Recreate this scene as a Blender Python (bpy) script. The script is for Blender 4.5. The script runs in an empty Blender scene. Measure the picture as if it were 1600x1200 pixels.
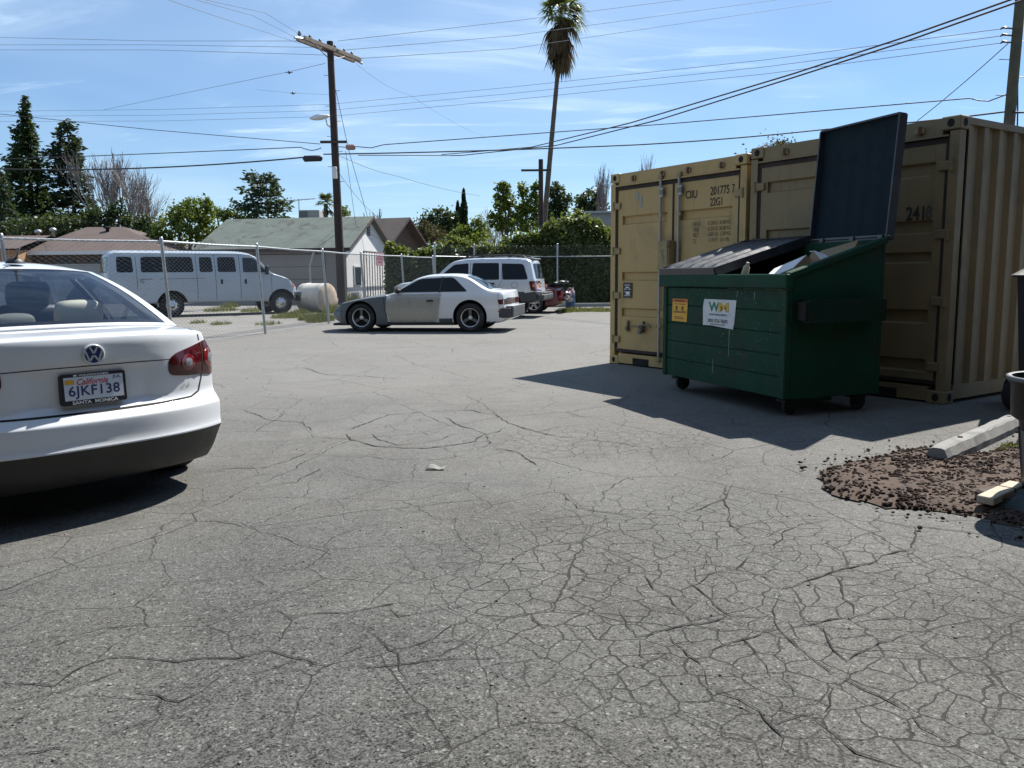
import bpy, bmesh, math, random
import numpy as np
from mathutils import Vector, Matrix, Euler
from mathutils.bvhtree import BVHTree
from mathutils.geometry import delaunay_2d_cdt

PI = math.pi
rad = math.radians
random.seed(7)
SC = bpy.context.scene
COL = SC.collection

# ------------------------------------------------------------------ camera (position, pitch and roll of the photographer)
FPX, PCX, PCY = 1294.0, 800.0, 600.0
HOR, ROLL, EYE = 430.0, 0.5, 1.22
_p = math.atan((PCY - HOR) / FPX)
_r = rad(ROLL)
_right0 = Vector((1, 0, 0)); _up0 = Vector((0, math.sin(_p), math.cos(_p))); C_F = Vector((0, math.cos(_p), -math.sin(_p)))
C_R = _right0 * math.cos(_r) - _up0 * math.sin(_r)
C_U = _up0 * math.cos(_r) + _right0 * math.sin(_r)
CAMPOS = Vector((0, 0, EYE))

def ray(x, y):
    return C_R * ((x - PCX) / FPX) + C_U * ((PCY - y) / FPX) + C_F
def G(x, y, z=0.0):
    d = ray(x, y); t = (z - EYE) / d.z
    return Vector((d.x * t, d.y * t, z))
def DP(x, y, Y):
    d = ray(x, y); t = Y / d.y
    return Vector((d.x * t, Y, EYE + d.z * t))
def PX(v):
    w = Vector(v) - CAMPOS
    c = w.dot(C_F)
    return (PCX + FPX * w.dot(C_R) / c, PCY - FPX * w.dot(C_U) / c)

def ground_z(x, y):
    """gentle dip of the worn lot under the white sedan"""
    return -0.13 * math.exp(-((x + 3.2) ** 2 + (y - 4.9) ** 2) / (2 * 2.3 ** 2))

cd = bpy.data.cameras.new('camera'); cam = bpy.data.objects.new('camera', cd); COL.objects.link(cam)
cd.sensor_width = 36.0; cd.sensor_fit = 'HORIZONTAL'; cd.lens = FPX / 1600 * 36.0
cd.clip_start = 0.05; cd.clip_end = 3000
cam.matrix_world = Matrix(((C_R.x, C_U.x, -C_F.x, 0), (C_R.y, C_U.y, -C_F.y, 0), (C_R.z, C_U.z, -C_F.z, EYE), (0, 0, 0, 1)))
SC.camera = cam

# ------------------------------------------------------------------ objects
def link(o, parent=None):
    COL.objects.link(o)
    if parent is not None: o.parent = parent
    return o
def tag(o, label=None, cat=None, group=None, kind=None):
    if label: o['label'] = label
    if cat: o['category'] = cat
    if group: o['group'] = group
    if kind: o['kind'] = kind
    return o
def thing(name, label, cat, loc=(0, 0, 0), rz=0.0, group=None):
    o = bpy.data.objects.new(name, None); o.empty_display_size = 0.2; link(o)
    o.location = loc; o.rotation_euler = (0, 0, rz)
    return tag(o, label, cat, group)
def copy_tree(o, parent=None):
    c = o.copy(); COL.objects.link(c)
    if parent is not None: c.parent = parent
    for ch in list(o.children): copy_tree(ch, c)
    return c

class MB:
    """collects shapes into one mesh; every face carries a material slot"""
    def __init__(s): s.v = []; s.f = []; s.m = []; s.sm = []; s.bl = []
    def add(s, vs, fs, mi=0, smooth=False):
        o = len(s.v); s.bl.append((o, len(s.f))); s.v.extend([tuple(p) for p in vs])
        for f in fs:
            s.f.append(tuple(i + o for i in f)); s.m.append(mi); s.sm.append(smooth)
        return s
    def box(s, c, size, mi=0, rot=None, bev=0.0):
        hx, hy, hz = [a / 2 for a in size]; c = Vector(c)
        M3 = rot if rot is not None else Matrix.Identity(3)
        if bev <= 0 or bev >= min(hx, hy, hz):
            pts = [Vector((sx * hx, sy * hy, sz * hz)) for sz in (-1, 1) for sy in (-1, 1) for sx in (-1, 1)]
            fs = [(0, 2, 3, 1), (4, 5, 7, 6), (0, 1, 5, 4), (2, 6, 7, 3), (0, 4, 6, 2), (1, 3, 7, 5)]
            s.add([c + M3 @ p for p in pts], fs, mi)
        else:
            b = bev; pts = []; idx = {}
            for sx in (-1, 1):
                for sy in (-1, 1):
                    for sz in (-1, 1):
                        for ax in range(3):
                            q = [sx * (hx - b), sy * (hy - b), sz * (hz - b)]
                            q[ax] = (sx * hx, sy * hy, sz * hz)[ax]
                            idx[(sx, sy, sz, ax)] = len(pts); pts.append(Vector(q))
            fs = []
            for ax in range(3):
                o1, o2 = [(1, 2), (2, 0), (0, 1)][ax]
                for sg in (-1, 1):
                    q = []
                    for a, b2 in ((-1, -1), (1, -1), (1, 1), (-1, 1)):
                        k = [0, 0, 0]; k[ax] = sg; k[o1] = a; k[o2] = b2
                        q.append(idx[(k[0], k[1], k[2], ax)])
                    fs.append(tuple(q) if sg > 0 else tuple(reversed(q)))
            for ax in range(3):
                o1, o2 = [(1, 2), (2, 0), (0, 1)][ax]
                for a in (-1, 1):
                    for b2 in (-1, 1):
                        k0 = [0, 0, 0]; k1 = [0, 0, 0]; k0[ax] = -1; k1[ax] = 1
                        k0[o1] = k1[o1] = a; k0[o2] = k1[o2] = b2
                        q = (idx[(*k0, o1)], idx[(*k1, o1)], idx[(*k1, o2)], idx[(*k0, o2)])
                        fs.append(q if a * b2 < 0 else tuple(reversed(q)))
            for sx in (-1, 1):
                for sy in (-1, 1):
                    for sz in (-1, 1):
                        q = (idx[(sx, sy, sz, 0)], idx[(sx, sy, sz, 1)], idx[(sx, sy, sz, 2)])
                        fs.append(q if sx * sy * sz > 0 else tuple(reversed(q)))
            s.add([c + M3 @ p for p in pts], fs, mi)
        return s
    def tube(s, pts, r, n=8, mi=0, caps=True, smooth=True):
        pts = [Vector(p) for p in pts]
        rr = r if isinstance(r, (list, tuple)) else [r] * len(pts)
        vs = []; fs = []
        prev = None
        for i, p in enumerate(pts):
            if i == 0: t = pts[1] - pts[0]
            elif i == len(pts) - 1: t = pts[-1] - pts[-2]
            else: t = pts[i + 1] - pts[i - 1]
            if t.length < 1e-9: t = Vector((0, 0, 1))
            t.normalize()
            if prev is None:
                a = Vector((0, 0, 1)) if abs(t.z) < .9 else Vector((1, 0, 0))
                n1 = t.cross(a).normalized()
            else:
                n1 = (prev - t * prev.dot(t))
                n1 = n1.normalized() if n1.length > 1e-6 else t.orthogonal().normalized()
            prev = n1; n2 = t.cross(n1)
            for k in range(n):
                an = 2 * PI * k / n
                vs.append(p + (n1 * math.cos(an) + n2 * math.sin(an)) * rr[i])
        for i in range(len(pts) - 1):
            for k in range(n):
                k2 = (k + 1) % n
                fs.append((i * n + k, i * n + k2, (i + 1) * n + k2, (i + 1) * n + k))
        s.add(vs, fs, mi, smooth)
        if caps:
            s.add(vs[:n], [tuple(reversed(range(n)))], mi); s.add(vs[-n:], [tuple(range(n))], mi)
        return s
    def cyl(s, a, b, r, n=16, mi=0, r2=None):
        return s.tube([a, b], [r, r if r2 is None else r2], n, mi)
    def lathe(s, prof, n=24, mi=0, c=(0, 0, 0), axis='z', smooth=True, caps=False):
        vs = []; fs = []; c = Vector(c)
        for (r, h) in prof:
            for k in range(n):
                a = 2 * PI * k / n
                if axis == 'z': p = (r * math.cos(a), r * math.sin(a), h)
                elif axis == 'y': p = (r * math.sin(a), h, r * math.cos(a))
                else: p = (h, r * math.cos(a), r * math.sin(a))
                vs.append(c + Vector(p))
        for i in range(len(prof) - 1):
            for k in range(n):
                k2 = (k + 1) % n
                fs.append((i * n + k, i * n + k2, (i + 1) * n + k2, (i + 1) * n + k))
        s.add(vs, fs, mi, smooth)
        if caps:
            s.add(vs[:n], [tuple(reversed(range(n)))], mi); s.add(vs[-n:], [tuple(range(n))], mi)
        return s
    def prism(s, poly, z0, z1, mi=0, fr=None):
        """polygon (x,y) extruded z0..z1, placed by fr(x,y,z)"""
        fr = fr or (lambda x, y, z: (x, y, z)); n = len(poly)
        vs = [fr(x, y, z0) for x, y in poly] + [fr(x, y, z1) for x, y in poly]
        fs = [tuple(reversed(range(n))), tuple(range(n, 2 * n))]
        fs += [(i, (i + 1) % n, n + (i + 1) % n, n + i) for i in range(n)]
        return s.add(vs, fs, mi)
    def quad(s, a, b, c, d, mi=0): return s.add([a, b, c, d], [(0, 1, 2, 3)], mi)
    def grid(s, fn, nu, nv, mi=0, smooth=True):
        vs = [fn(i / nu, j / nv) for i in range(nu + 1) for j in range(nv + 1)]
        fs = [(i * (nv + 1) + j, (i + 1) * (nv + 1) + j, (i + 1) * (nv + 1) + j + 1, i * (nv + 1) + j + 1) for i in range(nu) for j in range(nv)]
        return s.add(vs, fs, mi, smooth)
    def build_each(s, name, mat, parent=None):
        """every shape added becomes an object of its own"""
        ends = s.bl[1:] + [(len(s.v), len(s.f))]
        for (v0, f0), (v1, f1) in zip(s.bl, ends):
            MB().add(s.v[v0:v1], [tuple(i - v0 for i in f) for f in s.f[f0:f1]], 0, s.sm[f0]).build(name, mat, parent)
    def build(s, name, mats, parent=None, recalc=True):
        me = bpy.data.meshes.new(name)
        me.from_pydata(s.v, [], s.f)
        for m in (mats if isinstance(mats, (list, tuple)) else [mats]): me.materials.append(m)
        me.polygons.foreach_set('material_index', s.m)
        me.polygons.foreach_set('use_smooth', s.sm)
        if recalc:
            bm = bmesh.new(); bm.from_mesh(me)
            bmesh.ops.recalc_face_normals(bm, faces=bm.faces); bm.to_mesh(me); bm.free()
        me.update()
        return link(bpy.data.objects.new(name, me), parent)

def fast_mesh(name, V, F, mat, parent=None, smooth=False, mi=None):
    """numpy verts (n,3), faces (m,k) all with k corners"""
    V = np.asarray(V, dtype=np.float32); F = np.asarray(F, dtype=np.int32); k = F.shape[1]
    me = bpy.data.meshes.new(name)
    me.vertices.add(len(V)); me.vertices.foreach_set('co', V.ravel())
    me.loops.add(F.size); me.loops.foreach_set('vertex_index', F.ravel())
    me.polygons.add(len(F)); me.polygons.foreach_set('loop_start', np.arange(0, F.size, k, dtype=np.int32))
    me.polygons.foreach_set('loop_total', np.full(len(F), k, dtype=np.int32))
    for m in (mat if isinstance(mat, (list, tuple)) else [mat]): me.materials.append(m)
    if mi is not None: me.polygons.foreach_set('material_index', np.asarray(mi, dtype=np.int32))
    me.update(calc_edges=True); me.validate()
    if smooth: me.polygons.foreach_set('use_smooth', [True] * len(F))
    return link(bpy.data.objects.new(name, me), parent)

def rotz(a): return Matrix.Rotation(a, 3, 'Z')
def interp(tab, x):
    if x <= tab[0][0]: return tab[0][1]
    for (a, p), (b, q) in zip(tab, tab[1:]):
        if x <= b: return p + (q - p) * (x - a) / (b - a) if b > a else q
    return tab[-1][1]
def pchip(tab, x):
    """the same table as a smooth curve that never overshoots its points"""
    n = len(tab)
    if x <= tab[0][0]: return tab[0][1]
    if x >= tab[-1][0]: return tab[-1][1]
    h = [tab[i + 1][0] - tab[i][0] for i in range(n - 1)]; d = [(tab[i + 1][1] - tab[i][1]) / h[i] for i in range(n - 1)]
    def slope(i):
        if i == 0: return d[0]
        if i == n - 1: return d[-1]
        if d[i - 1] * d[i] <= 0: return 0.0
        w1 = 2 * h[i] + h[i - 1]; w2 = h[i] + 2 * h[i - 1]; return (w1 + w2) / (w1 / d[i - 1] + w2 / d[i])
    for i in range(n - 1):
        if x <= tab[i + 1][0]:
            t = (x - tab[i][0]) / h[i]; m0, m1 = slope(i) * h[i], slope(i + 1) * h[i]
            return tab[i][1] * (2 * t ** 3 - 3 * t * t + 1) + m0 * (t ** 3 - 2 * t * t + t) + tab[i + 1][1] * (3 * t * t - 2 * t ** 3) + m1 * (t ** 3 - t * t)
def sstep(a, b, x):
    t = min(1, max(0, (x - a) / (b - a))) if b != a else float(x > a)
    return t * t * (3 - 2 * t)

# ------------------------------------------------------------------ materials
def lin(c): return tuple(((v / 12.92) if v <= .04045 else ((v + .055) / 1.055) ** 2.4) for v in c)
class NT:
    def __init__(s, m):
        m.use_nodes = True; s.t = m.node_tree; s.n = s.t.nodes; s.l = s.t.links
        s.bs = next((x for x in s.n if x.type == 'BSDF_PRINCIPLED'), None)
    def add(s, typ, **kw):
        nd = s.n.new(typ)
        for k, v in kw.items():
            if k.startswith('i_'):
                key = k[2:]; key = int(key) if key.isdigit() else key.replace('_', ' ')
                s.put(nd.inputs[key], v)
            else: setattr(nd, k, v)
        return nd
    def put(s, sock, v):
        if isinstance(v, bpy.types.NodeSocket): s.l.new(v, sock)
        elif isinstance(v, bpy.types.Node): s.l.new(v.outputs[0], sock)
        else: sock.default_value = v
    def math(s, op, a, b=0.0, c=None, clamp=False):
        nd = s.n.new('ShaderNodeMath'); nd.operation = op; nd.use_clamp = clamp
        s.put(nd.inputs[0], a); s.put(nd.inputs[1], b)
        if c is not None: s.put(nd.inputs[2], c)
        return nd.outputs[0]
    def vmath(s, op, a, b=(0, 0, 0)):
        nd = s.n.new('ShaderNodeVectorMath'); nd.operation = op
        s.put(nd.inputs[0], a); s.put(nd.inputs[1], b); return nd.outputs[0]
    def mix(s, f, a, b, blend='MIX'):
        nd = s.n.new('ShaderNodeMix'); nd.data_type = 'RGBA'; nd.blend_type = blend; nd.clamp_factor = True
        s.put(nd.inputs[0], f)
        for sock, v in ((nd.inputs[6], a), (nd.inputs[7], b)):
            s.put(sock, (v + (1,)) if isinstance(v, tuple) and len(v) == 3 else v)
        return nd.outputs[2]
    def rng(s, v, a, b, c=0.0, d=1.0, smooth=False):
        nd = s.n.new('ShaderNodeMapRange'); nd.clamp = True
        if smooth: nd.interpolation_type = 'SMOOTHSTEP'
        s.put(nd.inputs[0], v)
        for i, q in enumerate((a, b, c, d)): s.put(nd.inputs[i + 1], q)
        return nd.outputs[0]
    def noise(s, vec, scale, detail=3.0, rough=.55, dist=0.0):
        nd = s.add('ShaderNodeTexNoise'); nd.noise_dimensions = '3D'
        s.put(nd.inputs['Vector'], vec); s.put(nd.inputs['Scale'], scale); nd.inputs['Detail'].default_value = detail
        nd.inputs['Roughness'].default_value = rough; nd.inputs['Distortion'].default_value = dist
        return nd
    def voro(s, vec, scale, feature='F1'):
        nd = s.add('ShaderNodeTexVoronoi'); nd.feature = feature; nd.voronoi_dimensions = '2D' if feature == 'DISTANCE_TO_EDGE' else '3D'
        s.put(nd.inputs['Vector'], vec); s.put(nd.inputs['Scale'], scale); return nd
    def obj(s): return s.add('ShaderNodeTexCoord').outputs['Object']
    def bump(s, h, strength=.3, dist=.01):
        nd = s.add('ShaderNodeBump'); s.put(nd.inputs['Height'], h); nd.inputs['Strength'].default_value = strength; nd.inputs['Distance'].default_value = dist
        s.l.new(nd.outputs[0], s.bs.inputs['Normal']); return nd

def pm(name, base, rough=.6, metal=0.0, var=.12, vs=3.0, bump=0.0, bs=60.0, coat=0.0, spec=.5, stain=None, stain_amt=.5, ss=2.0, cr=.06, streak=None, streak_amt=.6, sk=(9.0, 9.0, .55)):
    """procedural paint / plastic / metal: base colour broken by two sizes of noise, optional stains with a shape of their own"""
    m = bpy.data.materials.new(name); t = NT(m); b = t.bs
    co = t.obj()
    n1 = t.noise(co, vs, 4.0, .6)
    dark = tuple(c * (1 - var) for c in base); lite = tuple(min(1, c * (1 + var)) for c in base)
    col = t.mix(t.rng(n1.outputs[0], .3, .7), dark, lite)
    if stain is not None:
        n2 = t.noise(co, ss, 5.0, .65, .6)
        col = t.mix(t.math('MULTIPLY', t.rng(n2.outputs[0], .52, .68), stain_amt), col, stain)
    if streak is not None:                          # rust and dirt that has run down the sheet metal
        mp = t.add('ShaderNodeMapping'); t.put(mp.inputs[0], co); mp.inputs['Scale'].default_value = sk
        n5 = t.noise(mp.outputs[0], 1.0, 6.0, .7, .3); n6 = t.noise(co, 1.3, 3.0)
        f = t.math('MULTIPLY', t.rng(n5.outputs[0], .56, .72), t.rng(n6.outputs[0], .40, .62))
        n7 = t.noise(co, 16.0, 5.0, .7); f = t.math('MAXIMUM', f, t.math('MULTIPLY', t.rng(n7.outputs[0], .66, .74), t.rng(n6.outputs[0], .45, .6)))
        col = t.mix(t.math('MULTIPLY', f, streak_amt), col, streak)
    t.put(b.inputs['Base Color'], col)
    n3 = t.noise(co, vs * 4, 3.0)
    t.put(b.inputs['Roughness'], t.rng(n3.outputs[0], .3, .7, max(0, rough - .06), min(1, rough + .08)))
    b.inputs['Metallic'].default_value = metal
    b.inputs['Specular IOR Level'].default_value = spec
    if coat: b.inputs['Coat Weight'].default_value = coat; b.inputs['Coat Roughness'].default_value = cr
    if bump > 0:
        n4 = t.noise(co, bs, 4.0); t.bump(n4.outputs[0], bump, .01)
    return m
def paint(name, base, rough=.35, var=.04, coat=.8, cr=.05, **kw): return pm(name, base, rough, 0, var, 1.5, coat=coat, cr=cr, **kw)
def glass_dark(name, base=(.008, .009, .011), rough=.05):
    m = pm(name, base, rough, 0, .3, 1.0, spec=.28); return m
def leafmat(name, a, b, trans=.35, rough=.5, spec=.4, third=None):
    """leaf: colour per leaf clump, light through the leaf"""
    m = bpy.data.materials.new(name); t = NT(m); bs = t.bs
    co = t.obj(); n1 = t.noise(co, 1.1, 3.0); n2 = t.noise(co, 9.0, 2.0)
    geo = t.add('ShaderNodeNewGeometry')
    f = t.math('ADD', t.math('MULTIPLY', n1.outputs[0], .5), t.math('MULTIPLY', geo.outputs['Random Per Island'], .5))
    col = t.mix(t.rng(f, .25, .75), a, b)
    if third: col = t.mix(t.rng(n2.outputs[0], .55, .7), col, third)
    t.put(bs.inputs['Base Color'], col)
    bs.inputs['Roughness'].default_value = rough; bs.inputs['Specular IOR Level'].default_value = spec
    tr = t.add('ShaderNodeBsdfTranslucent'); t.put(tr.inputs[0], t.mix(.35, col, (.25, .32, .04)))
    mx = t.add('ShaderNodeMixShader'); mx.inputs[0].default_value = trans
    t.l.new(bs.outputs[0], mx.inputs[1]); t.l.new(tr.outputs[0], mx.inputs[2])
    out = next(x for x in t.n if x.type == 'OUTPUT_MATERIAL'); t.l.new(mx.outputs[0], out.inputs[0])
    return m

M = {}
M['white_paint'] = paint('white_paint', (.62, .65, .685), var=.015)
M['van_paint'] = pm('van_paint', (.35, .405, .46), .4, 0, .07, 1.2, coat=.4, stain=(.35, .33, .30), stain_amt=.25, ss=3)
M['silver_paint'] = pm('silver_paint', (.55, .56, .58), .38, .35, .03, 1.5, coat=.8)
M['coupe_white'] = paint('coupe_white', (.62, .62, .62))
M['coupe_grey'] = pm('coupe_grey', (.085, .10, .11), .5, 0, .12, 2.0, coat=.15)
M['coupe_beige'] = pm('coupe_beige', (.33, .315, .27), .3, .25, .05, 1.5, coat=.7)
M['red_paint'] = paint('red_paint', (.085, .008, .011), var=.2)
M['black_plastic'] = pm('black_plastic', (.016, .016, .018), .5, 0, .2, 4, bump=.05)
M['bumper_plastic'] = pm('bumper_plastic', (.022, .022, .024), .42, 0, .2, 4, bump=.06, bs=220)
M['trim_grey'] = pm('trim_grey', (.045, .048, .052), .55, 0, .15, 3)
M['rubber'] = pm('rubber', (.014, .014, .015), .8, 0, .3, 6, bump=.12, bs=120, stain=(.07, .065, .06), stain_amt=.5, ss=6)
M['alloy'] = pm('alloy', (.62, .62, .63), .28, .9, .08, 5)
M['caster_steel'] = pm('caster_steel', (.02, .02, .02), .7, .2, .3, 6)
M['steel_dark'] = pm('steel_dark', (.12, .12, .12), .45, .7, .2, 5)
M['chrome'] = pm('chrome', (.75, .75, .76), .1, 1.0, .02, 2)
M['gap'] = pm('gap', (.01, .01, .011), .9, 0, .1, 2)
M['glass_black'] = glass_dark('glass_black')
M['glass_tint'] = glass_dark('glass_tint', (.02, .03, .04))
M['red_lens'] = pm('red_lens', (.055, .002, .004), .2, 0, .25, 12, coat=.35)
M['red_bright'] = pm('red_bright', (.15, .005, .009), .14, 0, .2, 14, coat=1.0)
M['amber_lens'] = pm('amber_lens', (.6, .16, .02), .15, 0, .15, 12, coat=1.0)
M['clear_lens'] = pm('clear_lens', (.22, .23, .26), .1, .1, .2, 12, coat=1.0)
M['beige_leather'] = pm('beige_leather', (.66, .60, .44), .55, 0, .06, 5, bump=.05)
M['dark_leather'] = pm('dark_leather', (.03, .032, .036), .5, 0, .1, 5, bump=.05)
M['galv'] = pm('galv', (.40, .42, .43), .42, .75, .12, 6)
M['wood_dark'] = pm('wood_dark', (.055, .036, .026), .85, 0, .35, 9, bump=.4, bs=30)
M['wood_pale'] = pm('wood_pale', (.42, .36, .27), .8, 0, .15, 9, bump=.2, bs=40)
M['wire'] = pm('wire', (.02, .021, .024), .6, 0, .1, 2)
M['wire_faint'] = pm('wire_faint', (.11, .135, .17), .7, 0, .1, 2)
M['concrete'] = pm('concrete', (.22, .22, .21), .9, 0, .15, 4, bump=.25, bs=60, stain=(.12, .115, .105), stain_amt=.6, ss=5)
M['bark'] = pm('bark', (.10, .078, .058), .9, 0, .3, 8, bump=.6, bs=25)
M['bark_grey'] = pm('bark_grey', (.20, .18, .16), .9, 0, .25, 8, bump=.4, bs=25)

def glass_clear():
    m = bpy.data.materials.new('tinted_glass'); t = NT(m)
    tr = t.add('ShaderNodeBsdfTransparent'); tr.inputs[0].default_value = (.84, .89, .93, 1)
    gl = t.add('ShaderNodeBsdfGlossy'); gl.inputs['Roughness'].default_value = .015; gl.inputs[0].default_value = (.85, .92, 1, 1)
    fr = t.add('ShaderNodeFresnel'); fr.inputs[0].default_value = 1.6
    nz = t.noise(t.obj(), 3.0)
    mx = t.add('ShaderNodeMixShader'); t.put(mx.inputs[0], t.math('ADD', t.math('MULTIPLY', fr.outputs[0], .8), t.math('MULTIPLY', nz.outputs[0], .06), clamp=True))
    t.l.new(tr.outputs[0], mx.inputs[1]); t.l.new(gl.outputs[0], mx.inputs[2])
    out = next(x for x in t.n if x.type == 'OUTPUT_MATERIAL'); t.l.new(mx.outputs[0], out.inputs[0])
    return m
M['glass'] = glass_clear()
# ------------------------------------------------------------------ light and sky
SUN_EL, SUN_AZ = rad(50.5), rad(40.0)          # azimuth clockwise from the view direction (+Y)
sun_dir = Vector((math.sin(SUN_AZ) * math.cos(SUN_EL), math.cos(SUN_AZ) * math.cos(SUN_EL), math.sin(SUN_EL)))
sd = bpy.data.lights.new('sun', 'SUN'); so = bpy.data.objects.new('sun', sd); COL.objects.link(so)
sd.energy = 5.0; sd.angle = rad(.53); sd.color = (1.0, .955, .88)
so.rotation_euler = (-sun_dir).to_track_quat('-Z', 'Y').to_euler(); so.location = sun_dir * 60

W = bpy.data.worlds.new('World'); SC.world = W; W.use_nodes = True
wt = W.node_tree; wn = wt.nodes
class WT(NT):
    def __init__(s): s.t = wt; s.n = wt.nodes; s.l = wt.links; s.bs = None
w = WT()
bg = next(x for x in wn if x.type == 'BACKGROUND')
sky = w.add('ShaderNodeTexSky'); sky.sky_type = 'NISHITA'; sky.sun_disc = False
sky.sun_elevation = SUN_EL; sky.sun_rotation = SUN_AZ
sky.altitude = 100; sky.air_density = 1.0; sky.dust_density = .25; sky.ozone_density = 2.0
gen = w.add('ShaderNodeTexCoord').outputs['Generated']
sep = w.add('ShaderNodeSeparateXYZ'); w.l.new(gen, sep.inputs[0])
zz = w.math('MAXIMUM', sep.outputs[2], .04)
cmb = w.add('ShaderNodeCombineXYZ')                              # the plane of the cirrus, seen in perspective
w.put(cmb.inputs[0], w.math('DIVIDE', sep.outputs[0], w.math('ADD', zz, .12))); w.put(cmb.inputs[1], w.math('DIVIDE', sep.outputs[1], w.math('ADD', zz, .12)))
mp = w.add('ShaderNodeMapping'); w.l.new(cmb.outputs[0], mp.inputs[0])
mp.inputs['Rotation'].default_value = (0, 0, rad(-52)); mp.inputs['Scale'].default_value = (.60, 1.35, 1)
n1 = w.noise(mp.outputs[0], 1.1, 8.0, .62, 1.1); n2 = w.noise(cmb.outputs[0], .55, 3.0, .5, .4)
mp2 = w.add('ShaderNodeMapping'); w.l.new(cmb.outputs[0], mp2.inputs[0])
mp2.inputs['Rotation'].default_value = (0, 0, rad(24)); mp2.inputs['Scale'].default_value = (.55, 2.0, 1); mp2.inputs['Location'].default_value = (3.1, 1.7, 0)
n3 = w.noise(mp2.outputs[0], 1.5, 9.0, .6, 1.6)
streak = w.math('MULTIPLY', w.rng(n1.outputs[0], .49, .74, smooth=True), w.rng(n2.outputs[0], .42, .62))
streak = w.math('ADD', streak, w.math('MULTIPLY', w.rng(n3.outputs[0], .56, .74, smooth=True), .55), clamp=True)
veil = w.math('MULTIPLY', w.rng(n2.outputs[0], .28, .70), .46)
cl = w.math('ADD', w.math('MULTIPLY', streak, .72), veil, clamp=True)
low = w.rng(sep.outputs[2], .0, .30, .30, 0.0)                      # thin whitish haze low in the sky
cl = w.math('MAXIMUM', cl, low)
tint = w.mix(1.0, sky.outputs[0], (.78, 1.02, 1.27), 'MULTIPLY')
skyc = w.mix(cl, tint, (8.0, 10.2, 12.2))
w.put(bg.inputs[0], skyc); bg.inputs[1].default_value = .056

vs = SC.view_settings; vs.view_transform = 'Standard'; vs.look = 'None'; vs.exposure = .85; vs.gamma = 1.0
SC.cycles.max_bounces = 8; SC.cycles.transparent_max_bounces = 24
SC.cycles.use_denoising = True

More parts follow.
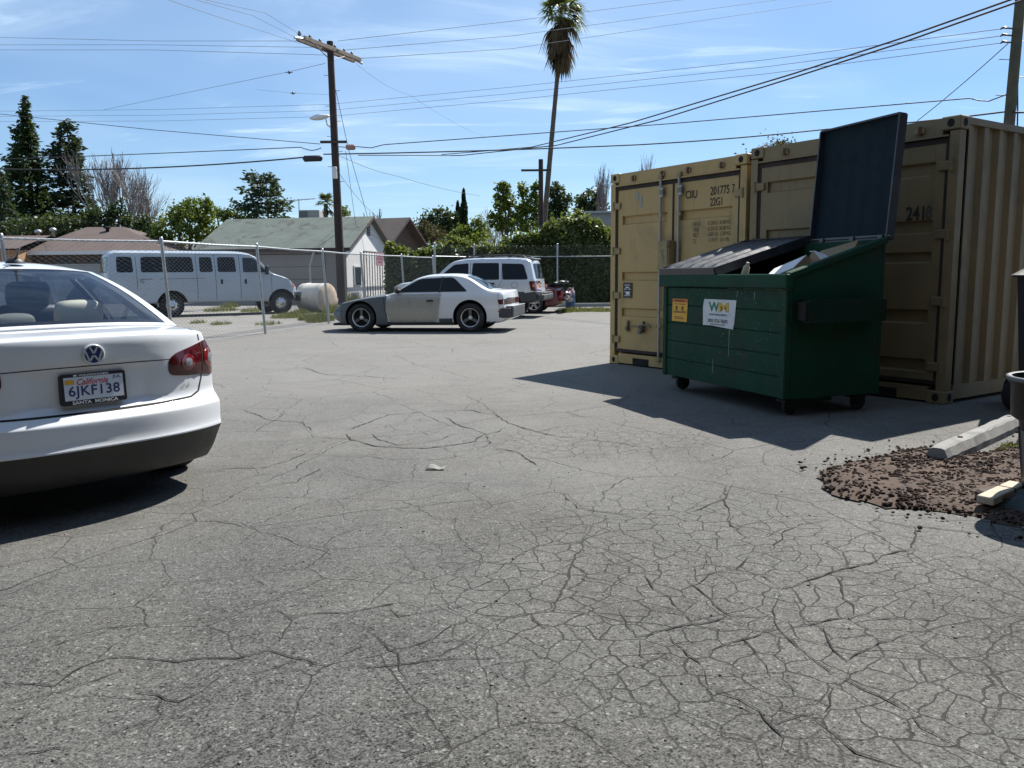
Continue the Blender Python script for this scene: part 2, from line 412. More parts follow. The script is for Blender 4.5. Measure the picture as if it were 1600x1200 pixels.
# ------------------------------------------------------------------ asphalt
def asphalt_material():
    m = bpy.data.materials.new('asphalt'); t = NT(m); bs = t.bs
    co = t.obj()
    warp = t.noise(co, 2.2, 3.0); warp2 = t.noise(co, 14.0, 3.0)
    wv = t.vmath('SUBTRACT', warp.outputs[1], (.5, .5, .5)); wv2 = t.vmath('SUBTRACT', warp2.outputs[1], (.5, .5, .5))
    def scaled(v, k):
        nd = t.add('ShaderNodeVectorMath', operation='SCALE'); t.put(nd.inputs[0], v); nd.inputs['Scale'].default_value = k; return nd.outputs[0]
    cw = t.vmath('ADD', t.vmath('ADD', co, scaled(wv, .20)), scaled(wv2, .035))
    # stones of the aggregate
    v1 = t.voro(co, 190.0); v2 = t.voro(co, 120.0); nf = t.noise(co, 260.0, 2.0); nm = t.noise(co, 26.0, 4.0, .7)
    big = t.noise(co, .28, 4.0, .6); mid = t.noise(co, 1.3, 5.0, .65, .5)
    sepc = t.add('ShaderNodeSeparateColor'); t.l.new(v1.outputs['Color'], sepc.inputs[0])
    sepd = t.add('ShaderNodeSeparateColor'); t.l.new(v2.outputs['Color'], sepd.inputs[0])
    val = t.math('ADD', .075, t.math('MULTIPLY', t.math('SUBTRACT', sepc.outputs[0], .5), .10))
    val = t.math('ADD', val, t.math('MULTIPLY', t.math('SUBTRACT', nf.outputs[0], .5), .09))
    val = t.math('ADD', val, t.math('MULTIPLY', t.math('SUBTRACT', nm.outputs[0], .5), .10))
    val = t.math('ADD', val, t.math('MULTIPLY', t.rng(sepd.outputs[1], .93, 1.0), .12))       # pale stones
    val = t.math('SUBTRACT', val, t.math('MULTIPLY', t.rng(sepd.outputs[0], .86, 1.0), .065))  # dark pits
    val = t.math('ADD', val, t.math('MULTIPLY', t.math('SUBTRACT', big.outputs[0], .5), .12))
    val = t.math('ADD', val, t.math('MULTIPLY', t.math('SUBTRACT', mid.outputs[0], .5), .10))
    # patches of smooth sealed surface against open rough surface
    seal = t.rng(t.noise(co, .55, 3.0, .5, .8).outputs[0], .47, .56)
    # oil spots
    oil = t.noise(co, 1.9, 2.0, .5); oil2 = t.math('MULTIPLY', t.rng(oil.outputs[0], .60, .74), .36)
    val = t.math('MULTIPLY', val, t.math('SUBTRACT', 1.0, oil2))
    # cracks: a wide web everywhere, a fine web in a worn area
    e1 = t.voro(cw, .62, 'DISTANCE_TO_EDGE'); e2 = t.voro(cw, 2.1, 'DISTANCE_TO_EDGE'); e3 = t.voro(cw, 8.2, 'DISTANCE_TO_EDGE')
    k1 = t.noise(co, .9, 2.0); k2 = t.noise(co, .8, 2.0, .5, .3); k3 = t.noise(co, 7.0, 2.0)
    sp = t.add('ShaderNodeSeparateXYZ'); t.l.new(co, sp.inputs[0])
    def blob(cx, cy, rx, ry):
        dx = t.math('DIVIDE', t.math('SUBTRACT', sp.outputs[0], cx), rx); dy = t.math('DIVIDE', t.math('SUBTRACT', sp.outputs[1], cy), ry)
        d = t.math('SQRT', t.math('ADD', t.math('MULTIPLY', dx, dx), t.math('MULTIPLY', dy, dy)))
        return t.rng(t.math('ADD', d, t.math('MULTIPLY', t.math('SUBTRACT', k2.outputs[0], .5), 1.2)), .75, 1.15, 1.0, 0.0)
    worn = t.math('MAXIMUM', blob(.85, 3.25, 1.25, 1.3), t.math('MULTIPLY', blob(.55, 6.1, .9, .5), .75))
    near = t.rng(sp.outputs[1], 1.0, 16.0, 1.0, .35)
    def crack(e, wdt, mask):
        c = t.rng(t.math('DIVIDE', e.outputs[0], t.math('ADD', wdt * .4, t.math('MULTIPLY', k3.outputs[0], wdt * 1.3))), .72, 1.0, 1.0, 0.0)
        return t.math('MULTIPLY', c, mask)
    c1 = crack(e1, .0026, t.rng(k1.outputs[0], .40, .48))
    c2 = crack(e2, .0072, t.math('MULTIPLY', t.rng(k2.outputs[0], .40, .49), near))
    c3 = crack(e3, .027, worn)
    cr = t.math('MULTIPLY', t.math('MAXIMUM', t.math('MAXIMUM', c1, t.math('MULTIPLY', c2, .9)), c3), .95)
    # warm dust
    dust = t.rng(t.noise(co, .42, 5.0, .6).outputs[0], .42, .68)
    cold = t.add('ShaderNodeCombineColor'); t.put(cold.inputs[0], val); t.put(cold.inputs[1], t.math('MULTIPLY', val, 1.005)); t.put(cold.inputs[2], t.math('MULTIPLY', val, .95))
    warm = t.mix(1.0, cold.outputs[0], (1.045, .99, .91), 'MULTIPLY')
    col = t.mix(t.math('MULTIPLY', dust, .8), cold.outputs[0], warm)
    # paler with distance: the dimmer look of the foreground is painted into the colour
    pale = t.rng(t.math('ADD', sp.outputs[1], t.math('MULTIPLY', t.math('SUBTRACT', big.outputs[0], .5), 5.0)), 2.0, 10.0)
    col = t.mix(t.math('MULTIPLY', pale, .62), col, (.205, .198, .184))
    col = t.mix(t.math('MULTIPLY', cr, .93), col, (.012, .011, .010))
    t.put(bs.inputs['Base Color'], col)
    bs.inputs['Roughness'].default_value = .86; bs.inputs['Specular IOR Level'].default_value = .35
    h = t.math('ADD', t.math('MULTIPLY', sepc.outputs[0], .30), t.math('MULTIPLY', nm.outputs[0], .8))
    h = t.math('MULTIPLY', h, t.rng(seal, 0, 1, 1.0, .55))
    h = t.math('SUBTRACT', h, t.math('MULTIPLY', cr, 2.2))
    h = t.math('ADD', h, t.math('MULTIPLY', mid.outputs[0], 1.2))
    t.bump(h, .75, .006)
    return m
M['asphalt'] = asphalt_material()
M['crack'] = pm('crack', (.014, .013, .012), .95, 0, .4, 30)

def frange(a, b, s):
    n = max(1, round((b - a) / s)); return [a + (b - a) * i / n for i in range(n + 1)]
def uniq(l):
    o = []
    for a in sorted(l):
        if not o or a - o[-1] > 1e-6: o.append(a)
    return o
gx = uniq(frange(-60, -10, 10) + frange(-10, 10, .4) + frange(10, 60, 10)); gy = uniq(frange(-10, -2, 2) + frange(-2, 12, .4) + frange(12, 62, 5))
mb = MB()
vs_ = [(x, y, ground_z(x, y)) for x in gx for y in gy]; ny = len(gy)
mb.add(vs_, [(i * ny + j, (i + 1) * ny + j, (i + 1) * ny + j + 1, i * ny + j + 1) for i in range(len(gx) - 1) for j in range(ny - 1)], 0, True)
# the larger cracks of the lot, opened along their real run
def zc(pts, kind):
    ox, oy, s = {'R': (800, 760, .5), 'L': (0, 760, .5), 'M': (340, 480, .4125)}[kind]
    return [(ox + x * s, oy + y * s) for x, y in pts]
CR = [('R', [(675, -10), (672, 40), (685, 110), (715, 130)], 1), ('R', [(530, 80), (600, 50), (665, 30), (700, -12)], .7), ('R', [(150, 0), (210, 45), (335, 70), (440, 68), (520, 78)], 1),
 ('R', [(1000, 95), (900, 110), (840, 135), (810, 190)], .7), ('R', [(1110, 90), (1240, 120), (1420, 135), (1600, 168)], 1), ('R', [(1250, 120), (1255, 185), (1265, 190), (1160, 210), (1120, 235), (1000, 265), (850, 305), (835, 310)], 1.1),
 ('R', [(1000, 270), (1030, 300), (1030, 340), (1055, 360), (1050, 385), (960, 412), (850, 425), (730, 470), (620, 510)], 1.1), ('R', [(1055, 385), (1200, 405), (1380, 415)], 1.2), ('R', [(1380, 405), (1560, 432), (1600, 440)], .6),
 ('R', [(840, 310), (825, 360), (830, 410), (900, 495), (1010, 580), (1150, 640), (1250, 690), (1290, 740), (1400, 790), (1500, 845)], .8), ('R', [(970, 415), (970, 450), (1015, 500), (1050, 535), (1100, 500), (1180, 470), (1235, 430)], .8),
 ('R', [(1050, 540), (1020, 590), (985, 640), (970, 690), (860, 720), (805, 745)], .8), ('R', [(870, 715), (950, 712), (1000, 760), (1060, 830), (1150, 850), (1230, 875)], 1.3), ('R', [(610, 560), (620, 610), (700, 650), (760, 690), (805, 745), (825, 770), (820, 810)], 1.1),
 ('R', [(545, 270), (600, 320), (640, 355), (690, 385), (830, 405)], 1), ('R', [(330, 360), (345, 400), (390, 450), (460, 435), (540, 415), (640, 405), (690, 385)], 1), ('R', [(400, 240), (420, 290), (480, 330), (520, 370), (555, 415)], .9),
 ('R', [(490, 430), (540, 490), (610, 545), (610, 560)], 1), ('R', [(620, 210), (600, 240), (540, 255)], .8), ('R', [(700, 240), (790, 270), (840, 305)], .8), ('R', [(790, 200), (740, 210), (700, 245), (620, 260), (560, 300)], .7),
 ('R', [(660, 410), (710, 470), (780, 545), (800, 590), (900, 640), (970, 660)], .6), ('R', [(0, 380), (60, 370), (110, 410), (150, 400)], .8), ('R', [(610, 560), (560, 575), (480, 520), (420, 530), (390, 510), (380, 460)], .8),
 ('L', [(0, 570), (100, 565), (170, 570), (250, 510), (340, 480), (430, 485), (500, 490), (550, 505), (640, 495), (735, 490), (840, 465), (930, 490), (1025, 525), (1100, 470), (1180, 440)], 1),
 ('L', [(0, 635), (170, 595), (260, 570), (430, 520), (540, 515)], .7), ('L', [(890, 360), (1070, 355), (1210, 330), (1350, 315)], .9), ('L', [(790, 325), (860, 340), (895, 380), (890, 430), (840, 465)], .8),
 ('L', [(1215, 330), (1250, 370), (1390, 350), (1510, 330)], .8), ('L', [(1180, 445), (1240, 490), (1250, 540), (1280, 580)], 1), ('L', [(1240, 490), (1350, 440), (1400, 400), (1460, 390)], .9),
 ('L', [(410, 585), (490, 610), (560, 630), (640, 600), (720, 545), (740, 520)], 1), ('L', [(320, 740), (400, 710), (510, 680)], 1), ('L', [(0, 795), (120, 785), (170, 770), (190, 780), (240, 770)], 1.2), ('L', [(1210, 840), (1290, 815), (1380, 790), (1450, 770)], 1),
 ('L', [(1160, 715), (1240, 700), (1320, 680), (1410, 680)], .9), ('L', [(740, 545), (850, 530), (900, 510), (960, 490)], .9), ('L', [(730, 540), (760, 580)], 1.3), ('L', [(60, 475), (150, 445), (300, 405), (380, 380)], .8), ('L', [(430, 300), (520, 305), (620, 290)], .7),
 ('L', [(1030, 525), (1100, 528), (1240, 522), (1400, 512), (1600, 505)], .8), ('L', [(580, 870), (620, 855), (650, 840)], 1.6), ('L', [(0, 685), (60, 680), (110, 672)], 1), ('L', [(750, 235), (800, 245), (835, 262)], 1.1), ('L', [(1280, 115), (1320, 135)], 1),
 ('M', [(485, 450), (500, 470), (600, 490), (700, 500), (800, 503), (900, 495), (970, 485), (1000, 465), (1060, 455), (1090, 440)], 1.3), ('M', [(575, 450), (620, 475), (690, 495)], 1), ('M', [(640, 490), (760, 488), (850, 475), (890, 455)], .7),
 ('M', [(490, 440), (560, 415), (650, 390), (800, 382), (960, 378), (1050, 395), (1110, 425), (1200, 455), (1270, 470), (1385, 485)], .9), ('M', [(860, 400), (930, 435), (1020, 465)], .9), ('M', [(1200, 460), (1300, 440), (1380, 435)], .8),
 ('M', [(1060, 510), (1130, 525), (1200, 560), (1215, 580)], 1.2), ('M', [(1385, 485), (1500, 500), (1600, 520)], 1), ('M', [(0, 555), (170, 555), (270, 535), (360, 500)], .9), ('M', [(170, 620), (300, 610), (390, 560)], .8),
 ('M', [(1020, 465), (1030, 490), (1010, 510)], 1), ('M', [(880, 205), (960, 208), (1075, 207)], .8), ('M', [(330, 230), (420, 255), (560, 260), (700, 270)], .8), ('M', [(80, 365), (200, 400), (330, 410), (365, 440)], .8), ('M', [(460, 540), (560, 525), (680, 540), (830, 545), (960, 530)], .6)]
rc = random.Random(3)
for kind, pts, wd in CR:
    P = [G(x, y) for x, y in zc(pts, kind)]
    D = []
    for a, b in zip(P, P[1:]):
        n = max(1, int((b - a).length / .045))
        for i in range(n): D.append(a.lerp(b, i / n))
    D.append(P[-1])
    L = []; R = []; k = len(D)
    off = 0
    for i, p in enumerate(D):
        t = (D[min(i + 1, k - 1)] - D[max(i - 1, 0)]); t = t.normalized() if t.length > 1e-6 else Vector((1, 0, 0)); nrm = Vector((-t.y, t.x, 0))
        off = off * .75 + rc.uniform(-.013, .013)
        dist = p.length
        wdt = wd * rc.choice((.3, .6, .8, 1, 1.1, 1.5)) * (.0014 + .00050 * dist) * min(1, (i + .6) / 3, (k - i - .4) / 3)
        q = p + nrm * off; q.z = ground_z(q.x, q.y) + .004
        L.append(q + nrm * wdt); R.append(q - nrm * wdt)
    mb.add(L + R, [(i, i + 1, k + i + 1, k + i) for i in range(k - 1)], 1)
asph = mb.build('asphalt_lot', [M['asphalt'], M['crack']], recalc=False); tag(asph, 'cracked grey asphalt of the parking lot', kind='structure')
for p in asph.data.polygons: pass
# the land around the lot
M['earth'] = pm('earth', (.14, .12, .085), .95, 0, .2, .05, stain=(.10, .12, .05), stain_amt=.8, ss=.04)
mb = MB(); Bx, B0, B1, F = 60, -10, 62, 1600
mb.quad((-F, B1, 0), (F, B1, 0), (F, F, 0), (-F, F, 0)); mb.quad((-F, -F, 0), (F, -F, 0), (F, B0, 0), (-F, B0, 0))
mb.quad((-F, B0, 0), (-Bx, B0, 0), (-Bx, B1, 0), (-F, B1, 0)); mb.quad((Bx, B0, 0), (F, B0, 0), (F, B1, 0), (Bx, B1, 0))
tag(mb.build('ground', M['earth']), 'dry ground beyond the lot reaching the horizon', kind='structure')

# ------------------------------------------------------------------ projecting outlines onto a curved body
def bvh_of(o):
    dg = bpy.context.evaluated_depsgraph_get(); e = o.evaluated_get(dg); me = e.to_mesh()
    b = BVHTree.FromPolygons([v.co.copy() for v in me.vertices], [tuple(p.vertices) for p in me.polygons]); e.to_mesh_clear(); return b
AX = {'+y': ((0, 1, 0), 0, 2), '-y': ((0, -1, 0), 0, 2), '-x': ((-1, 0, 0), 1, 2), '+x': ((1, 0, 0), 1, 2), '+z': ((0, 0, 1), 0, 1)}
def proj(bvh, ax, a, b, off):
    """point (a,b) of the plane across axis ax, dropped onto the body and lifted off along its normal"""
    n, ia, ib = AX[ax]; n = Vector(n)
    p = [0, 0, 0]; p[ia] = a; p[ib] = b; p = Vector(p) + n * 8
    hit = bvh.ray_cast(p, -n, 16)
    if hit[0] is None:
        q = Vector(p) - n * 7.3; hit = bvh.find_nearest(q)
        if hit[0] is None: return q
        return hit[0] + n * off
    nn = hit[1]
    if nn.dot(n) < 0: nn = -nn
    return hit[0] + (nn * .5 + n * .5) * off
def dens(poly, s, closed=True):
    out = []; k = len(poly)
    for i in range(k if closed else k - 1):
        a = poly[i]; b = poly[(i + 1) % k]; n = max(1, int(math.hypot(b[0] - a[0], b[1] - a[1]) / s))
        for j in range(n): out.append((a[0] + (b[0] - a[0]) * j / n, a[1] + (b[1] - a[1]) * j / n))
    if not closed: out.append(tuple(poly[-1]))
    return out
def rounded(poly, r, n=4):
    out = []; k = len(poly); rr = r if isinstance(r, (list, tuple)) else [r] * k
    for i in range(k):
        p0 = Vector(poly[i - 1]); p = Vector(poly[i]); p2 = Vector(poly[(i + 1) % k])
        d0 = (p0 - p); d2 = (p2 - p); q = min(rr[i], d0.length * .45, d2.length * .45)
        if q < 1e-4: out.append(tuple(p)); continue
        a = p + d0.normalized() * q; b = p + d2.normalized() * q
        for j in range(n + 1):
            t = j / n; out.append(tuple(a * (1 - t) ** 2 + p * 2 * t * (1 - t) + b * t * t))
    return out
def patch(mb, bvh, ax, poly, off=.004, res=.06, mi=0, rim=.012, bulge=0.0, smooth=True):
    pts = dens(poly, res); n = len(pts)
    xs = [p[0] for p in pts]; ys = [p[1] for p in pts]
    inner = []
    x = min(xs) + res * .5
    while x < max(xs):
        y = min(ys) + res * .5
        while y < max(ys):
            ins = False; j = n - 1; dmin = 1e9
            for i in range(n):
                (x1, y1), (x2, y2) = pts[i], pts[j]
                if (y1 > y) != (y2 > y) and x < (x2 - x1) * (y - y1) / (y2 - y1) + x1: ins = not ins
                dmin = min(dmin, math.hypot(x1 - x, y1 - y)); j = i
            if ins and dmin > res * .45: inner.append((x, y))
            y += res
        x += res
    V, E, Fc, *_ = delaunay_2d_cdt([Vector(p) for p in pts + inner], [], [list(range(n))], 1, 1e-5)
    def edged(v):
        return min(math.hypot(v[0] - p[0], v[1] - p[1]) for p in pts)
    out = []
    dm = max([edged(q) for q in inner], default=1.0)
    for v in V:
        o = off + (bulge * math.sin(min(1, edged(v) / dm) * PI / 2) if bulge else 0)
        out.append(proj(bvh, ax, v[0], v[1], o))
    mb.add(out, [tuple(f) for f in Fc], mi, smooth)
    if rim:
        top = [proj(bvh, ax, a, b, off) for a, b in pts]; bot = [proj(bvh, ax, a, b, off - rim) for a, b in pts]
        mb.add(top + bot, [(i, (i + 1) % n, n + (i + 1) % n, n + i) for i in range(n)], mi)
    return mb
def line(mb, bvh, ax, poly, w=.007, off=.003, res=.05, mi=0, closed=False):
    pts = dens(poly, res, closed); n = len(pts)
    L = []; R = []
    for i, p in enumerate(pts):
        a = pts[(i - 1) % n] if closed or i > 0 else pts[0]; b = pts[(i + 1) % n] if closed or i < n - 1 else pts[-1]
        t = Vector((b[0] - a[0], b[1] - a[1])); t = t.normalized() if t.length > 0 else Vector((1, 0))
        L.append(proj(bvh, ax, p[0] - t.y * w / 2, p[1] + t.x * w / 2, off)); R.append(proj(bvh, ax, p[0] + t.y * w / 2, p[1] - t.x * w / 2, off))
    m = n if closed else n - 1
    mb.add(L + R, [(i, (i + 1) % n, n + (i + 1) % n, n + i) for i in range(m)], mi, True)
    return mb
_tc = {}
def text2d(s, bold=0.0, shear=0.0, sp=1.0):
    key = (s, bold, shear, sp)
    if key in _tc: return _tc[key]
    c = bpy.data.curves.new('lettering', 'FONT'); c.body = s; c.size = 1; c.offset = bold; c.shear = shear; c.space_character = sp; c.resolution_u = 3
    o = bpy.data.objects.new('lettering', c); COL.objects.link(o)
    dg = bpy.context.evaluated_depsgraph_get(); me = o.evaluated_get(dg).to_mesh()
    V = [(v.co.x, v.co.y) for v in me.vertices]; Fs = [tuple(p.vertices) for p in me.polygons]
    o.evaluated_get(dg).to_mesh_clear(); bpy.data.objects.remove(o); bpy.data.curves.remove(c)
    x0 = min(v[0] for v in V); x1 = max(v[0] for v in V); y0 = min(v[1] for v in V); y1 = max(v[1] for v in V)
    V = [((v[0] - x0) / (x1 - x0), (v[1] - y0) / (y1 - y0)) for v in V]
    _tc[key] = (V, Fs, (x1 - x0) / (y1 - y0)); return _tc[key]
def text(mb, s, fr, x0, y0, w, h, mi=0, bold=0.0, shear=0.0, sp=1.0):
    """lettering fitted to the box x0,y0,w,h of a surface; fr(x,y) gives the point"""
    V, Fs, _ = text2d(s, bold, shear, sp)
    mb.add([fr(x0 + v[0] * w, y0 + v[1] * h) for v in V], Fs, mi); return mb
# ------------------------------------------------------------------ vehicle bodies
def morph_body(sp):
    """a closed car body as one sheet: a gridded box bent to the side profile, the plan and the tumblehome of the car.
    x runs from the tail (0) to the nose, y to the car's left, z up."""
    xs = sp['xs']; nv = sp.get('nv', 10); ws = sp['ws']
    vs_ = sp.get('vs') or [-1 + 2 * j / nv for j in range(nv + 1)]
    X0, X1 = xs[0], xs[-1]
    def pt(x0, v, wv):
        zt = (pchip if sp.get('smooth') else interp)(sp['top'], x0); zb = interp(sp['bot'], x0)
        z = zb + (zt - zb) * wv
        crown = sp.get('crown', .035)
        tb = sp['belt'] if not callable(sp['belt']) else sp['belt'](x0)
        hw = (pchip if sp.get('smooth') else interp)(sp['hw'], x0)
        f = interp(sp['tum'], z)
        # above the belt the cabin leans in
        if z > tb: f *= 1 - sp['lean'] * (z - tb)
        y = v * hw * f
        z -= crown * abs(v) ** 3 * (wv ** 6) + (sp.get('edge', .0) * max(0, abs(v) - .9) * 10 * wv ** 10)
        fr = sp.get('fade', .4)
        kr = max(0, 1 - (x0 - X0) / fr) ; kf = max(0, 1 - (X1 - x0) / fr)
        x = x0 + kr * (interp(sp['rear'], z) + sp['rc'] * abs(v) ** sp.get('rp', 2.6)) - kf * (interp(sp['front'], z) + sp['fc'] * abs(v) ** sp.get('fp', 2.4))
        if 'relief' in sp and kr > 0: x += kr * sp['relief'](y, z)
        return (x, y, z)
    idx = {}; V = []
    def vid(i, j, k):
        key = (i, j, k)
        if key not in idx: idx[key] = len(V); V.append(pt(xs[i], vs_[j], ws[k]))
        return idx[key]
    nx, nV, nw = len(xs) - 1, len(vs_) - 1, len(ws) - 1
    Fs = []
    for i in range(nx):
        for j in range(nV):
            Fs.append((vid(i, j, nw), vid(i + 1, j, nw), vid(i + 1, j + 1, nw), vid(i, j + 1, nw)))
            Fs.append((vid(i, j, 0), vid(i, j + 1, 0), vid(i + 1, j + 1, 0), vid(i + 1, j, 0)))
        for k in range(nw):
            Fs.append((vid(i, 0, k), vid(i + 1, 0, k), vid(i + 1, 0, k + 1), vid(i, 0, k + 1)))
            Fs.append((vid(i, nV, k), vid(i, nV, k + 1), vid(i + 1, nV, k + 1), vid(i + 1, nV, k)))
    for j in range(nV):
        for k in range(nw):
            Fs.append((vid(0, j, k), vid(0, j, k + 1), vid(0, j + 1, k + 1), vid(0, j + 1, k)))
            Fs.append((vid(nx, j, k), vid(nx, j + 1, k), vid(nx, j + 1, k + 1), vid(nx, j, k + 1)))
    return V, Fs

def realize(o):
    """apply an object's modifiers to its own mesh"""
    dg = bpy.context.evaluated_depsgraph_get(); me = bpy.data.meshes.new_from_object(o.evaluated_get(dg), depsgraph=dg)
    old = o.data; o.modifiers.clear(); o.data = me; bpy.data.meshes.remove(old)
def body_object(name, sp, mats, parent, wheels, classify=None, sub=1, arch_mat=1, side_y=(1, -1)):
    V, Fs = morph_body(sp)
    mb = MB(); mb.add(V, Fs, 0, True); o = mb.build(name, mats, parent)
    md = o.modifiers.new('s', 'SUBSURF'); md.levels = md.render_levels = sub
    realize(o)
    cut = MB()
    for (wx, wz, wr, y0, y1) in wheels:
        for s in side_y: cut.cyl((wx, s * y0, wz), (wx, s * y1, wz), wr, 36, arch_mat)
    if wheels:
        co = cut.build('arch_cutter', mats)
        for p in co.data.polygons: p.use_smooth = False
        md = o.modifiers.new('b', 'BOOLEAN'); md.operation = 'DIFFERENCE'; md.object = co; md.solver = 'EXACT'
        if parent is not None: co.parent = parent
        bpy.context.view_layer.update(); realize(o)
        bpy.data.objects.remove(co)
    if classify:
        for p in o.data.polygons:
            if p.material_index != arch_mat:
                p.material_index = classify(p.center, p.normal)
    for p in o.data.polygons: p.use_smooth = p.material_index != arch_mat
    o.data.set_sharp_from_angle(angle=rad(sp.get('sharp', 38)))
    return o
def split_off(o, mi, name, mat, parent):
    """the faces of one material slot become a part of their own"""
    bm = bmesh.new(); bm.from_mesh(o.data); bm2 = bm.copy()
    bmesh.ops.delete(bm, geom=[f for f in bm.faces if f.material_index == mi], context='FACES')
    bmesh.ops.delete(bm2, geom=[f for f in bm2.faces if f.material_index != mi], context='FACES')
    bm.to_mesh(o.data); bm.free()
    me = bpy.data.meshes.new(name); 
    for f in bm2.faces: f.material_index = 0
    bm2.to_mesh(me); bm2.free(); me.materials.append(mat)
    return link(bpy.data.objects.new(name, me), parent)

def wheel(parent, x, y, r, wdt, side, style='spoke', rim_r=None, mats=('rubber', 'alloy', 'steel_dark'), n=5):
    """tyre with rim, hub and spokes; side +1 = car's left"""
    root = bpy.data.objects.new('wheel', None); root.empty_display_size = .1; link(root, parent); root.location = (x, y, r)
    rr = rim_r or r * .64; s = side; h = wdt / 2
    t = MB(); prof = [(rr * .98, -h * .75), (rr + .012, -h * .9), (rr + (r - rr) * .5, -h), (r * .965, -h * .86), (r, -h * .6), (r * 1.002, 0), (r, h * .6), (r * .965, h * .86), (rr + (r - rr) * .5, h), (rr + .012, h * .9), (rr * .98, h * .75)]
    t.lathe(prof, 36, 0, axis='y')
    for k in (-.35, 0, .35): t.lathe([(r * 1.0015, h * k - .004), (r * 1.003, h * k), (r * 1.0015, h * k + .004)], 36, 1, axis='y')
    t.build('tyre', [M[mats[0]], M['gap']], root)
    q = MB()
    q.lathe([(rr, s * h * .78), (rr * .97, s * h * .80), (rr * .90, s * h * .55), (rr * .88, -s * h * .2), (rr * .86, -s * h * .6)], 36, 0, axis='y')
    if style == 'steel':
        q.lathe([(rr * .9, s * h * .3), (rr * .72, s * h * .42), (rr * .55, s * h * .5), (rr * .32, s * h * .46), (rr * .3, s * h * .62), (.0, s * h * .64)], 32, 1, axis='y')
        for k in range(8):
            a = 2 * PI * k / 8; q.cyl((rr * .72 * math.sin(a), s * h * .40, rr * .72 * math.cos(a)), (rr * .72 * math.sin(a), s * h * .47, rr * .72 * math.cos(a)), rr * .09, 10, 2)
    else:
        q.lathe([(rr * .87, -s * h * .25), (.02, -s * h * .25)], 32, 2, axis='y')
        q.lathe([(rr * .24, s * h * .2), (rr * .22, s * h * .52), (rr * .12, s * h * .56), (.0, s * h * .56)], 20, 1, axis='y')
        for k in range(n):
            a = 2 * PI * k / n; c, sn = math.cos(a), math.sin(a)
            sm = 3 if len(mats) > 3 else 1
            def P(rd, tn, hh): return (rd * sn + tn * c, s * hh, rd * c - tn * sn)
            w0, w1 = rr * .13, rr * .17
            vs_ = [P(rr * .15, -w0, h * .5), P(rr * .15, w0, h * .5), P(rr * .9, w1, h * .58), P(rr * .9, -w1, h * .58), P(rr * .15, -w0, h * .2), P(rr * .15, w0, h * .2), P(rr * .9, w1, h * .3), P(rr * .9, -w1, h * .3)]
            q.add(vs_, [(0, 1, 2, 3), (4, 7, 6, 5), (0, 3, 7, 4), (1, 5, 6, 2), (0, 4, 5, 1), (3, 2, 6, 7)], sm)
    q.build('rim', [M[mats[1]], M[mats[1] if style == 'spoke' else mats[2]], M['gap'], M[mats[-1]]], root)
    return root

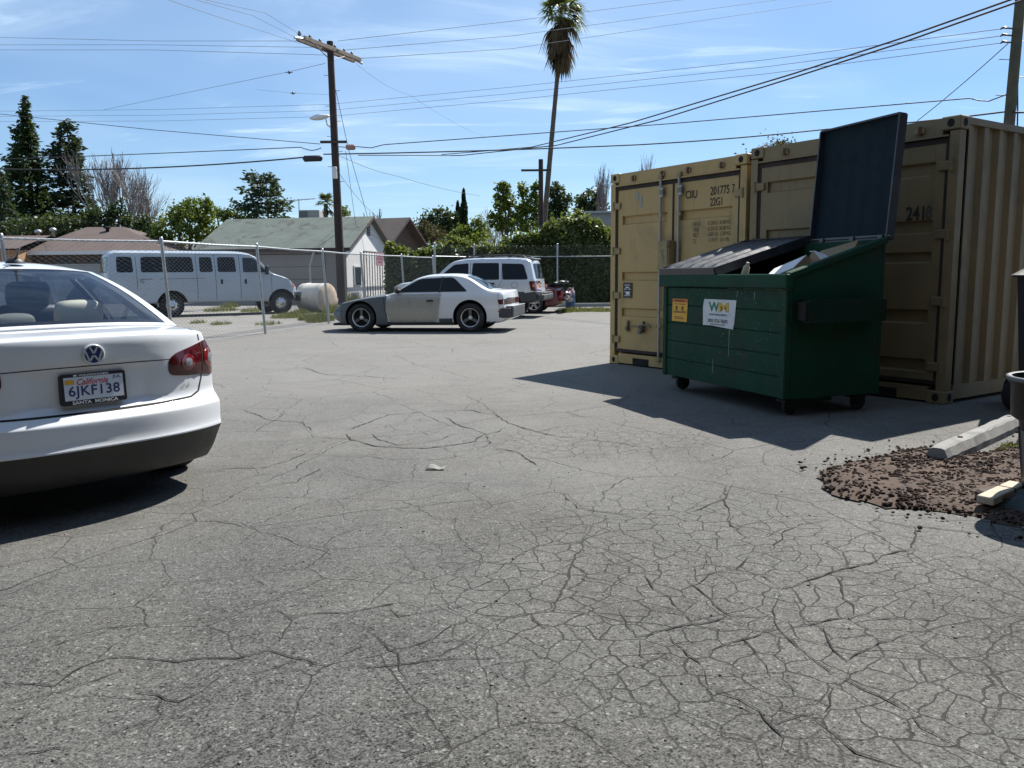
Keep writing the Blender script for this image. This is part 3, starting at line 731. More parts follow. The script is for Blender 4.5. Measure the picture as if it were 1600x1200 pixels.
# ---------------------------------------------------------------- white saloon in the left foreground
def arr(*segs):
    out = []
    for a, b, n in segs: out += [a + (b - a) * i / n for i in range(n)]
    return out + [segs[-1][1]]
def white_sedan():
    A = G(147, 600, -.13)                            # only the bearing is used
    fw = rad(49)                                  # the nose points away to the left
    D = 4.55
    X = (138 - 800) / FPX * D
    root = thing('parked_car', 'white four door saloon parked at the left, its tail towards us', 'car')
    fwd = Vector((-math.sin(fw), math.cos(fw), 0)); lat = Vector((math.cos(fw), math.sin(fw), 0))
    org = Vector((X, D, 0)) - fwd * .10
    root.location = (org.x, org.y, -.128); root.rotation_euler = (0, 0, math.atan2(fwd.y, fwd.x)); root.scale = (1, 1.065, 1)
    bel = .94
    def relief(y, z):
        # recess for the number plate in the lid, rounded at its corners
        a = sstep(.36, .29, abs(y)) * sstep(.615, .66, z) * sstep(.885, .845, z)
        # the lid stands in above the bumper shelf
        return .030 * a
    sp = dict(xs=arr((0, .12, 4), (.12, .42, 6), (.42, 1.5, 12), (1.5, 4.0, 18), (4.0, 4.55, 8)),
              vs=[-1, -.985, -.95, -.88, -.8, -.7, -.6, -.5, -.42, -.385, -.35, -.315, -.28, -.2, -.1, 0, .1, .2, .28, .315, .35, .385, .42, .5, .6, .7, .8, .88, .95, .985, 1],
              ws=[0, .03, .10, .18, .25, .268, .285, .36, .42, .431, .438, .455, .473, .481, .495, .51, .53, .555, .58, .61, .65, .70, .76, .82, .87, .91, .95, .98, .993, 1],
              top=[(0, 1.035), (.02, 1.045), (.08, 1.05), (.30, 1.055), (.62, 1.06), (.8, .985), (3.05, .96), (3.3, .985), (3.6, .975), (4.2, .85), (4.45, .74), (4.55, .68)],
              bot=[(0, .215), (.1, .20), (.9, .19), (4.2, .18), (4.55, .24)],
              hw=[(0, .775), (.15, .80), (.4, .835), (.8, .868), (1.2, .885), (3.2, .885), (3.9, .87), (4.3, .80), (4.55, .72)],
              tum=[(.18, .93), (.26, .965), (.42, .995), (.55, 1.0), (.72, .985), (.9, .955), (1.06, .90)], belt=2.0, lean=0, crown=.028, edge=.012,
              rear=[(.20, .13), (.30, .06), (.41, .022), (.425, -.004), (.435, -.002), (.44, .012), (.55, .008), (.575, .012), (.61, .045), (.625, .062), (.635, .070), (.66, .078), (.80, .066), (.92, .058), (1.0, .050), (1.03, .062), (1.06, .085)],
              front=[(.2, .12), (.4, .0), (.7, .06), (.95, .3)], rc=.20, fc=.30, rp=2.9, relief=relief, fade=.42, sharp=28)
    def cls(c, n):
        if c.z < .428 and c.x < .75: return 2
        if c.z > .90 and .78 < c.x < 3.2 and n.z > .5: return 1
        return 0
    body = body_object('body', sp, [M['white_paint'], M['gap'], M['bumper_plastic']], root, [(1.02, .33, .345, .62, 1.1), (3.67, .33, .345, .62, 1.1)], cls)
    bump = split_off(body, 2, 'rear_bumper', M['bumper_plastic'], root); bump['label'] = 'black lower half of the rear bumper'
    bvh = bvh_of(body)
    # --- cabin: roof, pillars and glass lofted from the belt line to the roof line
    N = 96
    def ring(kind):
        if kind == 0: xr, xf, hw, cr, cf, ex = .60, 3.24, .775, .12, .40, 3.2
        else: xr, xf, hw, cr, cf, ex = 1.33, 2.42, .545, .07, .10, 3.0
        pts = []
        # right rear centre -> round; parametrised so that corners of both rings carry the same index
        def rear(v): return (xr + cr * abs(v) ** 2.6, v * hw)
        def front(v): return (xf - cf * abs(v) ** 2.4, v * hw)
        n4 = N // 4
        for i in range(n4): pts.append(rear(-1 + 2 * i / n4))
        x0 = rear(1)[0]; x1 = front(1)[0]
        for i in range(n4):
            t = i / n4; bow = .05 * math.sin(PI * t) if kind == 0 else .035 * math.sin(PI * t); pts.append((x0 + (x1 - x0) * t, hw + bow))
        for i in range(n4): pts.append(front(1 - 2 * i / n4))
        for i in range(n4):
            t = i / n4; bow = .05 * math.sin(PI * t) if kind == 0 else .035 * math.sin(PI * t); pts.append((x1 + (x0 - x1) * t, -hw - bow))
        return pts
    b0, b1 = ring(0), ring(1)
    rows = [0, .03, .07, .15, .3, .45, .6, .75, .87, .93, .97, 1.0]
    def pt(i, t):
        a, b = b0[i % N], b1[i % N]
        s = t; x = a[0] + (b[0] - a[0]) * s; y = a[1] + (b[1] - a[1]) * s
        seg = (i % N) / (N / 4)
        ze = .985
        if seg <= 1: v = abs(-1 + 2 * seg); z0 = 1.068 - .035 * v ** 2.5
        elif seg <= 2: z0 = 1.033 - .085 * (seg - 1)
        elif seg <= 3: v = abs(1 - 2 * (seg - 2)); z0 = .968 - .02 * v ** 2
        else: z0 = .948 + .085 * (seg - 3)
        zr = 1.425 - .035 * (abs(b[1]) / .58) ** 3
        bow = math.sin(PI * min(1, t)) * .035
        z = z0 + (zr - z0) * s + bow * (1 if seg <= 1 or 2 <= seg <= 3 else 0)
        y *= 1 + (.03 * math.sin(PI * t) if (1 < seg < 2 or seg > 3) else 0)
        return Vector((x, y, z))
    paint_, glass, band = MB(), {}, MB()
    n4 = N // 4
    def what(i, k):
        t0, t1 = rows[k], rows[k + 1]; tm = (t0 + t1) / 2; q = i % N; seg = q // n4; u = (q % n4 + .5) / n4
        if seg == 0 or seg == 2:
            if (.025 if seg == 0 else .05) < u < (.975 if seg == 0 else .95) and tm > .03 and tm < .965: return 'rear_window' if seg == 0 else 'windscreen'
            return 'paint'
        uu = u if seg == 1 else 1 - u
        if tm < .05 or tm > .93: return 'paint'
        lim0 = .16 + .0 * tm; lim1 = .93
        if uu < lim0 or uu > lim1: return 'paint'
        if .50 < uu < .55: return 'pillar'
        return ('side_window', seg, uu > .52)
    cell = {}
    for i in range(N):
        for k in range(len(rows) - 1): cell.setdefault(what(i, k), []).append((i, k))
    def patchcells(mbx, cells, inset=0.0, mi=0):
        ids = {}; V = []; Fs = []
        for i, k in cells:
            f = []
            for a, b in ((i, k), (i + 1, k), (i + 1, k + 1), (i, k + 1)):
                key = (a % N, b)
                if key not in ids:
                    p = pt(a, rows[b]); c = Vector((p.x * .9 + .19, p.y * .0, 1.1)); d = (c - p).normalized(); ids[key] = len(V); V.append(p + d * inset)
                f.append(ids[key])
            Fs.append(tuple(f))
        mbx.add(V, Fs, mi, True); return mbx
    pb = MB(); patchcells(pb, cell['paint'])
    # roof skin
    rv = []; half = 14
    def roof(u, v):
        # u along the length, v across
        yy = -1 + 2 * v
        xr = 1.33 + .07 * abs(yy) ** 2.6; xf = 2.42 - .10 * abs(yy) ** 2.4
        x = xr + (xf - xr) * u; y = yy * (.545 + .035 * math.sin(PI * u))
        z = 1.425 - .035 * abs(yy) ** 3 * (.545 / .58) ** 3 + .032 * math.sin(PI * u) * (1 - abs(yy) ** 3)
        z += .015 * (1 - abs(yy) ** 4) * min(1, u * 6, (1 - u) * 6)
        return (x, y, z)
    pb.grid(roof, 16, n4, 0)
    ro = pb.build('roof', M['white_paint'], root, recalc=True)
    md = ro.modifiers.new('w', 'WELD'); md.merge_threshold = .004; md = ro.modifiers.new('s', 'SOLIDIFY'); md.thickness = .03; md.offset = -1; realize(ro)
    ro.data.set_sharp_from_angle(angle=rad(40))
    for key, cells in cell.items():
        if key == 'paint': continue
        if key == 'pillar':
            for sd in (0, 1):
                o = patchcells(MB(), [c for c in cells if (c[0] % N < N // 2) == bool(sd)]).build('door_pillar', M['black_plastic'], root); o.modifiers.new('s', 'SOLIDIFY').thickness = .03; realize(o)
            continue
        nm = key if isinstance(key, str) else 'side_window'
        o = patchcells(MB(), cells, .006).build(nm, M['glass'], root)
    # dark printed border inside the rear window
    bd = MB(); cells = [(i, k) for i, k in cell['rear_window'] if (i % n4) in (1, n4 - 2) or rows[k] < .05 or rows[k + 1] > .94]
    patchcells(bd, cells, .012).build('window_border', M['black_plastic'], root)
    # --- interior
    it = MB()
    it.grid(lambda u, v: (.68 + .55 * u, (-1 + 2 * v) * .60, 1.0 - .02 * u), 4, 6, 0)       # parcel shelf
    it.box((1.9, 0, .80), (1.7, 1.25, .02), 0)
    it.box((3.0, 0, .93), (.35, 1.25, .1), 0, bev=.03)                                     # dashboard
    it.build('parcel_shelf', M['dark_leather'], root)
    def cushion(name, c, size, mat, tilt=0.0):
        m = MB(); m.box((0, 0, 0), size, 0, bev=min(size) * .32)
        o = m.build(name, mat, root); o.location = c; o.rotation_euler = (0, tilt, 0)
        md = o.modifiers.new('s', 'SUBSURF'); md.levels = md.render_levels = 2; realize(o)
        for p in o.data.polygons: p.use_smooth = True
        return o
    for y in (-.37, .37): cushion('headrest', (1.20, y, 1.115), (.12, .30, .20), M['beige_leather'], rad(-12))
    cushion('headrest', (1.21, 0, 1.075), (.11, .24, .13), M['beige_leather'], rad(-12))
    cushion('rear_seat', (1.27, 0, .86), (.18, 1.20, .36), M['beige_leather'], rad(-14))
    for y in (-.36, .36):
        cushion('front_seat', (2.12, y, .92), (.16, .50, .52), M['dark_leather'], rad(-12))
        cushion('headrest', (2.05, y, 1.235), (.11, .29, .21), M['dark_leather'], rad(-8))
    # --- rear details, projected onto the tail
    gp = MB()
    line(gp, bvh, '-x', [(-.655, .80), (-.66, .74), (-.63, .655), (-.56, .628), (-.3, .622), (0, .62), (.3, .622), (.56, .628), (.63, .655), (.66, .74), (.655, .80)], .009, .003, .04)
    line(gp, bvh, '-x', [(-.455, .87), (-.2, .875), (.2, .875), (.455, .87)], .005, .002, .04)
    for s in (-1, 1):
        line(gp, bvh, '-x', [(s * .66, .965), (s * .655, 1.0), (s * .64, 1.03)], .008, .003, .02)
        line(gp, bvh, '+z', [(.26, s * .655), (.3, s * .665), (.56, s * .675), (.70, s * .63)], .008, .003, .05)
    gp.build_each('panel_gap', M['gap'], root)
    # the lip of the lid
    lp = MB()
    tl = None
    for s in (-1, 1):
        poly = rounded([(s * .415, .775), (s * .42, .872), (s * .47, .905), (s * .63, .945), (s * .72, .965), (s * .785, .955), (s * .815, .86), (s * .80, .765), (s * .74, .74), (s * .67, .755), (s * .55, .76)], [.05, .04, .06, .1, .08, .04, .1, .06, .05, .03, .05])
        tl = patch(MB(), bvh, '-x', poly, .006, .03, 0, .03, .016).build('tail_light', M['red_lens'], root)
        tb = bvh_of(tl)
        def ringpoly(cx, cz, r, ry=None): return [(cx + r * math.cos(2 * PI * k / 24), cz + (ry or r) * math.sin(2 * PI * k / 24)) for k in range(24)]
        for (cx, cz, r, rt) in ((.548, .842, .054, .026), (.735, .853, .066, .030)):
            patch(MB(), tb, '-x', ringpoly(s * cx, cz, r * .92), .004, .02, 0, .004, .004).build('lamp_ring', M['red_bright'], tl)
            patch(MB(), tb, '-x', ringpoly(s * cx, cz, rt), .008, .015, 0, .004, .004).build('lamp_lens', M['clear_lens'], tl)
        g2 = MB(); line(g2, tb, '-x', [(s * .663, .752), (s * .665, .97)], .006, .002, .02); g2.build('lamp_gap', M['gap'], tl)
    # number plate with its frame and lettering
    base = [proj(bvh, '-x', a, b, 0) for a, b in ((-.15, .70), (.15, .70), (0, .82), (0, .68))]
    px = min(p.x for p in base) - .022; tilt = rad(3)
    def onplate(y, z, d=0.0): return Vector((px - d + math.sin(tilt) * (z - .752), y, .752 + (z - .752)))
    m = MB()
    fo = rounded([(-.163, .668), (.163, .668), (.163, .836), (-.163, .836)], .012)
    n = len(fo); m.add([onplate(-a, b, .004) for a, b in fo] + [onplate(-a, b, -.03) for a, b in fo], [tuple(range(n))] + [(i, (i + 1) % n, n + (i + 1) % n, n + i) for i in range(n)], 0)
    pl = m.build('plate_frame', M['black_plastic'], root)
    M['plate_white'] = pm('plate_white', (.62, .66, .72), .35, 0, .04, 8); M['ink_blue'] = pm('ink_blue', (.02, .035, .13), .5, 0, .1, 20)
    M['ink_red'] = pm('ink_red', (.5, .03, .05), .5, 0, .1, 20); M['ink_white'] = pm('ink_white', (.75, .75, .75), .5, 0, .05, 20); M['ink_black'] = pm('ink_black', (.02, .02, .02), .6, 0, .2, 12)
    M['sticker_yellow'] = pm('sticker_yellow', (.70, .36, .02), .5, 0, .12, 15); M['sticker_orange'] = pm('sticker_orange', (.60, .12, .015), .5, 0, .15, 15)
    m = MB(); m.add([onplate(-a, b, .0055) for a, b in ((-.148, .694), (.148, .694), (.148, .820), (-.148, .820))], [(0, 1, 2, 3)]); m.build('number_plate', M['plate_white'], pl)
    fr = lambda x, y: onplate(-x, y, .0072)
    m = MB(); text(m, '6JKF138', fr, -.128, .700, .256, .072, 0, .012, 0, 1.05); m.build('plate_number', M['ink_blue'], pl)
    m = MB(); text(m, 'California', fr, -.085, .776, .155, .034, 0, .008, .35); m.build('plate_script', M['ink_red'], pl)
    m = MB(); text(m, 'JUL', fr, .095, .794, .044, .020, 0, .012); m.build('plate_month', M['ink_blue'], pl)
    m = MB(); m.add([onplate(-a, b, .007) for a, b in ((-.144, .783), (-.098, .783), (-.098, .806), (-.144, .806))], [(0, 1, 2, 3)]); m.build('plate_sticker', M['sticker_yellow'], pl)
    m = MB(); text(m, 'SANTA  MONICA', fr, -.115, .6715, .23, .019, 0, .03); m.build('frame_lettering', M['ink_white'], pl); m = MB(); text(m, 'VOLKSWAGEN', fr, -.075, .823, .15, .0105, 0, .03)
    m.add([onplate(-a, b, .0072) for a, b in ((-.1, .824), (-.082, .824), (-.082, .833), (-.1, .833))], [(0, 1, 2, 3)]); m.build('frame_lettering', M['ink_white'], pl)
    # round badge
    pb_ = proj(bvh, '-x', 0, .938, 0); bt = rad(4)
    bx = bpy.data.objects.new('badge', None); link(bx, root); bx.location = pb_ + Vector((-.004, 0, 0)); bx.empty_display_size = .05
    m = MB(); m.lathe([(.050, .012), (.057, .0), (.056, -.010), (.050, -.013), (.046, -.010), (.045, -.003)], 36, 0, axis='x')
    def stroke(a, b, wdt=.0085):
        a = Vector((0, a[0], a[1])); b = Vector((0, b[0], b[1])); t = (b - a).normalized(); nn = Vector((0, -t.z, t.y)) * wdt / 2; d = Vector((-.012, 0, 0)); e = Vector((-.004, 0, 0))
        m.add([a + nn + d, a - nn + d, b - nn + d, b + nn + d, a + nn + e, a - nn + e, b - nn + e, b + nn + e], [(0, 1, 2, 3), (0, 4, 5, 1), (2, 6, 7, 3), (1, 5, 6, 2), (0, 3, 7, 4)])
    for s in (-1, 1):
        stroke((s * .018, .040), (s * .001, .006)); stroke((s * .042, .020), (s * .022, -.036)); stroke((s * .022, -.036), (s * .003, .001 - .006))
    M['silver_letters'] = pm('silver_letters', (.58, .60, .63), .25, .25, .03, 8); m.build('badge_letters', M['silver_letters'], bx)
    m = MB(); m.lathe([(.047, -.004), (.03, -.006), (0, -.007)], 36, 0, axis='x'); m.build('badge_disc', M['ink_blue'], bx)
    # small lettering on the lid and a lid chrome mark
    fr2 = lambda x, y: proj(bvh, '-x', -x, y, .003)
    m = MB(); text(m, '2.5', fr2, .50, .692, .065, .020, 0, .02, .2); m.build('lid_lettering', M['chrome'], root); m = MB(); text(m, 'Jetta', fr2, -.60, .69, .12, .024, 0, .02, .1); m.build('lid_lettering', M['chrome'], root)
    # aerial on the roof, tow mark, exhaust
    m = MB(); m.lathe([(.055, 0), (.05, .018), (.032, .034), (.012, .042)], 20, 0, c=(1.42, -.10, 1.452)); m.build('aerial_foot', M['black_plastic'], root)
    m = MB(); m.tube([(1.40, -.10, 1.48), (1.37, -.10, 1.51), (1.32, -.10, 1.55)], [.010, .007, .005], 8); m.build('aerial', M['black_plastic'], root)
    m = MB()
    for dy in (.63,): m.lathe([(.030, .20), (.032, .02), (.027, .015), (.026, .2)], 20, 0, c=(-.0, dy, .235), axis='x')
    m.build('exhaust_pipe', M['steel_dark'], root)
    m = MB(); m.box((2.3, 0, .19), (3.8, 1.3, .05), 0); m.build('underbody', M['gap'], root)
    for x in (1.02, 3.67):
        for s in (1, -1): wheel(root, x, s * .80, .318, .215, s)
    for s in (1, -1):
        m = MB(); m.box((3.05, s * .98, 1.02), (.10, .2, .13), 0, bev=.035); m.build('door_mirror', M['white_paint'], root)
    for s, ax in ((1, '+y'), (-1, '-y')):
        sb = MB(); line(sb, bvh, ax, [(1.55, .92), (1.60, .6), (1.75, .25)], .007); line(sb, bvh, ax, [(2.35, .92), (2.35, .25)], .007); line(sb, bvh, ax, [(3.3, .9), (3.35, .3)], .007)
        sb.build_each('door_gap', M['gap'], root)
    return root
white_sedan()
# ------------------------------------------------------------------ two shipping containers side by side, door ends towards us
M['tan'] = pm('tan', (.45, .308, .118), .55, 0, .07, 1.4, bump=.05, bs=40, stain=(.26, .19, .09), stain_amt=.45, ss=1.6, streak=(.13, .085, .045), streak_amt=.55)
M['tan_shaded'] = pm('tan_shaded', (.235, .172, .085), .6, 0, .08, 1.4, bump=.05, bs=40, stain=(.13, .105, .065), stain_amt=.5, ss=1.6, streak=(.075, .05, .03), streak_amt=.6)  # darker copy of the tan: the right container's shade put into its colour
M['tan_dark'] = pm('tan_dark', (.30, .235, .11), .6, 0, .15, 4, stain=(.10, .055, .025), stain_amt=.7, ss=5)
M['rust'] = pm('rust', (.115, .05, .022), .85, 0, .35, 9)
M['gasket'] = pm('gasket', (.035, .024, .02), .8, 0, .3, 6)
M['rod'] = pm('rod', (.36, .36, .35), .5, .4, .12, 6, stain=(.16, .10, .06), stain_amt=.4, ss=7)
M['hole'] = pm('hole', (.012, .011, .01), .9, 0, .2, 3)
M['grime'] = pm('grime', (.15, .125, .085), .8, 0, .3, 7)
CA = Vector((1.363, 11.449, 0)); CAZ = rad(146.1)
cu = Vector((math.sin(CAZ), math.cos(CAZ), 0))            # along the doors, to the right
CW_, CL_ = 2.32, 6.0

def container(loc, label, H_, bands, body_m, rods, texts, extra):
    """local frame: x along the door end, y into the container, z up"""
    root = thing('shipping_container', label, 'container', loc, math.atan2(cu.y, cu.x), 'shipping containers side by side')
    W_, L_ = CW_, CL_
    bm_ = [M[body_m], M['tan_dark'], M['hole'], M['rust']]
    # frame: four posts, headers and sills
    for x in (.045, W_ - .045):
        for yy in (.05, L_ - .05): m = MB(); m.box((x, yy, H_ / 2), (.09, .10, H_ - .24), 0); m.build('corner_post', M[body_m], root)
    m = MB(); m.box((W_ / 2, .06, H_ - .075), (W_ - .32, .11, .15), 0); m.box((W_ / 2, .055, H_ - .156), (W_ - .2, .13, .016), 0)
    for xx in (.45, .98, 1.42, 1.95): m.box((xx, -.005, H_ - .085), (.085, .03, .05), 1); m.box((xx + .01, -.02, H_ - .085), (.03, .02, .07), 3)
    m.build('door_header', bm_, root)
    m = MB(); m.box((W_ / 2, .05, .085), (W_ - .34, .10, .13), 0)
    for xx in (.62, W_ - .62): m.box((xx, -.002, .06), (.30, .012, .09), 2)
    m.build('door_sill', bm_, root)
    m = MB(); m.box((W_ / 2, L_ / 2, .14), (W_ - .1, L_ - .3, .03), 0); m.build('floor', M['wood_dark'], root)
    # castings with their holes
    for x in (0, 1):
        for yy in (0, 1):
            for zz in (0, 1):
                c = MB(); sx = .178; cx = sx / 2 - .005 if x == 0 else W_ - sx / 2 + .005; cy = .081 - .008 if yy == 0 else L_ - .073; cz = .059 if zz == 0 else H_ - .059 + .008
                c.box((cx, cy, cz), (sx, .162, .118), 0, bev=.008)
                fy = cy - .0815 if yy == 0 else cy + .0815
                ov = [(.028 * math.cos(2 * PI * k / 20) , .040 * math.sin(2 * PI * k / 20)) for k in range(20)]
                sgn = -1 if yy == 0 else 1
                c.prism(ov, 0, .003, 1, lambda a, b, z: (cx + a * 1.15, fy + sgn * z, cz + b * .9))
                fx = cx - sx / 2 if x == 0 else cx + sx / 2; sg = -1 if x == 0 else 1
                c.prism(ov, 0, .003, 1, lambda a, b, z: (fx + sg * z, cy + a * 1.15, cz + b * .9))
                if zz == 1: c.prism(ov, 0, .003, 1, lambda a, b, z: (cx + a * 1.2, cy + b * 1.2, cz + .059 + z))
                c.build('corner_casting', [M[body_m], M['hole']], root)
    # corrugated sides and roof
    def corr(length, pitch, depth):
        out = []; x = 0
        while x < length - pitch:
            out += [(x, 0), (x + pitch * .28, 0), (x + pitch * .5, depth), (x + pitch * .78, depth)]; x += pitch
        return out + [(x, 0), (length, 0)]
    pr = corr(L_ - .34, .272, .036)
    for s in (0, 1):
        m = MB(); z0, z1 = .165, H_ - .06
        def sp_(d): return .012 + d if s == 0 else W_ - .012 - d
        V = []
        for a, d in pr: V += [(sp_(d), .17 + a, z0), (sp_(d), .17 + a, z1)]
        for a, d in pr: V += [(sp_(d + .012), .17 + a, z0), (sp_(d + .012), .17 + a, z1)]
        n = len(pr); F_ = [(2 * i, 2 * i + 1, 2 * i + 3, 2 * i + 2) for i in range(n - 1)] + [(2 * (n + i), 2 * (n + i) + 2, 2 * (n + i) + 3, 2 * (n + i) + 1) for i in range(n - 1)]
        m.add(V, F_, 0)
        x = .03 if s == 0 else W_ - .03
        m.box((x, L_ / 2, H_ - .03), (.06, L_ - .3, .06), 0); m.box((x, L_ / 2, .10), (.05, L_ - .3, .13), 0)
        m.build('side_wall', bm_, root)
    m = MB(); m.grid(lambda u, v: (.05 + (W_ - .1) * v, .12 + (L_ - .24) * u, H_ - .028 - .012 * (int(u * 30) % 2)), 60, 6, 0, False); m.build('roof', M[body_m], root)
    m = MB(); m.box((W_ / 2, L_ - .07, H_ / 2), (W_ - .2, .04, H_ - .3), 0); m.build('end_wall', M[body_m], root)
    # two door leaves with pressed channels
    for leaf in (0, 1):
        x0 = .115 if leaf == 0 else W_ / 2 + .014; x1 = W_ / 2 - .014 if leaf == 0 else W_ - .115
        d = MB(); z0, z1 = .205, H_ - .20; f = .10; yf = .022
        prof = [(z0, 0)]
        for zc_, hh in bands:
            prof += [(zc_ - hh / 2 - .018, 0), (zc_ - hh / 2, .034), (zc_ + hh / 2, .034), (zc_ + hh / 2 + .018, 0)]
        prof += [(z1, 0)]
        for (za, da), (zb_, db) in zip(prof, prof[1:]): d.quad((x0 + f, yf + da, za), (x1 - f, yf + da, za), (x1 - f, yf + db, zb_), (x0 + f, yf + db, zb_), 0)
        for a, b in ((x0, x0 + f), (x1 - f, x1)): d.quad((a, yf, z0), (b, yf, z0), (b, yf, z1), (a, yf, z1), 0)
        for zc_, hh in bands:
            for xx in (x0 + f, x1 - f): d.quad((xx, yf, zc_ - hh / 2 - .018), (xx, yf + .034, zc_ - hh / 2), (xx, yf + .034, zc_ + hh / 2), (xx, yf, zc_ + hh / 2 + .018), 0)
        d.box(((x0 + x1) / 2, yf + .05, (z0 + z1) / 2), (x1 - x0, .02, z1 - z0), 0)
        leafo = d.build('door', bm_, root, recalc=False)
        g = MB(); t = .038
        for (cx, cz, sx, sz) in (((x0 + x1) / 2, z1 + .006, x1 - x0 + .04, t * 1.2), ((x0 + x1) / 2, z0 - .012, x1 - x0 + .04, t), (x0 - .010 if leaf == 0 else x1 + .010, (z0 + z1) / 2, t * 1.15, z1 - z0 - .04)):
            g.box((cx, .026, cz), (sx, .02, sz), 0)
        if leaf == 0: g.box((W_ / 2, .024, (z0 + z1) / 2), (.026, .02, z1 - z0 - .04), 0)
        g.build('gasket', M['gasket'], leafo)
        for k in range(4):
            zz = .34 + k * (H_ - .76) / 3; hx = .075 if leaf == 0 else W_ - .075
            h_ = MB(); h_.box((hx + (.045 if leaf == 0 else -.045), .008, zz), (.13, .022, .085), 0, bev=.008); h_.cyl((hx - (.02 if leaf == 0 else -.02), .0, zz - .055), (hx - (.02 if leaf == 0 else -.02), .0, zz + .055), .018, 10, 0)
            h_.build('hinge', M['tan_dark' if body_m == 'tan' else body_m], leafo)
        for xr in rods[leaf]:
            r_ = MB(); r_.cyl((xr, -.012, .10), (xr, -.012, H_ - .085), .0175, 14, 0)
            for zz in (.12, H_ - .115): r_.box((xr, -.012, zz), (.075, .045, .055), 1, bev=.008)
            for zz in (H_ - .32, H_ - .30): r_.box((xr + .02, -.016, zz), (.075, .03, .10), 0, bev=.008)
            for zz in (.55, 1.30, 1.95): r_.box((xr, -.010, zz), (.075, .030, .045), 1, bev=.006)
            r_.build('lock_rod', [M['rod'], M['tan_dark']], leafo)
    for t in texts:
        m = MB(); s, x0, z0, w_, h_, mat = t[:6]
        text(m, s, lambda a, b: (a, .0185, b), x0, z0, w_, h_, 0, t[6] if len(t) > 6 else .0); m.build('lettering', M[mat], root)
    extra(root)
    return root
M['ink_brown'] = pm('ink_brown', (.035, .022, .012), .7, 0, .25, 20); M['ink_fade'] = pm('ink_fade', (.13, .10, .055), .8, 0, .3, 14); M['ink_grey'] = pm('ink_grey', (.07, .065, .055), .8, 0, .3, 14)
M['plate_dark'] = pm('plate_dark', (.03, .024, .028), .5, 0, .2, 9); M['brass'] = pm('brass', (.18, .16, .13), .5, .6, .3, 9)

def extra_left(root):
    lb = MB(); lb.box((1.12, -.05, 1.45), (.19, .12, .36), 0, bev=.008); lb.box((1.12, -.115, 1.45), (.16, .012, .32), 0); lb.build('lock_box', M['tan_dark'], root)
    pl = MB(); pl.box((.335, .016, 1.005), (.175, .010, .20), 0); o = pl.build('data_plate', M['plate_dark'], root)
    q = MB()
    for (cx, cz, w_, h_) in ((.335, 1.045, .07, .014), (.30, 1.022, .05, .010), (.375, 1.022, .05, .010), (.345, .965, .07, .034), (.335, .935, .12, .006), (.335, .985, .12, .006), (.335, 1.075, .11, .008)): q.box((cx, .0095, cz), (w_, .004, h_), 0)
    q.build('plate_marks', M['ink_white'], o)
    for xx, kind in ((.36, 0), (.66, 1)):
        h_ = MB(); z = .50
        h_.box((xx, .0, z + .03), (.03, .03, .15), 0, bev=.005); h_.box((xx, -.02, z), (.055, .03, .05), 0, bev=.008)
        if kind: h_.tube([(xx - .2, -.02, z + .03), (xx - .04, -.03, z + .035), (xx + .12, -.03, z + .07), (xx + .16, -.02, z + .03)], .012, 8, 0); h_.box((xx - .015, -.045, z - .03), (.075, .045, .06), 0, bev=.012); h_.tube([(xx - .03, -.04, z), (xx - .03, -.045, z + .05), (xx + .01, -.045, z + .05), (xx + .01, -.04, z)], .007, 6, 0)
        h_.build('handle_latch', M['brass'], root)
    pm2 = pm('old_patch', (.30, .31, .27), .7, 0, .06, 6)
    for (cx, cz, w_, h_) in ((.50, 2.23, .055, .10), (.57, 2.16, .05, .16)): q = MB(); q.box((cx, .0195, cz), (w_, .003, h_), 0); q.build('worn_patch', pm2, root)
bandsL = [(.71, .085), (1.19, .085), (1.93, .085)]
bandsR = [(.34, .09), (.80, .10), (1.35, .07), (1.63, .09), (2.15, .09)]
container(CA, 'yellow tan container farther left with locking rods and clear lettering', 2.545, bandsL, 'tan', ((.965,), (1.285,)),
    [('CIIU', 1.365, 2.125, .19, .095, 'ink_brown', .012), ('201775', 1.765, 2.135, .29, .10, 'ink_brown', .012), ('7', 2.095, 2.135, .038, .10, 'ink_brown', .012), ('22G1', 1.765, 2.01, .185, .095, 'ink_brown', .012),
     ('MAX.WT.', 1.50, 1.785, .13, .052, 'ink_fade'), ('TARE', 1.50, 1.72, .10, .052, 'ink_fade'), ('NET', 1.50, 1.655, .095, .052, 'ink_fade'), ('CU.', 1.50, 1.585, .06, .052, 'ink_fade'),
     ('67,200 LB. 30,480 KG.', 1.735, 1.785, .36, .052, 'ink_fade'), ('62,350 LB. 28,280 KG.', 1.735, 1.72, .36, .052, 'ink_fade'), ('4,850 LB.  2,200 KG.', 1.745, 1.655, .35, .052, 'ink_fade'), ('1,170 FT.  33.1 M3.', 1.755, 1.585, .32, .052, 'ink_fade')], extra_left)
def extra_right(root):
    pass
container(CA + cu * (CW_ + .06), 'tan container nearer right, its paint darkened for the shade, behind the green dumpster', 2.585, bandsR, 'tan_shaded', ((), ()),
    [('241', 1.84, 1.695, .18, .13, 'ink_black', .025), ('8', 2.032, 1.695, .06, .13, 'ink_grey', .025)], extra_right)

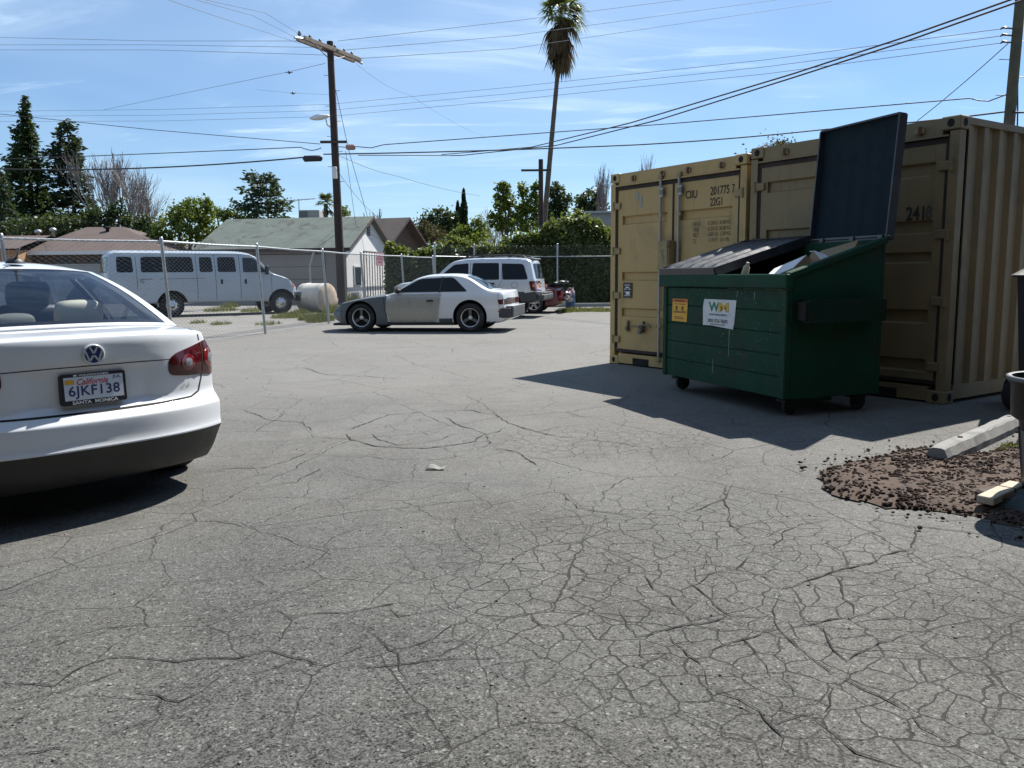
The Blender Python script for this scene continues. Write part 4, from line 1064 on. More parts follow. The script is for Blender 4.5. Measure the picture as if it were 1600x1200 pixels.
# ------------------------------------------------------------------ green dumpster in front of the containers
M['green'] = pm('green', (.004, .045, .022), .62, 0, .16, 2.2, spec=.22, bump=.08, bs=30, stain=(.022, .030, .022), stain_amt=.7, ss=3.5, streak=(.045, .05, .042), streak_amt=.5)
M['green_dark'] = pm('green_dark', (.003, .022, .012), .62, 0, .2, 3, spec=.2, stain=(.03, .022, .016), stain_amt=.6, ss=5, streak=(.03, .018, .010), streak_amt=.6)
M['lid_plastic'] = pm('lid_plastic', (.030, .033, .040), .38, 0, .2, 3, bump=.08, bs=50, stain=(.09, .09, .09), stain_amt=.4, ss=4)
M['lid_blue'] = pm('lid_blue', (.008, .018, .026), .7, 0, .2, 3, spec=.15, bump=.06, bs=50)
M['sticker_white'] = pm('sticker_white', (.62, .64, .66), .5, 0, .05, 6, stain=(.35, .36, .36), stain_amt=.4, ss=9)
M['wm_green'] = pm('wm_green', (.01, .16, .08), .5, 0, .1, 12); M['wm_gold'] = pm('wm_gold', (.62, .40, .03), .5, 0, .1, 12)
M['scratch'] = pm('scratch', (.24, .28, .25), .7, 0, .3, 12)
def dumpster():
    az = rad(160.5); e1 = Vector((math.sin(az), math.cos(az), 0)); e2 = Vector((-e1.y, e1.x, 0))
    FR = Vector((2.30, 6.92, 0)); W_ = 2.02; De = 1.00; zb, zf, zk = .155, 1.215, 1.50
    org = FR - e1 * W_
    root = thing('dumpster', 'dark green wheeled dumpster, right lid thrown open against the container', 'dumpster', org, math.atan2(e1.y, e1.x))
    y0, y1 = 0.0, De
    m = MB()
    # front and rear walls, bottom, sloping sides, all of sheet thickness
    t = .03
    nf = 5
    zs = [zb + (zf - .13 - zb) * k / nf for k in range(nf + 1)]
    for k in range(nf):                                # front in horizontal pressed panels
        a, b = zs[k], zs[k + 1]
        m.box((W_ / 2, t / 2, (a + b) / 2), (W_ - .1, t, b - a - .008), 0, bev=.004)
        if k: m.box((W_ / 2, t / 2 - .004 + .012, a), (W_ - .1, t - .01, .016), 0)
    m.box((W_ / 2, -.012, zf - .065), (W_ + .08, .075, .125), 0, bev=.01)       # top rim
    for x in (.03, W_ - .03): m.box((x, .02, (zb + zf - .13) / 2), (.07, .07, zf - .13 - zb), 0, bev=.008)
    m.box((W_ / 2, De - t / 2, (zb + zk) / 2), (W_, t, zk - zb), 0)
    m.box((W_ / 2, De / 2, zb + .02), (W_ - .05, De - .07, .04), 0)
    m.box((W_ / 2, De / 2, zb - .02), (W_ - .16, .12, .05), 0)
    for x in (0 + t / 2, W_ - t / 2):
        poly = [(.056, zb), (De - t - .001, zb), (De - t - .001, zk), (.056, zf)]
        m.prism(poly, x - t / 2 + .001, x + t / 2 - .001, 0, lambda a, b, z: (z, a, b))
        sg = 1 if x > W_ / 2 else -1
        a = Vector((x, -.01, zf - .02)); b = Vector((x, De, zk - .005)); dv = (b - a); L = dv.length; ang = math.atan2(dv.z, dv.y)
        R3 = Matrix.Rotation(ang, 3, 'X'); m.box((a + b) / 2 + Vector((sg * .012, 0, .0)), (.075, L, .055), 0, R3, .008)
    b_ = m.build('body', [M['green'], M['green_dark']], root)
    for sg, x in ((1, W_), (-1, 0)):                   # fork pockets
        q = MB(); z = .90
        q.box((x + sg * .075, .50, z + .085), (.15, .80, .018), 0); q.box((x + sg * .075, .50, z - .085), (.15, .80, .018), 0); q.box((x + sg * .143, .50, z), (.014, .80, .152), 0)
        q.box((x + sg * .07, .10, z), (.13, .05, .152), 1); q.box((x + sg * .02, .10, z), (.02, .16, .20), 0)
        q.build('fork_pocket', [M['green_dark'], M['hole']], root)
    for x in (.13, W_ - .13):
        for y in (.13, De - .14):
            c = MB(); r = .075
            c.box((x, y, zb - .03), (.13, .13, .02), 0)
            for s in (-.03, .03): c.box((x + s, y + .015, zb - .055), (.008, .06, .07), 0)
            c.build('caster', M['caster_steel'], root)
            w_ = MB(); w_.lathe([(.02, -.022), (r * .9, -.022), (r, -.014), (r, .014), (r * .9, .022), (.02, .022)], 20, 0, c=(x, y + .03, r), axis='x'); w_.build('caster_wheel', M['rubber'], root)
    # lids hinged along the rear rim
    hz = zk + .03
    def lid(x0, x1, fn, mat, edge_mat, L=De + .10):
        l = MB(); n = 12
        def P(x, s, h): return fn(x, s, h)
        # a ribbed shell with skirts
        xs_ = [x0 + (x1 - x0) * i / 20 for i in range(21)]
        rib = lambda i: (.022 if fn is closed else .004) if (i % 4) in (1, 2) and 0 < i < 20 else .0
        V = []; ns = 10
        for i, x in enumerate(xs_):
            for j in range(ns + 1):
                s = L * j / ns; edge = 1 if 0 < j < ns else 0
                V.append(P(x, s, .03 + rib(i) * edge + .012 * math.sin(PI * j / ns)))
        for i, x in enumerate(xs_):
            for j in range(ns + 1):
                s = L * j / ns; V.append(P(x, s, .012 + (rib(i) * (1 if 0 < j < ns else 0)) + .012 * math.sin(PI * j / ns)))
        o_ = 21 * (ns + 1); k = ns + 1
        F_ = [(i * k + j, (i + 1) * k + j, (i + 1) * k + j + 1, i * k + j + 1) for i in range(20) for j in range(ns)]
        F_ += [(o_ + i * k + j, o_ + i * k + j + 1, o_ + (i + 1) * k + j + 1, o_ + (i + 1) * k + j) for i in range(20) for j in range(ns)]
        l.add(V, F_, 0)
        for (xa, xb, sa, sb) in ((x0 - .012, x0 + .004, 0, L), (x1 - .004, x1 + .012, 0, L), (x0, x1, -.012, .004), (x0, x1, L - .004, L + .012)):
            c8 = [P(x, s, h) for h in (-.035, .05) for s in (sa, sb) for x in (xa, xb)]
            l.add(c8, [(0, 1, 3, 2), (4, 6, 7, 5), (0, 4, 5, 1), (2, 3, 7, 6), (0, 2, 6, 4), (1, 5, 7, 3)], 1)
        o = l.build('lid', [mat, edge_mat], root); return o
    sl = Vector((0, -(De + .0), (zf - zk))).normalized(); up = Vector((0, -sl.z, sl.y)); up = -up if up.z < 0 else up
    def closed(x, s, h): p = Vector((x, De + .02, hz)) + sl * s + up * h; return p
    lo = lid(-.02, W_ / 2 - .01, closed, M['lid_plastic'], M['lid_plastic']); lo['label'] = 'closed ribbed black plastic lid'
    op = rad(101)                                       # thrown back past upright
    bd = Vector((0, math.cos(PI - op - rad(0)), math.sin(op))).normalized(); bd = Vector((0, .07, .9975)).normalized()
    bn = Vector((0, bd.z, -bd.y))
    def opened(x, s, h): return Vector((x + s * .01, De + .045, hz - .02)) + bd * s + bn * h
    lo = lid(W_ / 2 + .01, W_ - .02, opened, M['lid_blue'], M['lid_plastic'], 1.05); lo['label'] = 'open lid standing upright, blue black underside towards us'
    hb = MB(); hb.cyl((-.02, De + .03, hz), (W_ + .02, De + .03, hz), .016, 10, 0)
    for x in (.1, .5, .9, 1.2, 1.6, 1.95): hb.box((x, De + .02, hz - .03), (.05, .05, .08), 0)
    hb.build('hinge_bar', M['steel_dark'], root)
    # stickers
    S = MB(); sh = lambda a, b: (a, -.0045, b)
    def stick(poly, mat, name, parent=root, d=.0):
        q = MB(); n = len(poly); q.prism(poly, -.0042 - d, -.0015, 0, lambda a, b, z: (a, z, b)); return q.build(name, mat, parent)
    st = stick([(.755, .722), (.75, .90), (.77, .975), (1.30, .975), (1.275, .76), (1.262, .725), (1.262, .705), (.9, .725)], M['sticker_white'], 'company_sticker')
    q = MB(); y_ = -.0062
    text(q, 'W', lambda a, b: (a, y_, b), .85, .86, .185, .09, 0, .03); q.build('logo_w', M['wm_green'], st)
    q = MB(); text(q, 'M', lambda a, b: (a, y_ - .0008, b), 1.02, .86, .165, .09, 0, .022); q.build('logo_m', M['wm_gold'], st)
    q = MB(); text(q, 'WASTE MANAGEMENT', lambda a, b: (a, y_, b), .86, .822, .30, .017, 0, .02); text(q, '800-926-9682', lambda a, b: (a, y_, b), .845, .755, .33, .035, 0, .01); text(q, 'www.wm.com', lambda a, b: (a, y_, b), .885, .731, .24, .014, 0, .0); q.build('sticker_text', M['ink_grey'], st)
    ys = stick([(.165, .735), (.455, .735), (.47, .965), (.175, .965)], M['sticker_yellow'], 'warning_sticker')
    q = MB(); q.add([(a, -.0062, b) for a, b in ((.18, .93), (.465, .93), (.467, .962), (.18, .962))], [(0, 1, 2, 3)]); q.build('warning_band', M['sticker_orange'], ys)
    q = MB(); text(q, 'WARNING', lambda a, b: (a, -.0074, b), .22, .936, .20, .020, 0, .02)
    for (a, b, w_, h_) in ((.215, .912, .21, .005), (.20, .835, .24, .006), (.20, .825, .24, .004), (.215, .765, .2, .005), (.215, .78, .16, .005)): q.box((a + w_ / 2, -.0062, b), (w_, .002, h_), 0)
    for a in (.24, .355): q.box((a + .01, -.0062, .87), (.016, .002, .04), 0); q.box((a + .035, -.0062, .878), (.018, .002, .012), 0); q.box((a + .03, -.0062, .85), (.006, .002, .02), 0)
    q.build('warning_marks', M['ink_black'], ys)
    # chipped paint
    q = MB(); rr = random.Random(5)
    for _ in range(120):
        x = rr.uniform(.08, W_ - .08); z = rr.uniform(.25, zf - .15); w_ = rr.choice((.004, .006, .009, .014)); h_ = rr.choice((.003, .004, .006))
        q.add([(x, -.0012, z), (x + w_, -.0012, z + rr.uniform(-.003, .003)), (x + w_ * .8, -.0012, z + h_), (x + w_ * .1, -.0012, z + h_)], [(0, 1, 2, 3)])
    for x, z0, z1 in ((1.19, .45, .70), (.93, .27, .40), (1.30, 1.0, 1.06), (1.56, .98, 1.05)):
        q.add([(x, -.0012, z0), (x + .006, -.0012, z0), (x + .012, -.0012, z1), (x + .004, -.0012, z1)], [(0, 1, 2, 3)])
    q.build('paint_chips', M['scratch'], root)
    q = MB()
    for _ in range(70):
        x = W_ - rr.uniform(.0, .12) ** 1.3 - .005; z = rr.uniform(.75, 1.08); s = rr.uniform(.004, .016)
        q.add([(x, -.0162 if x > W_ - .065 else -.0012, z), (x + s, -.0162 if x > W_ - .065 else -.0012, z + s * .3), (x + s * .6, -.0162 if x > W_ - .065 else -.0012, z + s)], [(0, 1, 2)])
    for x, z in ((1.05, .475), (.66, 1.15)):
        q.add([(x + .014 * math.cos(k) , -.0012 if z < 1 else -.051, z + .018 * math.sin(k)) for k in (0, 1.1, 2.2, 3.4, 4.6, 5.5)], [tuple(range(6))])
    q.build('rust_spots', M['rust'], root)
    # what lies in it (each a thing of its own)
    M['cardboard'] = pm('cardboard', (.26, .17, .10), .85, 0, .1, 5); M['card_white'] = pm('card_white', (.68, .68, .68), .7, 0, .05, 5)
    Mw = Matrix.Translation(org) @ Matrix.Rotation(math.atan2(e1.y, e1.x), 4, 'Z')
    def junk(name, label, cat, c, size, rot, mats, open_=False):
        o = MB(); sx, sy, sz = size; t_ = .006
        o.box((0, 0, -sz / 2), (sx, sy, t_), 0)
        for s in (-1, 1): o.box((s * sx / 2, 0, 0), (t_, sy, sz), 0); o.box((0, s * sy / 2, 0), (sx - t_ * 2, t_, sz), 0)
        o.box((0, 0, sz / 2), (sx, sy, t_), 1); o.box((-sx * .58, 0, sz / 2 - .02), (sx * .2, sy, t_), 1, Matrix.Rotation(rad(-25), 3, 'Y'))
        ob = o.build(name, mats); ob.matrix_world = Mw @ Matrix.Translation(c) @ Euler(rot).to_matrix().to_4x4()
        return tag(ob, label, cat)
    junk('cardboard_box', 'white topped cardboard box poking out of the dumpster', 'box', (1.55, .40, 1.13), (.34, .30, .30), (rad(24), rad(-20), rad(20)), [M['cardboard'], M['card_white']])
    junk('cardboard_box', 'white box leaning at the right side inside the dumpster', 'box', (1.72, .62, 1.22), (.26, .28, .22), (rad(-20), rad(28), rad(-15)), [M['cardboard'], M['card_white']])
    junk('cardboard_box', 'grey brown box at the back under the open lid', 'box', (1.70, .82, 1.30), (.34, .20, .26), (rad(28), rad(-15), rad(30)), [M['cardboard'], M['tan_shaded']])
    o = MB(); o.lathe([(.0, -.14), (.03, -.13), (.034, .0), (.03, .08), (.014, .10), (.014, .125), (0, .126)], 14, 0)
    ob = o.build('bottle', M['wood_pale']); ob.matrix_world = Mw @ Matrix.Translation((1.28, .09, 1.20)) @ Matrix.Rotation(rad(22), 4, 'Y'); tag(ob, 'small pale bottle standing up at the front rim of the dumpster', 'bottle')
    m = MB(); rr = random.Random(9)
    M['bin_bag'] = pm('bin_bag', (.02, .02, .022), .35, 0, .2, 5, bump=.5, bs=14)
    for k, (bx, by, bz, br) in enumerate(((.48, .5, .72, .42), (1.15, .52, .70, .42), (1.58, .55, .62, .36))):
        m = MB()
        def bag(u, v):
            a = 2 * PI * u; b = PI * v; r = br * (1 + .10 * math.sin(5 * a + k) * math.sin(b) + .06 * math.sin(9 * a + 3 * b))
            return (bx + r * math.sin(b) * math.cos(a), by + r * .95 * math.sin(b) * math.sin(a), bz + r * .8 * math.cos(b))
        m.grid(bag, 28, 14, 0); ob = m.build('rubbish_bag', M['bin_bag']); ob.matrix_world = Mw; tag(ob, ('black rubbish bag under the closed lid', 'black rubbish bag in the middle of the dumpster', 'black rubbish bag by the right end of the dumpster')[k], 'bag', 'bags in the dumpster')
dumpster()

# ------------------------------------------------------------------ wheel stop, stony bed, bin and litter at the right edge
def wheel_stop():
    a = G(1463, 722); b = G(1600, 660); d = (b - a); L = d.length; t = d.normalized()
    root = thing('wheel_stop', 'worn concrete wheel stop lying beside the stony bed', 'wheel stop', (a.x, a.y, .0), math.atan2(t.y, t.x))
    m = MB(); n = 26; sec = [(-.08, 0), (-.078, .04), (-.048, .092), (-.03, .102), (.03, .102), (.048, .092), (.078, .04), (.08, 0)]
    rr = random.Random(2); V = []; k = len(sec)
    for i in range(n + 1):
        x = L * i / n
        e = .9 if i in (0, n) else 1.0
        for y, z in sec: V.append((x, y * e + rr.uniform(-.003, .003), z * (e if z > .05 else 1) + (rr.uniform(-.004, .004) if z > 0 else 0)))
    m.add(V, [(i * k + j, i * k + j + 1, (i + 1) * k + j + 1, (i + 1) * k + j) for i in range(n) for j in range(k - 1)] , 0)
    m.add(V[:k], [tuple(range(k))], 0); m.add(V[-k:], [tuple(reversed(range(k)))], 0)
    m.build('concrete_bar', M['concrete'], root)
    q = MB()
    for f in (.22, .78): q.lathe([(.018, .102), (.016, .108), (0, .1085)], 12, 0, c=(L * f, 0, 0))
    q.build('anchor_pin', M['rust'], root)
wheel_stop()
M['red_earth'] = pm('red_earth', (.060, .037, .025), .95, 0, .3, 4, bump=.5, bs=45, stain=(.045, .032, .026), stain_amt=.6, ss=3)
M['lava'] = leafmat('lava', (.022, .015, .013), (.055, .036, .029), 0.0, .95, .1, (.18, .15, .13))
bed = [(1278, 742), (1300, 728), (1345, 722), (1390, 706), (1440, 700), (1500, 712), (1570, 700), (1640, 672), (1760, 700), (1800, 850), (1690, 846), (1600, 826), (1520, 806), (1470, 798), (1410, 795), (1350, 783), (1300, 772)]
bp = [G(x, y) for x, y in bed]
def in_poly(x, y, P):
    ins = False; j = len(P) - 1
    for i in range(len(P)):
        if (P[i][1] > y) != (P[j][1] > y) and x < (P[j][0] - P[i][0]) * (y - P[i][1]) / (P[j][1] - P[i][1]) + P[i][0]: ins = not ins
        j = i
    return ins
def dist_poly(x, y, P):
    d = 1e9
    for i in range(len(P)):
        a = P[i]; b = P[(i + 1) % len(P)]; vx, vy = b[0] - a[0], b[1] - a[1]
        t = max(0, min(1, ((x - a[0]) * vx + (y - a[1]) * vy) / (vx * vx + vy * vy + 1e-9)))
        d = min(d, math.hypot(a[0] + t * vx - x, a[1] + t * vy - y))
    return d
bpts = dens([(p.x, p.y) for p in bp], .06); rb = random.Random(4)
bpts = [(x + rb.uniform(-.045, .045), y + rb.uniform(-.045, .045)) for x, y in bpts]
inner = []
x0, x1 = min(p[0] for p in bpts), max(p[0] for p in bpts); y0, y1 = min(p[1] for p in bpts), max(p[1] for p in bpts)
xx = x0
while xx < x1:
    yy = y0
    while yy < y1:
        if in_poly(xx, yy, bpts) and dist_poly(xx, yy, bpts) > .03: inner.append((xx + rb.uniform(-.01, .01), yy + rb.uniform(-.01, .01)))
        yy += .07
    xx += .07
V, E_, F_, *_ = delaunay_2d_cdt([Vector(p) for p in bpts + inner], [], [list(range(len(bpts)))], 1, 1e-6)
m = MB(); m.add([(v.x, v.y, -.003 + min(.024, dist_poly(v.x, v.y, bpts) * .2) + (rb.uniform(0, .012) if dist_poly(v.x, v.y, bpts) > .04 else 0)) for v in V], [tuple(f) for f in F_], 0, True)
tag(m.build('dirt_bed', M['red_earth']), 'bare red brown earth bed at the edge of the asphalt', kind='structure')
def rocks(name, spots, mat, label):
    ico = [(0, 0, 1), (.894, 0, .447), (.276, .851, .447), (-.724, .526, .447), (-.724, -.526, .447), (.276, -.851, .447), (.724, .526, -.447), (-.276, .851, -.447), (-.894, 0, -.447), (-.276, -.851, -.447), (.724, -.526, -.447), (0, 0, -1)]
    fi = [(0, 1, 2), (0, 2, 3), (0, 3, 4), (0, 4, 5), (0, 5, 1), (1, 6, 2), (2, 7, 3), (3, 8, 4), (4, 9, 5), (5, 10, 1), (6, 7, 2), (7, 8, 3), (8, 9, 4), (9, 10, 5), (10, 6, 1), (11, 7, 6), (11, 8, 7), (11, 9, 8), (11, 10, 9), (11, 6, 10)]
    Vs = []; Fs = []; r_ = random.Random(8)
    for (x, y, z, s) in spots:
        o = len(Vs); sx, sy, sz = s * r_.uniform(.7, 1.3), s * r_.uniform(.6, 1.1), s * r_.uniform(.45, .8); R3 = rotz(r_.uniform(0, 6.3))
        for p in ico:
            q = R3 @ Vector((p[0] * sx * r_.uniform(.75, 1.2), p[1] * sy * r_.uniform(.75, 1.2), p[2] * sz * r_.uniform(.75, 1.2))); Vs.append((x + q.x, y + q.y, z + q.z))
        Fs += [(a + o, b + o, c + o) for a, b, c in fi]
    ob = fast_mesh(name, Vs, Fs, mat); return tag(ob, label, 'stones', kind='stuff')
sp_ = []
ws_ = G(1463, 722); we_ = G(1612, 655)
for _ in range(24000):
    x, y = rb.uniform(x0, x1), rb.uniform(y0, y1)
    d = dist_poly(x, y, bpts); ins = in_poly(x, y, bpts)
    if not ins and (d > .45 or rb.random() > .05 * (1 - d / .45) ** 2): continue
    pxy = PX((x, y, 0))
    dens_ = .85 if pxy[0] > 1400 else .42
    if ins and rb.random() > dens_: continue
    s = rb.choice((.005, .006, .008, .010, .012, .016)) * (.8 if pxy[0] > 1450 else 1)
    sp_.append((x, y, min(.024, d * .2) + s * .35 if ins else s * .4, s))
rocks('lava_rocks', sp_, M['lava'], 'small dark red brown stones strewn over the earth bed')

M['bin_black'] = pm('bin_black', (.018, .019, .023), .5, 0, .15, 4, bump=.08, bs=40); M['bin_rim'] = pm('bin_rim', (.10, .10, .112), .5, 0, .1, 5)
def bin_():
    c = G(1661, 792); root = thing('rubbish_bin', 'round black plastic bin without lid at the right edge of the picture', 'bin', (c.x, c.y, 0))
    m = MB(); h = .67; n = 40; prof = [(.175, .0), (.185, .01), (.225, h * .66), (.265, h * .70), (.275, h * .97), (.29, h * .97), (.29, h), (.272, h), (.262, h * .72), (.22, h * .66), (.18, .03), (0, .03)]
    m.lathe(prof, n, 0); m.build('barrel', M['bin_black'], root)
    for k in range(10):
        a = 2 * PI * k / 10
        q = MB(); q.grid(lambda u, v: ((.192 + .034 * v) * math.cos(a + (u - .5) * .40), (.192 + .034 * v) * math.sin(a + (u - .5) * .40), .10 + .30 * v), 6, 4, 0); q.build('panel', M['bin_rim'], root)
    q = MB(); q.lathe([(.290, h - .012), (.297, h - .006), (.297, h + .008), (.285, h + .012), (.27, h + .008)], n, 0); q.build('rim', M['bin_rim'], root)
bin_()
def cart():
    c = Vector((4.80, 7.25, 0)); root = thing('wheeled_bin', 'black wheeled bin standing in the shade beside the container', 'bin', c, rad(58)); root.scale = (1, 1, 1.17)
    m = MB(); m.add([(-.24, -.26, .06), (.24, -.26, .06), (.24, .26, .06), (-.24, .26, .06), (-.29, -.34, 1.0), (.29, -.34, 1.0), (.29, .34, 1.0), (-.29, .34, 1.0)], [(0, 3, 2, 1), (4, 5, 6, 7), (0, 1, 5, 4), (1, 2, 6, 5), (2, 3, 7, 6), (3, 0, 4, 7)], 0); m.build('body', M['bin_black'], root)
    m = MB(); m.grid(lambda u, v: ((-.31 + .62 * u), (-.37 + .76 * v), 1.012 + .085 * math.sin(PI * v) ** .6 * math.sin(PI * u) ** .3), 10, 10, 0); m.box((0, 0, 1.004), (.62, .74, .016), 0); m.build('lid', M['bin_black'], root)
    for s in (-1, 1): m = MB(); m.lathe([(.02, -.03), (.12, -.03), (.12, .03), (.02, .03)], 20, 0, c=(s * .27, .28, .12), axis='x'); m.build('wheel', M['rubber'], root)
cart()
def plank():
    p = G(1540, 800); q = G(1586, 784); d = q - p
    root = Matrix.Translation((p.x + d.x * .5, p.y + d.y * .5, .075)) @ Matrix.Rotation(math.atan2(d.y, d.x), 4, 'Z')
    m = MB(); m.box((0, 0, 0), (d.length * 1.1, .085, .04), 0, bev=.004); m.box((.05, 0, 0), (.008, .088, .043), 1)
    o = m.build('timber_offcut', [M['wood_pale'], M['wood_dark']]); o.matrix_world = root @ Matrix.Rotation(rad(-4), 4, 'Y'); tag(o, 'short pale timber offcut propped at the foot of the bin', 'timber')
    m = MB(); m.box((0, 0, 0), (.20, .16, .10), 0, bev=.012); o = m.build('stone_block', M['wood_dark']); o.location = (p.x + .13, p.y + .09, .03); tag(o, 'dark block lying under the timber offcut', 'block')
    M['tarp'] = pm('tarp', (.012, .028, .026), .6, 0, .2, 5, bump=.3, bs=20)
    m = MB(); c = G(1625, 800)
    def heap(u, v): a = 2 * PI * u; r = .24 * (1 - v) * (1 + .15 * math.sin(3 * a) + .08 * math.sin(7 * a)); return (c.x + r * math.cos(a), c.y + r * math.sin(a), -.01 + .12 * math.sin(v * PI / 2) * (1 + .1 * math.sin(4 * a)))
    m.grid(heap, 36, 10, 0); tag(m.build('tarpaulin', M['tarp']), 'crumpled dark green tarpaulin by the bin', 'tarpaulin')
plank()
M['paper_white'] = pm('paper_white', (.55, .55, .55), .8, 0, .05, 8)
M['paper'] = pm('paper', (.20, .195, .18), .8, 0, .05, 8)
def litter(px, py, w, label, seed, flat=False):
    c = G(px, py); r_ = random.Random(seed); m = MB(); n = 8
    def sh(u, v):
        x = (u - .5) * w; y = (v - .5) * w * .45; return (x, y, .006 + (.2 * w * abs(math.sin(3 * u + seed)) * (.3 + .7 * v) if not flat else .012 * w))
    m.grid(sh, n, 5, 0); o = m.build('paper_scrap', M['paper' if seed == 1 else 'paper_white']); o.modifiers.new('s', 'SOLIDIFY').thickness = .002; realize(o)
    o.location = (c.x, c.y, ground_z(c.x, c.y)); o.rotation_euler = (0, 0, r_.uniform(-.3, .3)); tag(o, label, 'litter', 'scraps of litter on the lot')
litter(681, 719, .12, 'pale curved scrap lying alone in the middle of the lot', 1)
litter(1460, 764, .06, 'small white scrap on the red stony bed', 2)
litter(1557, 713, .07, 'thin white strip behind the stony bed near the wheel stop', 6, True)

# loose grit over the lot
gr = random.Random(17); sp2 = []
for _ in range(900):
    x, y = gr.uniform(-4.5, 3.6), 1.7 + 9 * gr.random() ** 1.6
    sp2.append((x, y, ground_z(x, y) + .002, gr.choice((.002, .003, .003, .004, .005, .007))))
M['grit'] = leafmat('grit', (.06, .055, .05), (.26, .25, .23), 0.0, .9, .2)
rocks('grit', sp2, M['grit'], 'loose grit and tiny stones lying on the asphalt')
# ---------------------------------------------------------------- the cars farther back
def place(root, contact, loc_xy, heading):
    """put the car so that the point loc_xy of its own frame stands on the ground point contact; heading = bearing of the nose"""
    f = Vector((math.sin(heading), math.cos(heading), 0)); l = Vector((-f.y, f.x, 0))
    o = contact - f * loc_xy[0] - l * loc_xy[1]
    root.location = (o.x, o.y, 0); root.rotation_euler = (0, 0, math.atan2(f.y, f.x))

def window(name, bvh, ax, poly, parent, r=.05, mat='glass_black', frame='black_plastic', off=.004, fw=.014):
    p = rounded(poly, r)
    f = MB(); line(f, bvh, ax, p, fw, off + .001, .06, 0, True); fo = f.build('window_frame' if name == 'window' else name + '_frame', M[frame], None)
    w_ = patch(MB(), bvh, ax, p, off, .09, 0, .012).build(name, M[mat], parent); fo.parent = w_; return w_

COUPE = dict(xs=arr((0, .12, 3), (.12, .55, 4), (.55, 1.3, 7), (1.3, 2.2, 6), (2.2, 3.0, 8), (3.0, 4.0, 9), (4.0, 4.44, 5)), nv=12,
     ws=[0, .06, .16, .30, .45, .58, .68, .76, .83, .89, .94, .975, 1],
     top=[(0, .885), (.05, .905), (.48, .915), (.60, .925), (1.22, 1.235), (1.5, 1.272), (2.0, 1.262), (2.24, 1.215), (2.92, .845), (3.3, .80), (3.8, .71), (4.2, .61), (4.44, .51)],
     bot=[(0, .30), (.3, .22), (1.0, .15), (3.6, .14), (4.1, .17), (4.44, .22)],
     hw=[(0, .79), (.3, .825), (1.0, .845), (3.4, .845), (3.9, .82), (4.3, .73), (4.44, .66)],
     tum=[(.1, .93), (.3, .985), (.5, 1.0), (.75, .985), (.9, .955), (1.3, .93)], belt=.82, lean=.55, crown=.045,
     rear=[(.2, .24), (.3, .14), (.52, .12), (.54, .16), (.7, .16), (.88, .19)], front=[(.2, .10), (.35, .0), (.5, .06), (.7, .2)], rc=.16, fc=.34, fade=.4, sharp=50, smooth=True)
CW3 = ('rubber', 'alloy', 'gap', 'steel_dark')
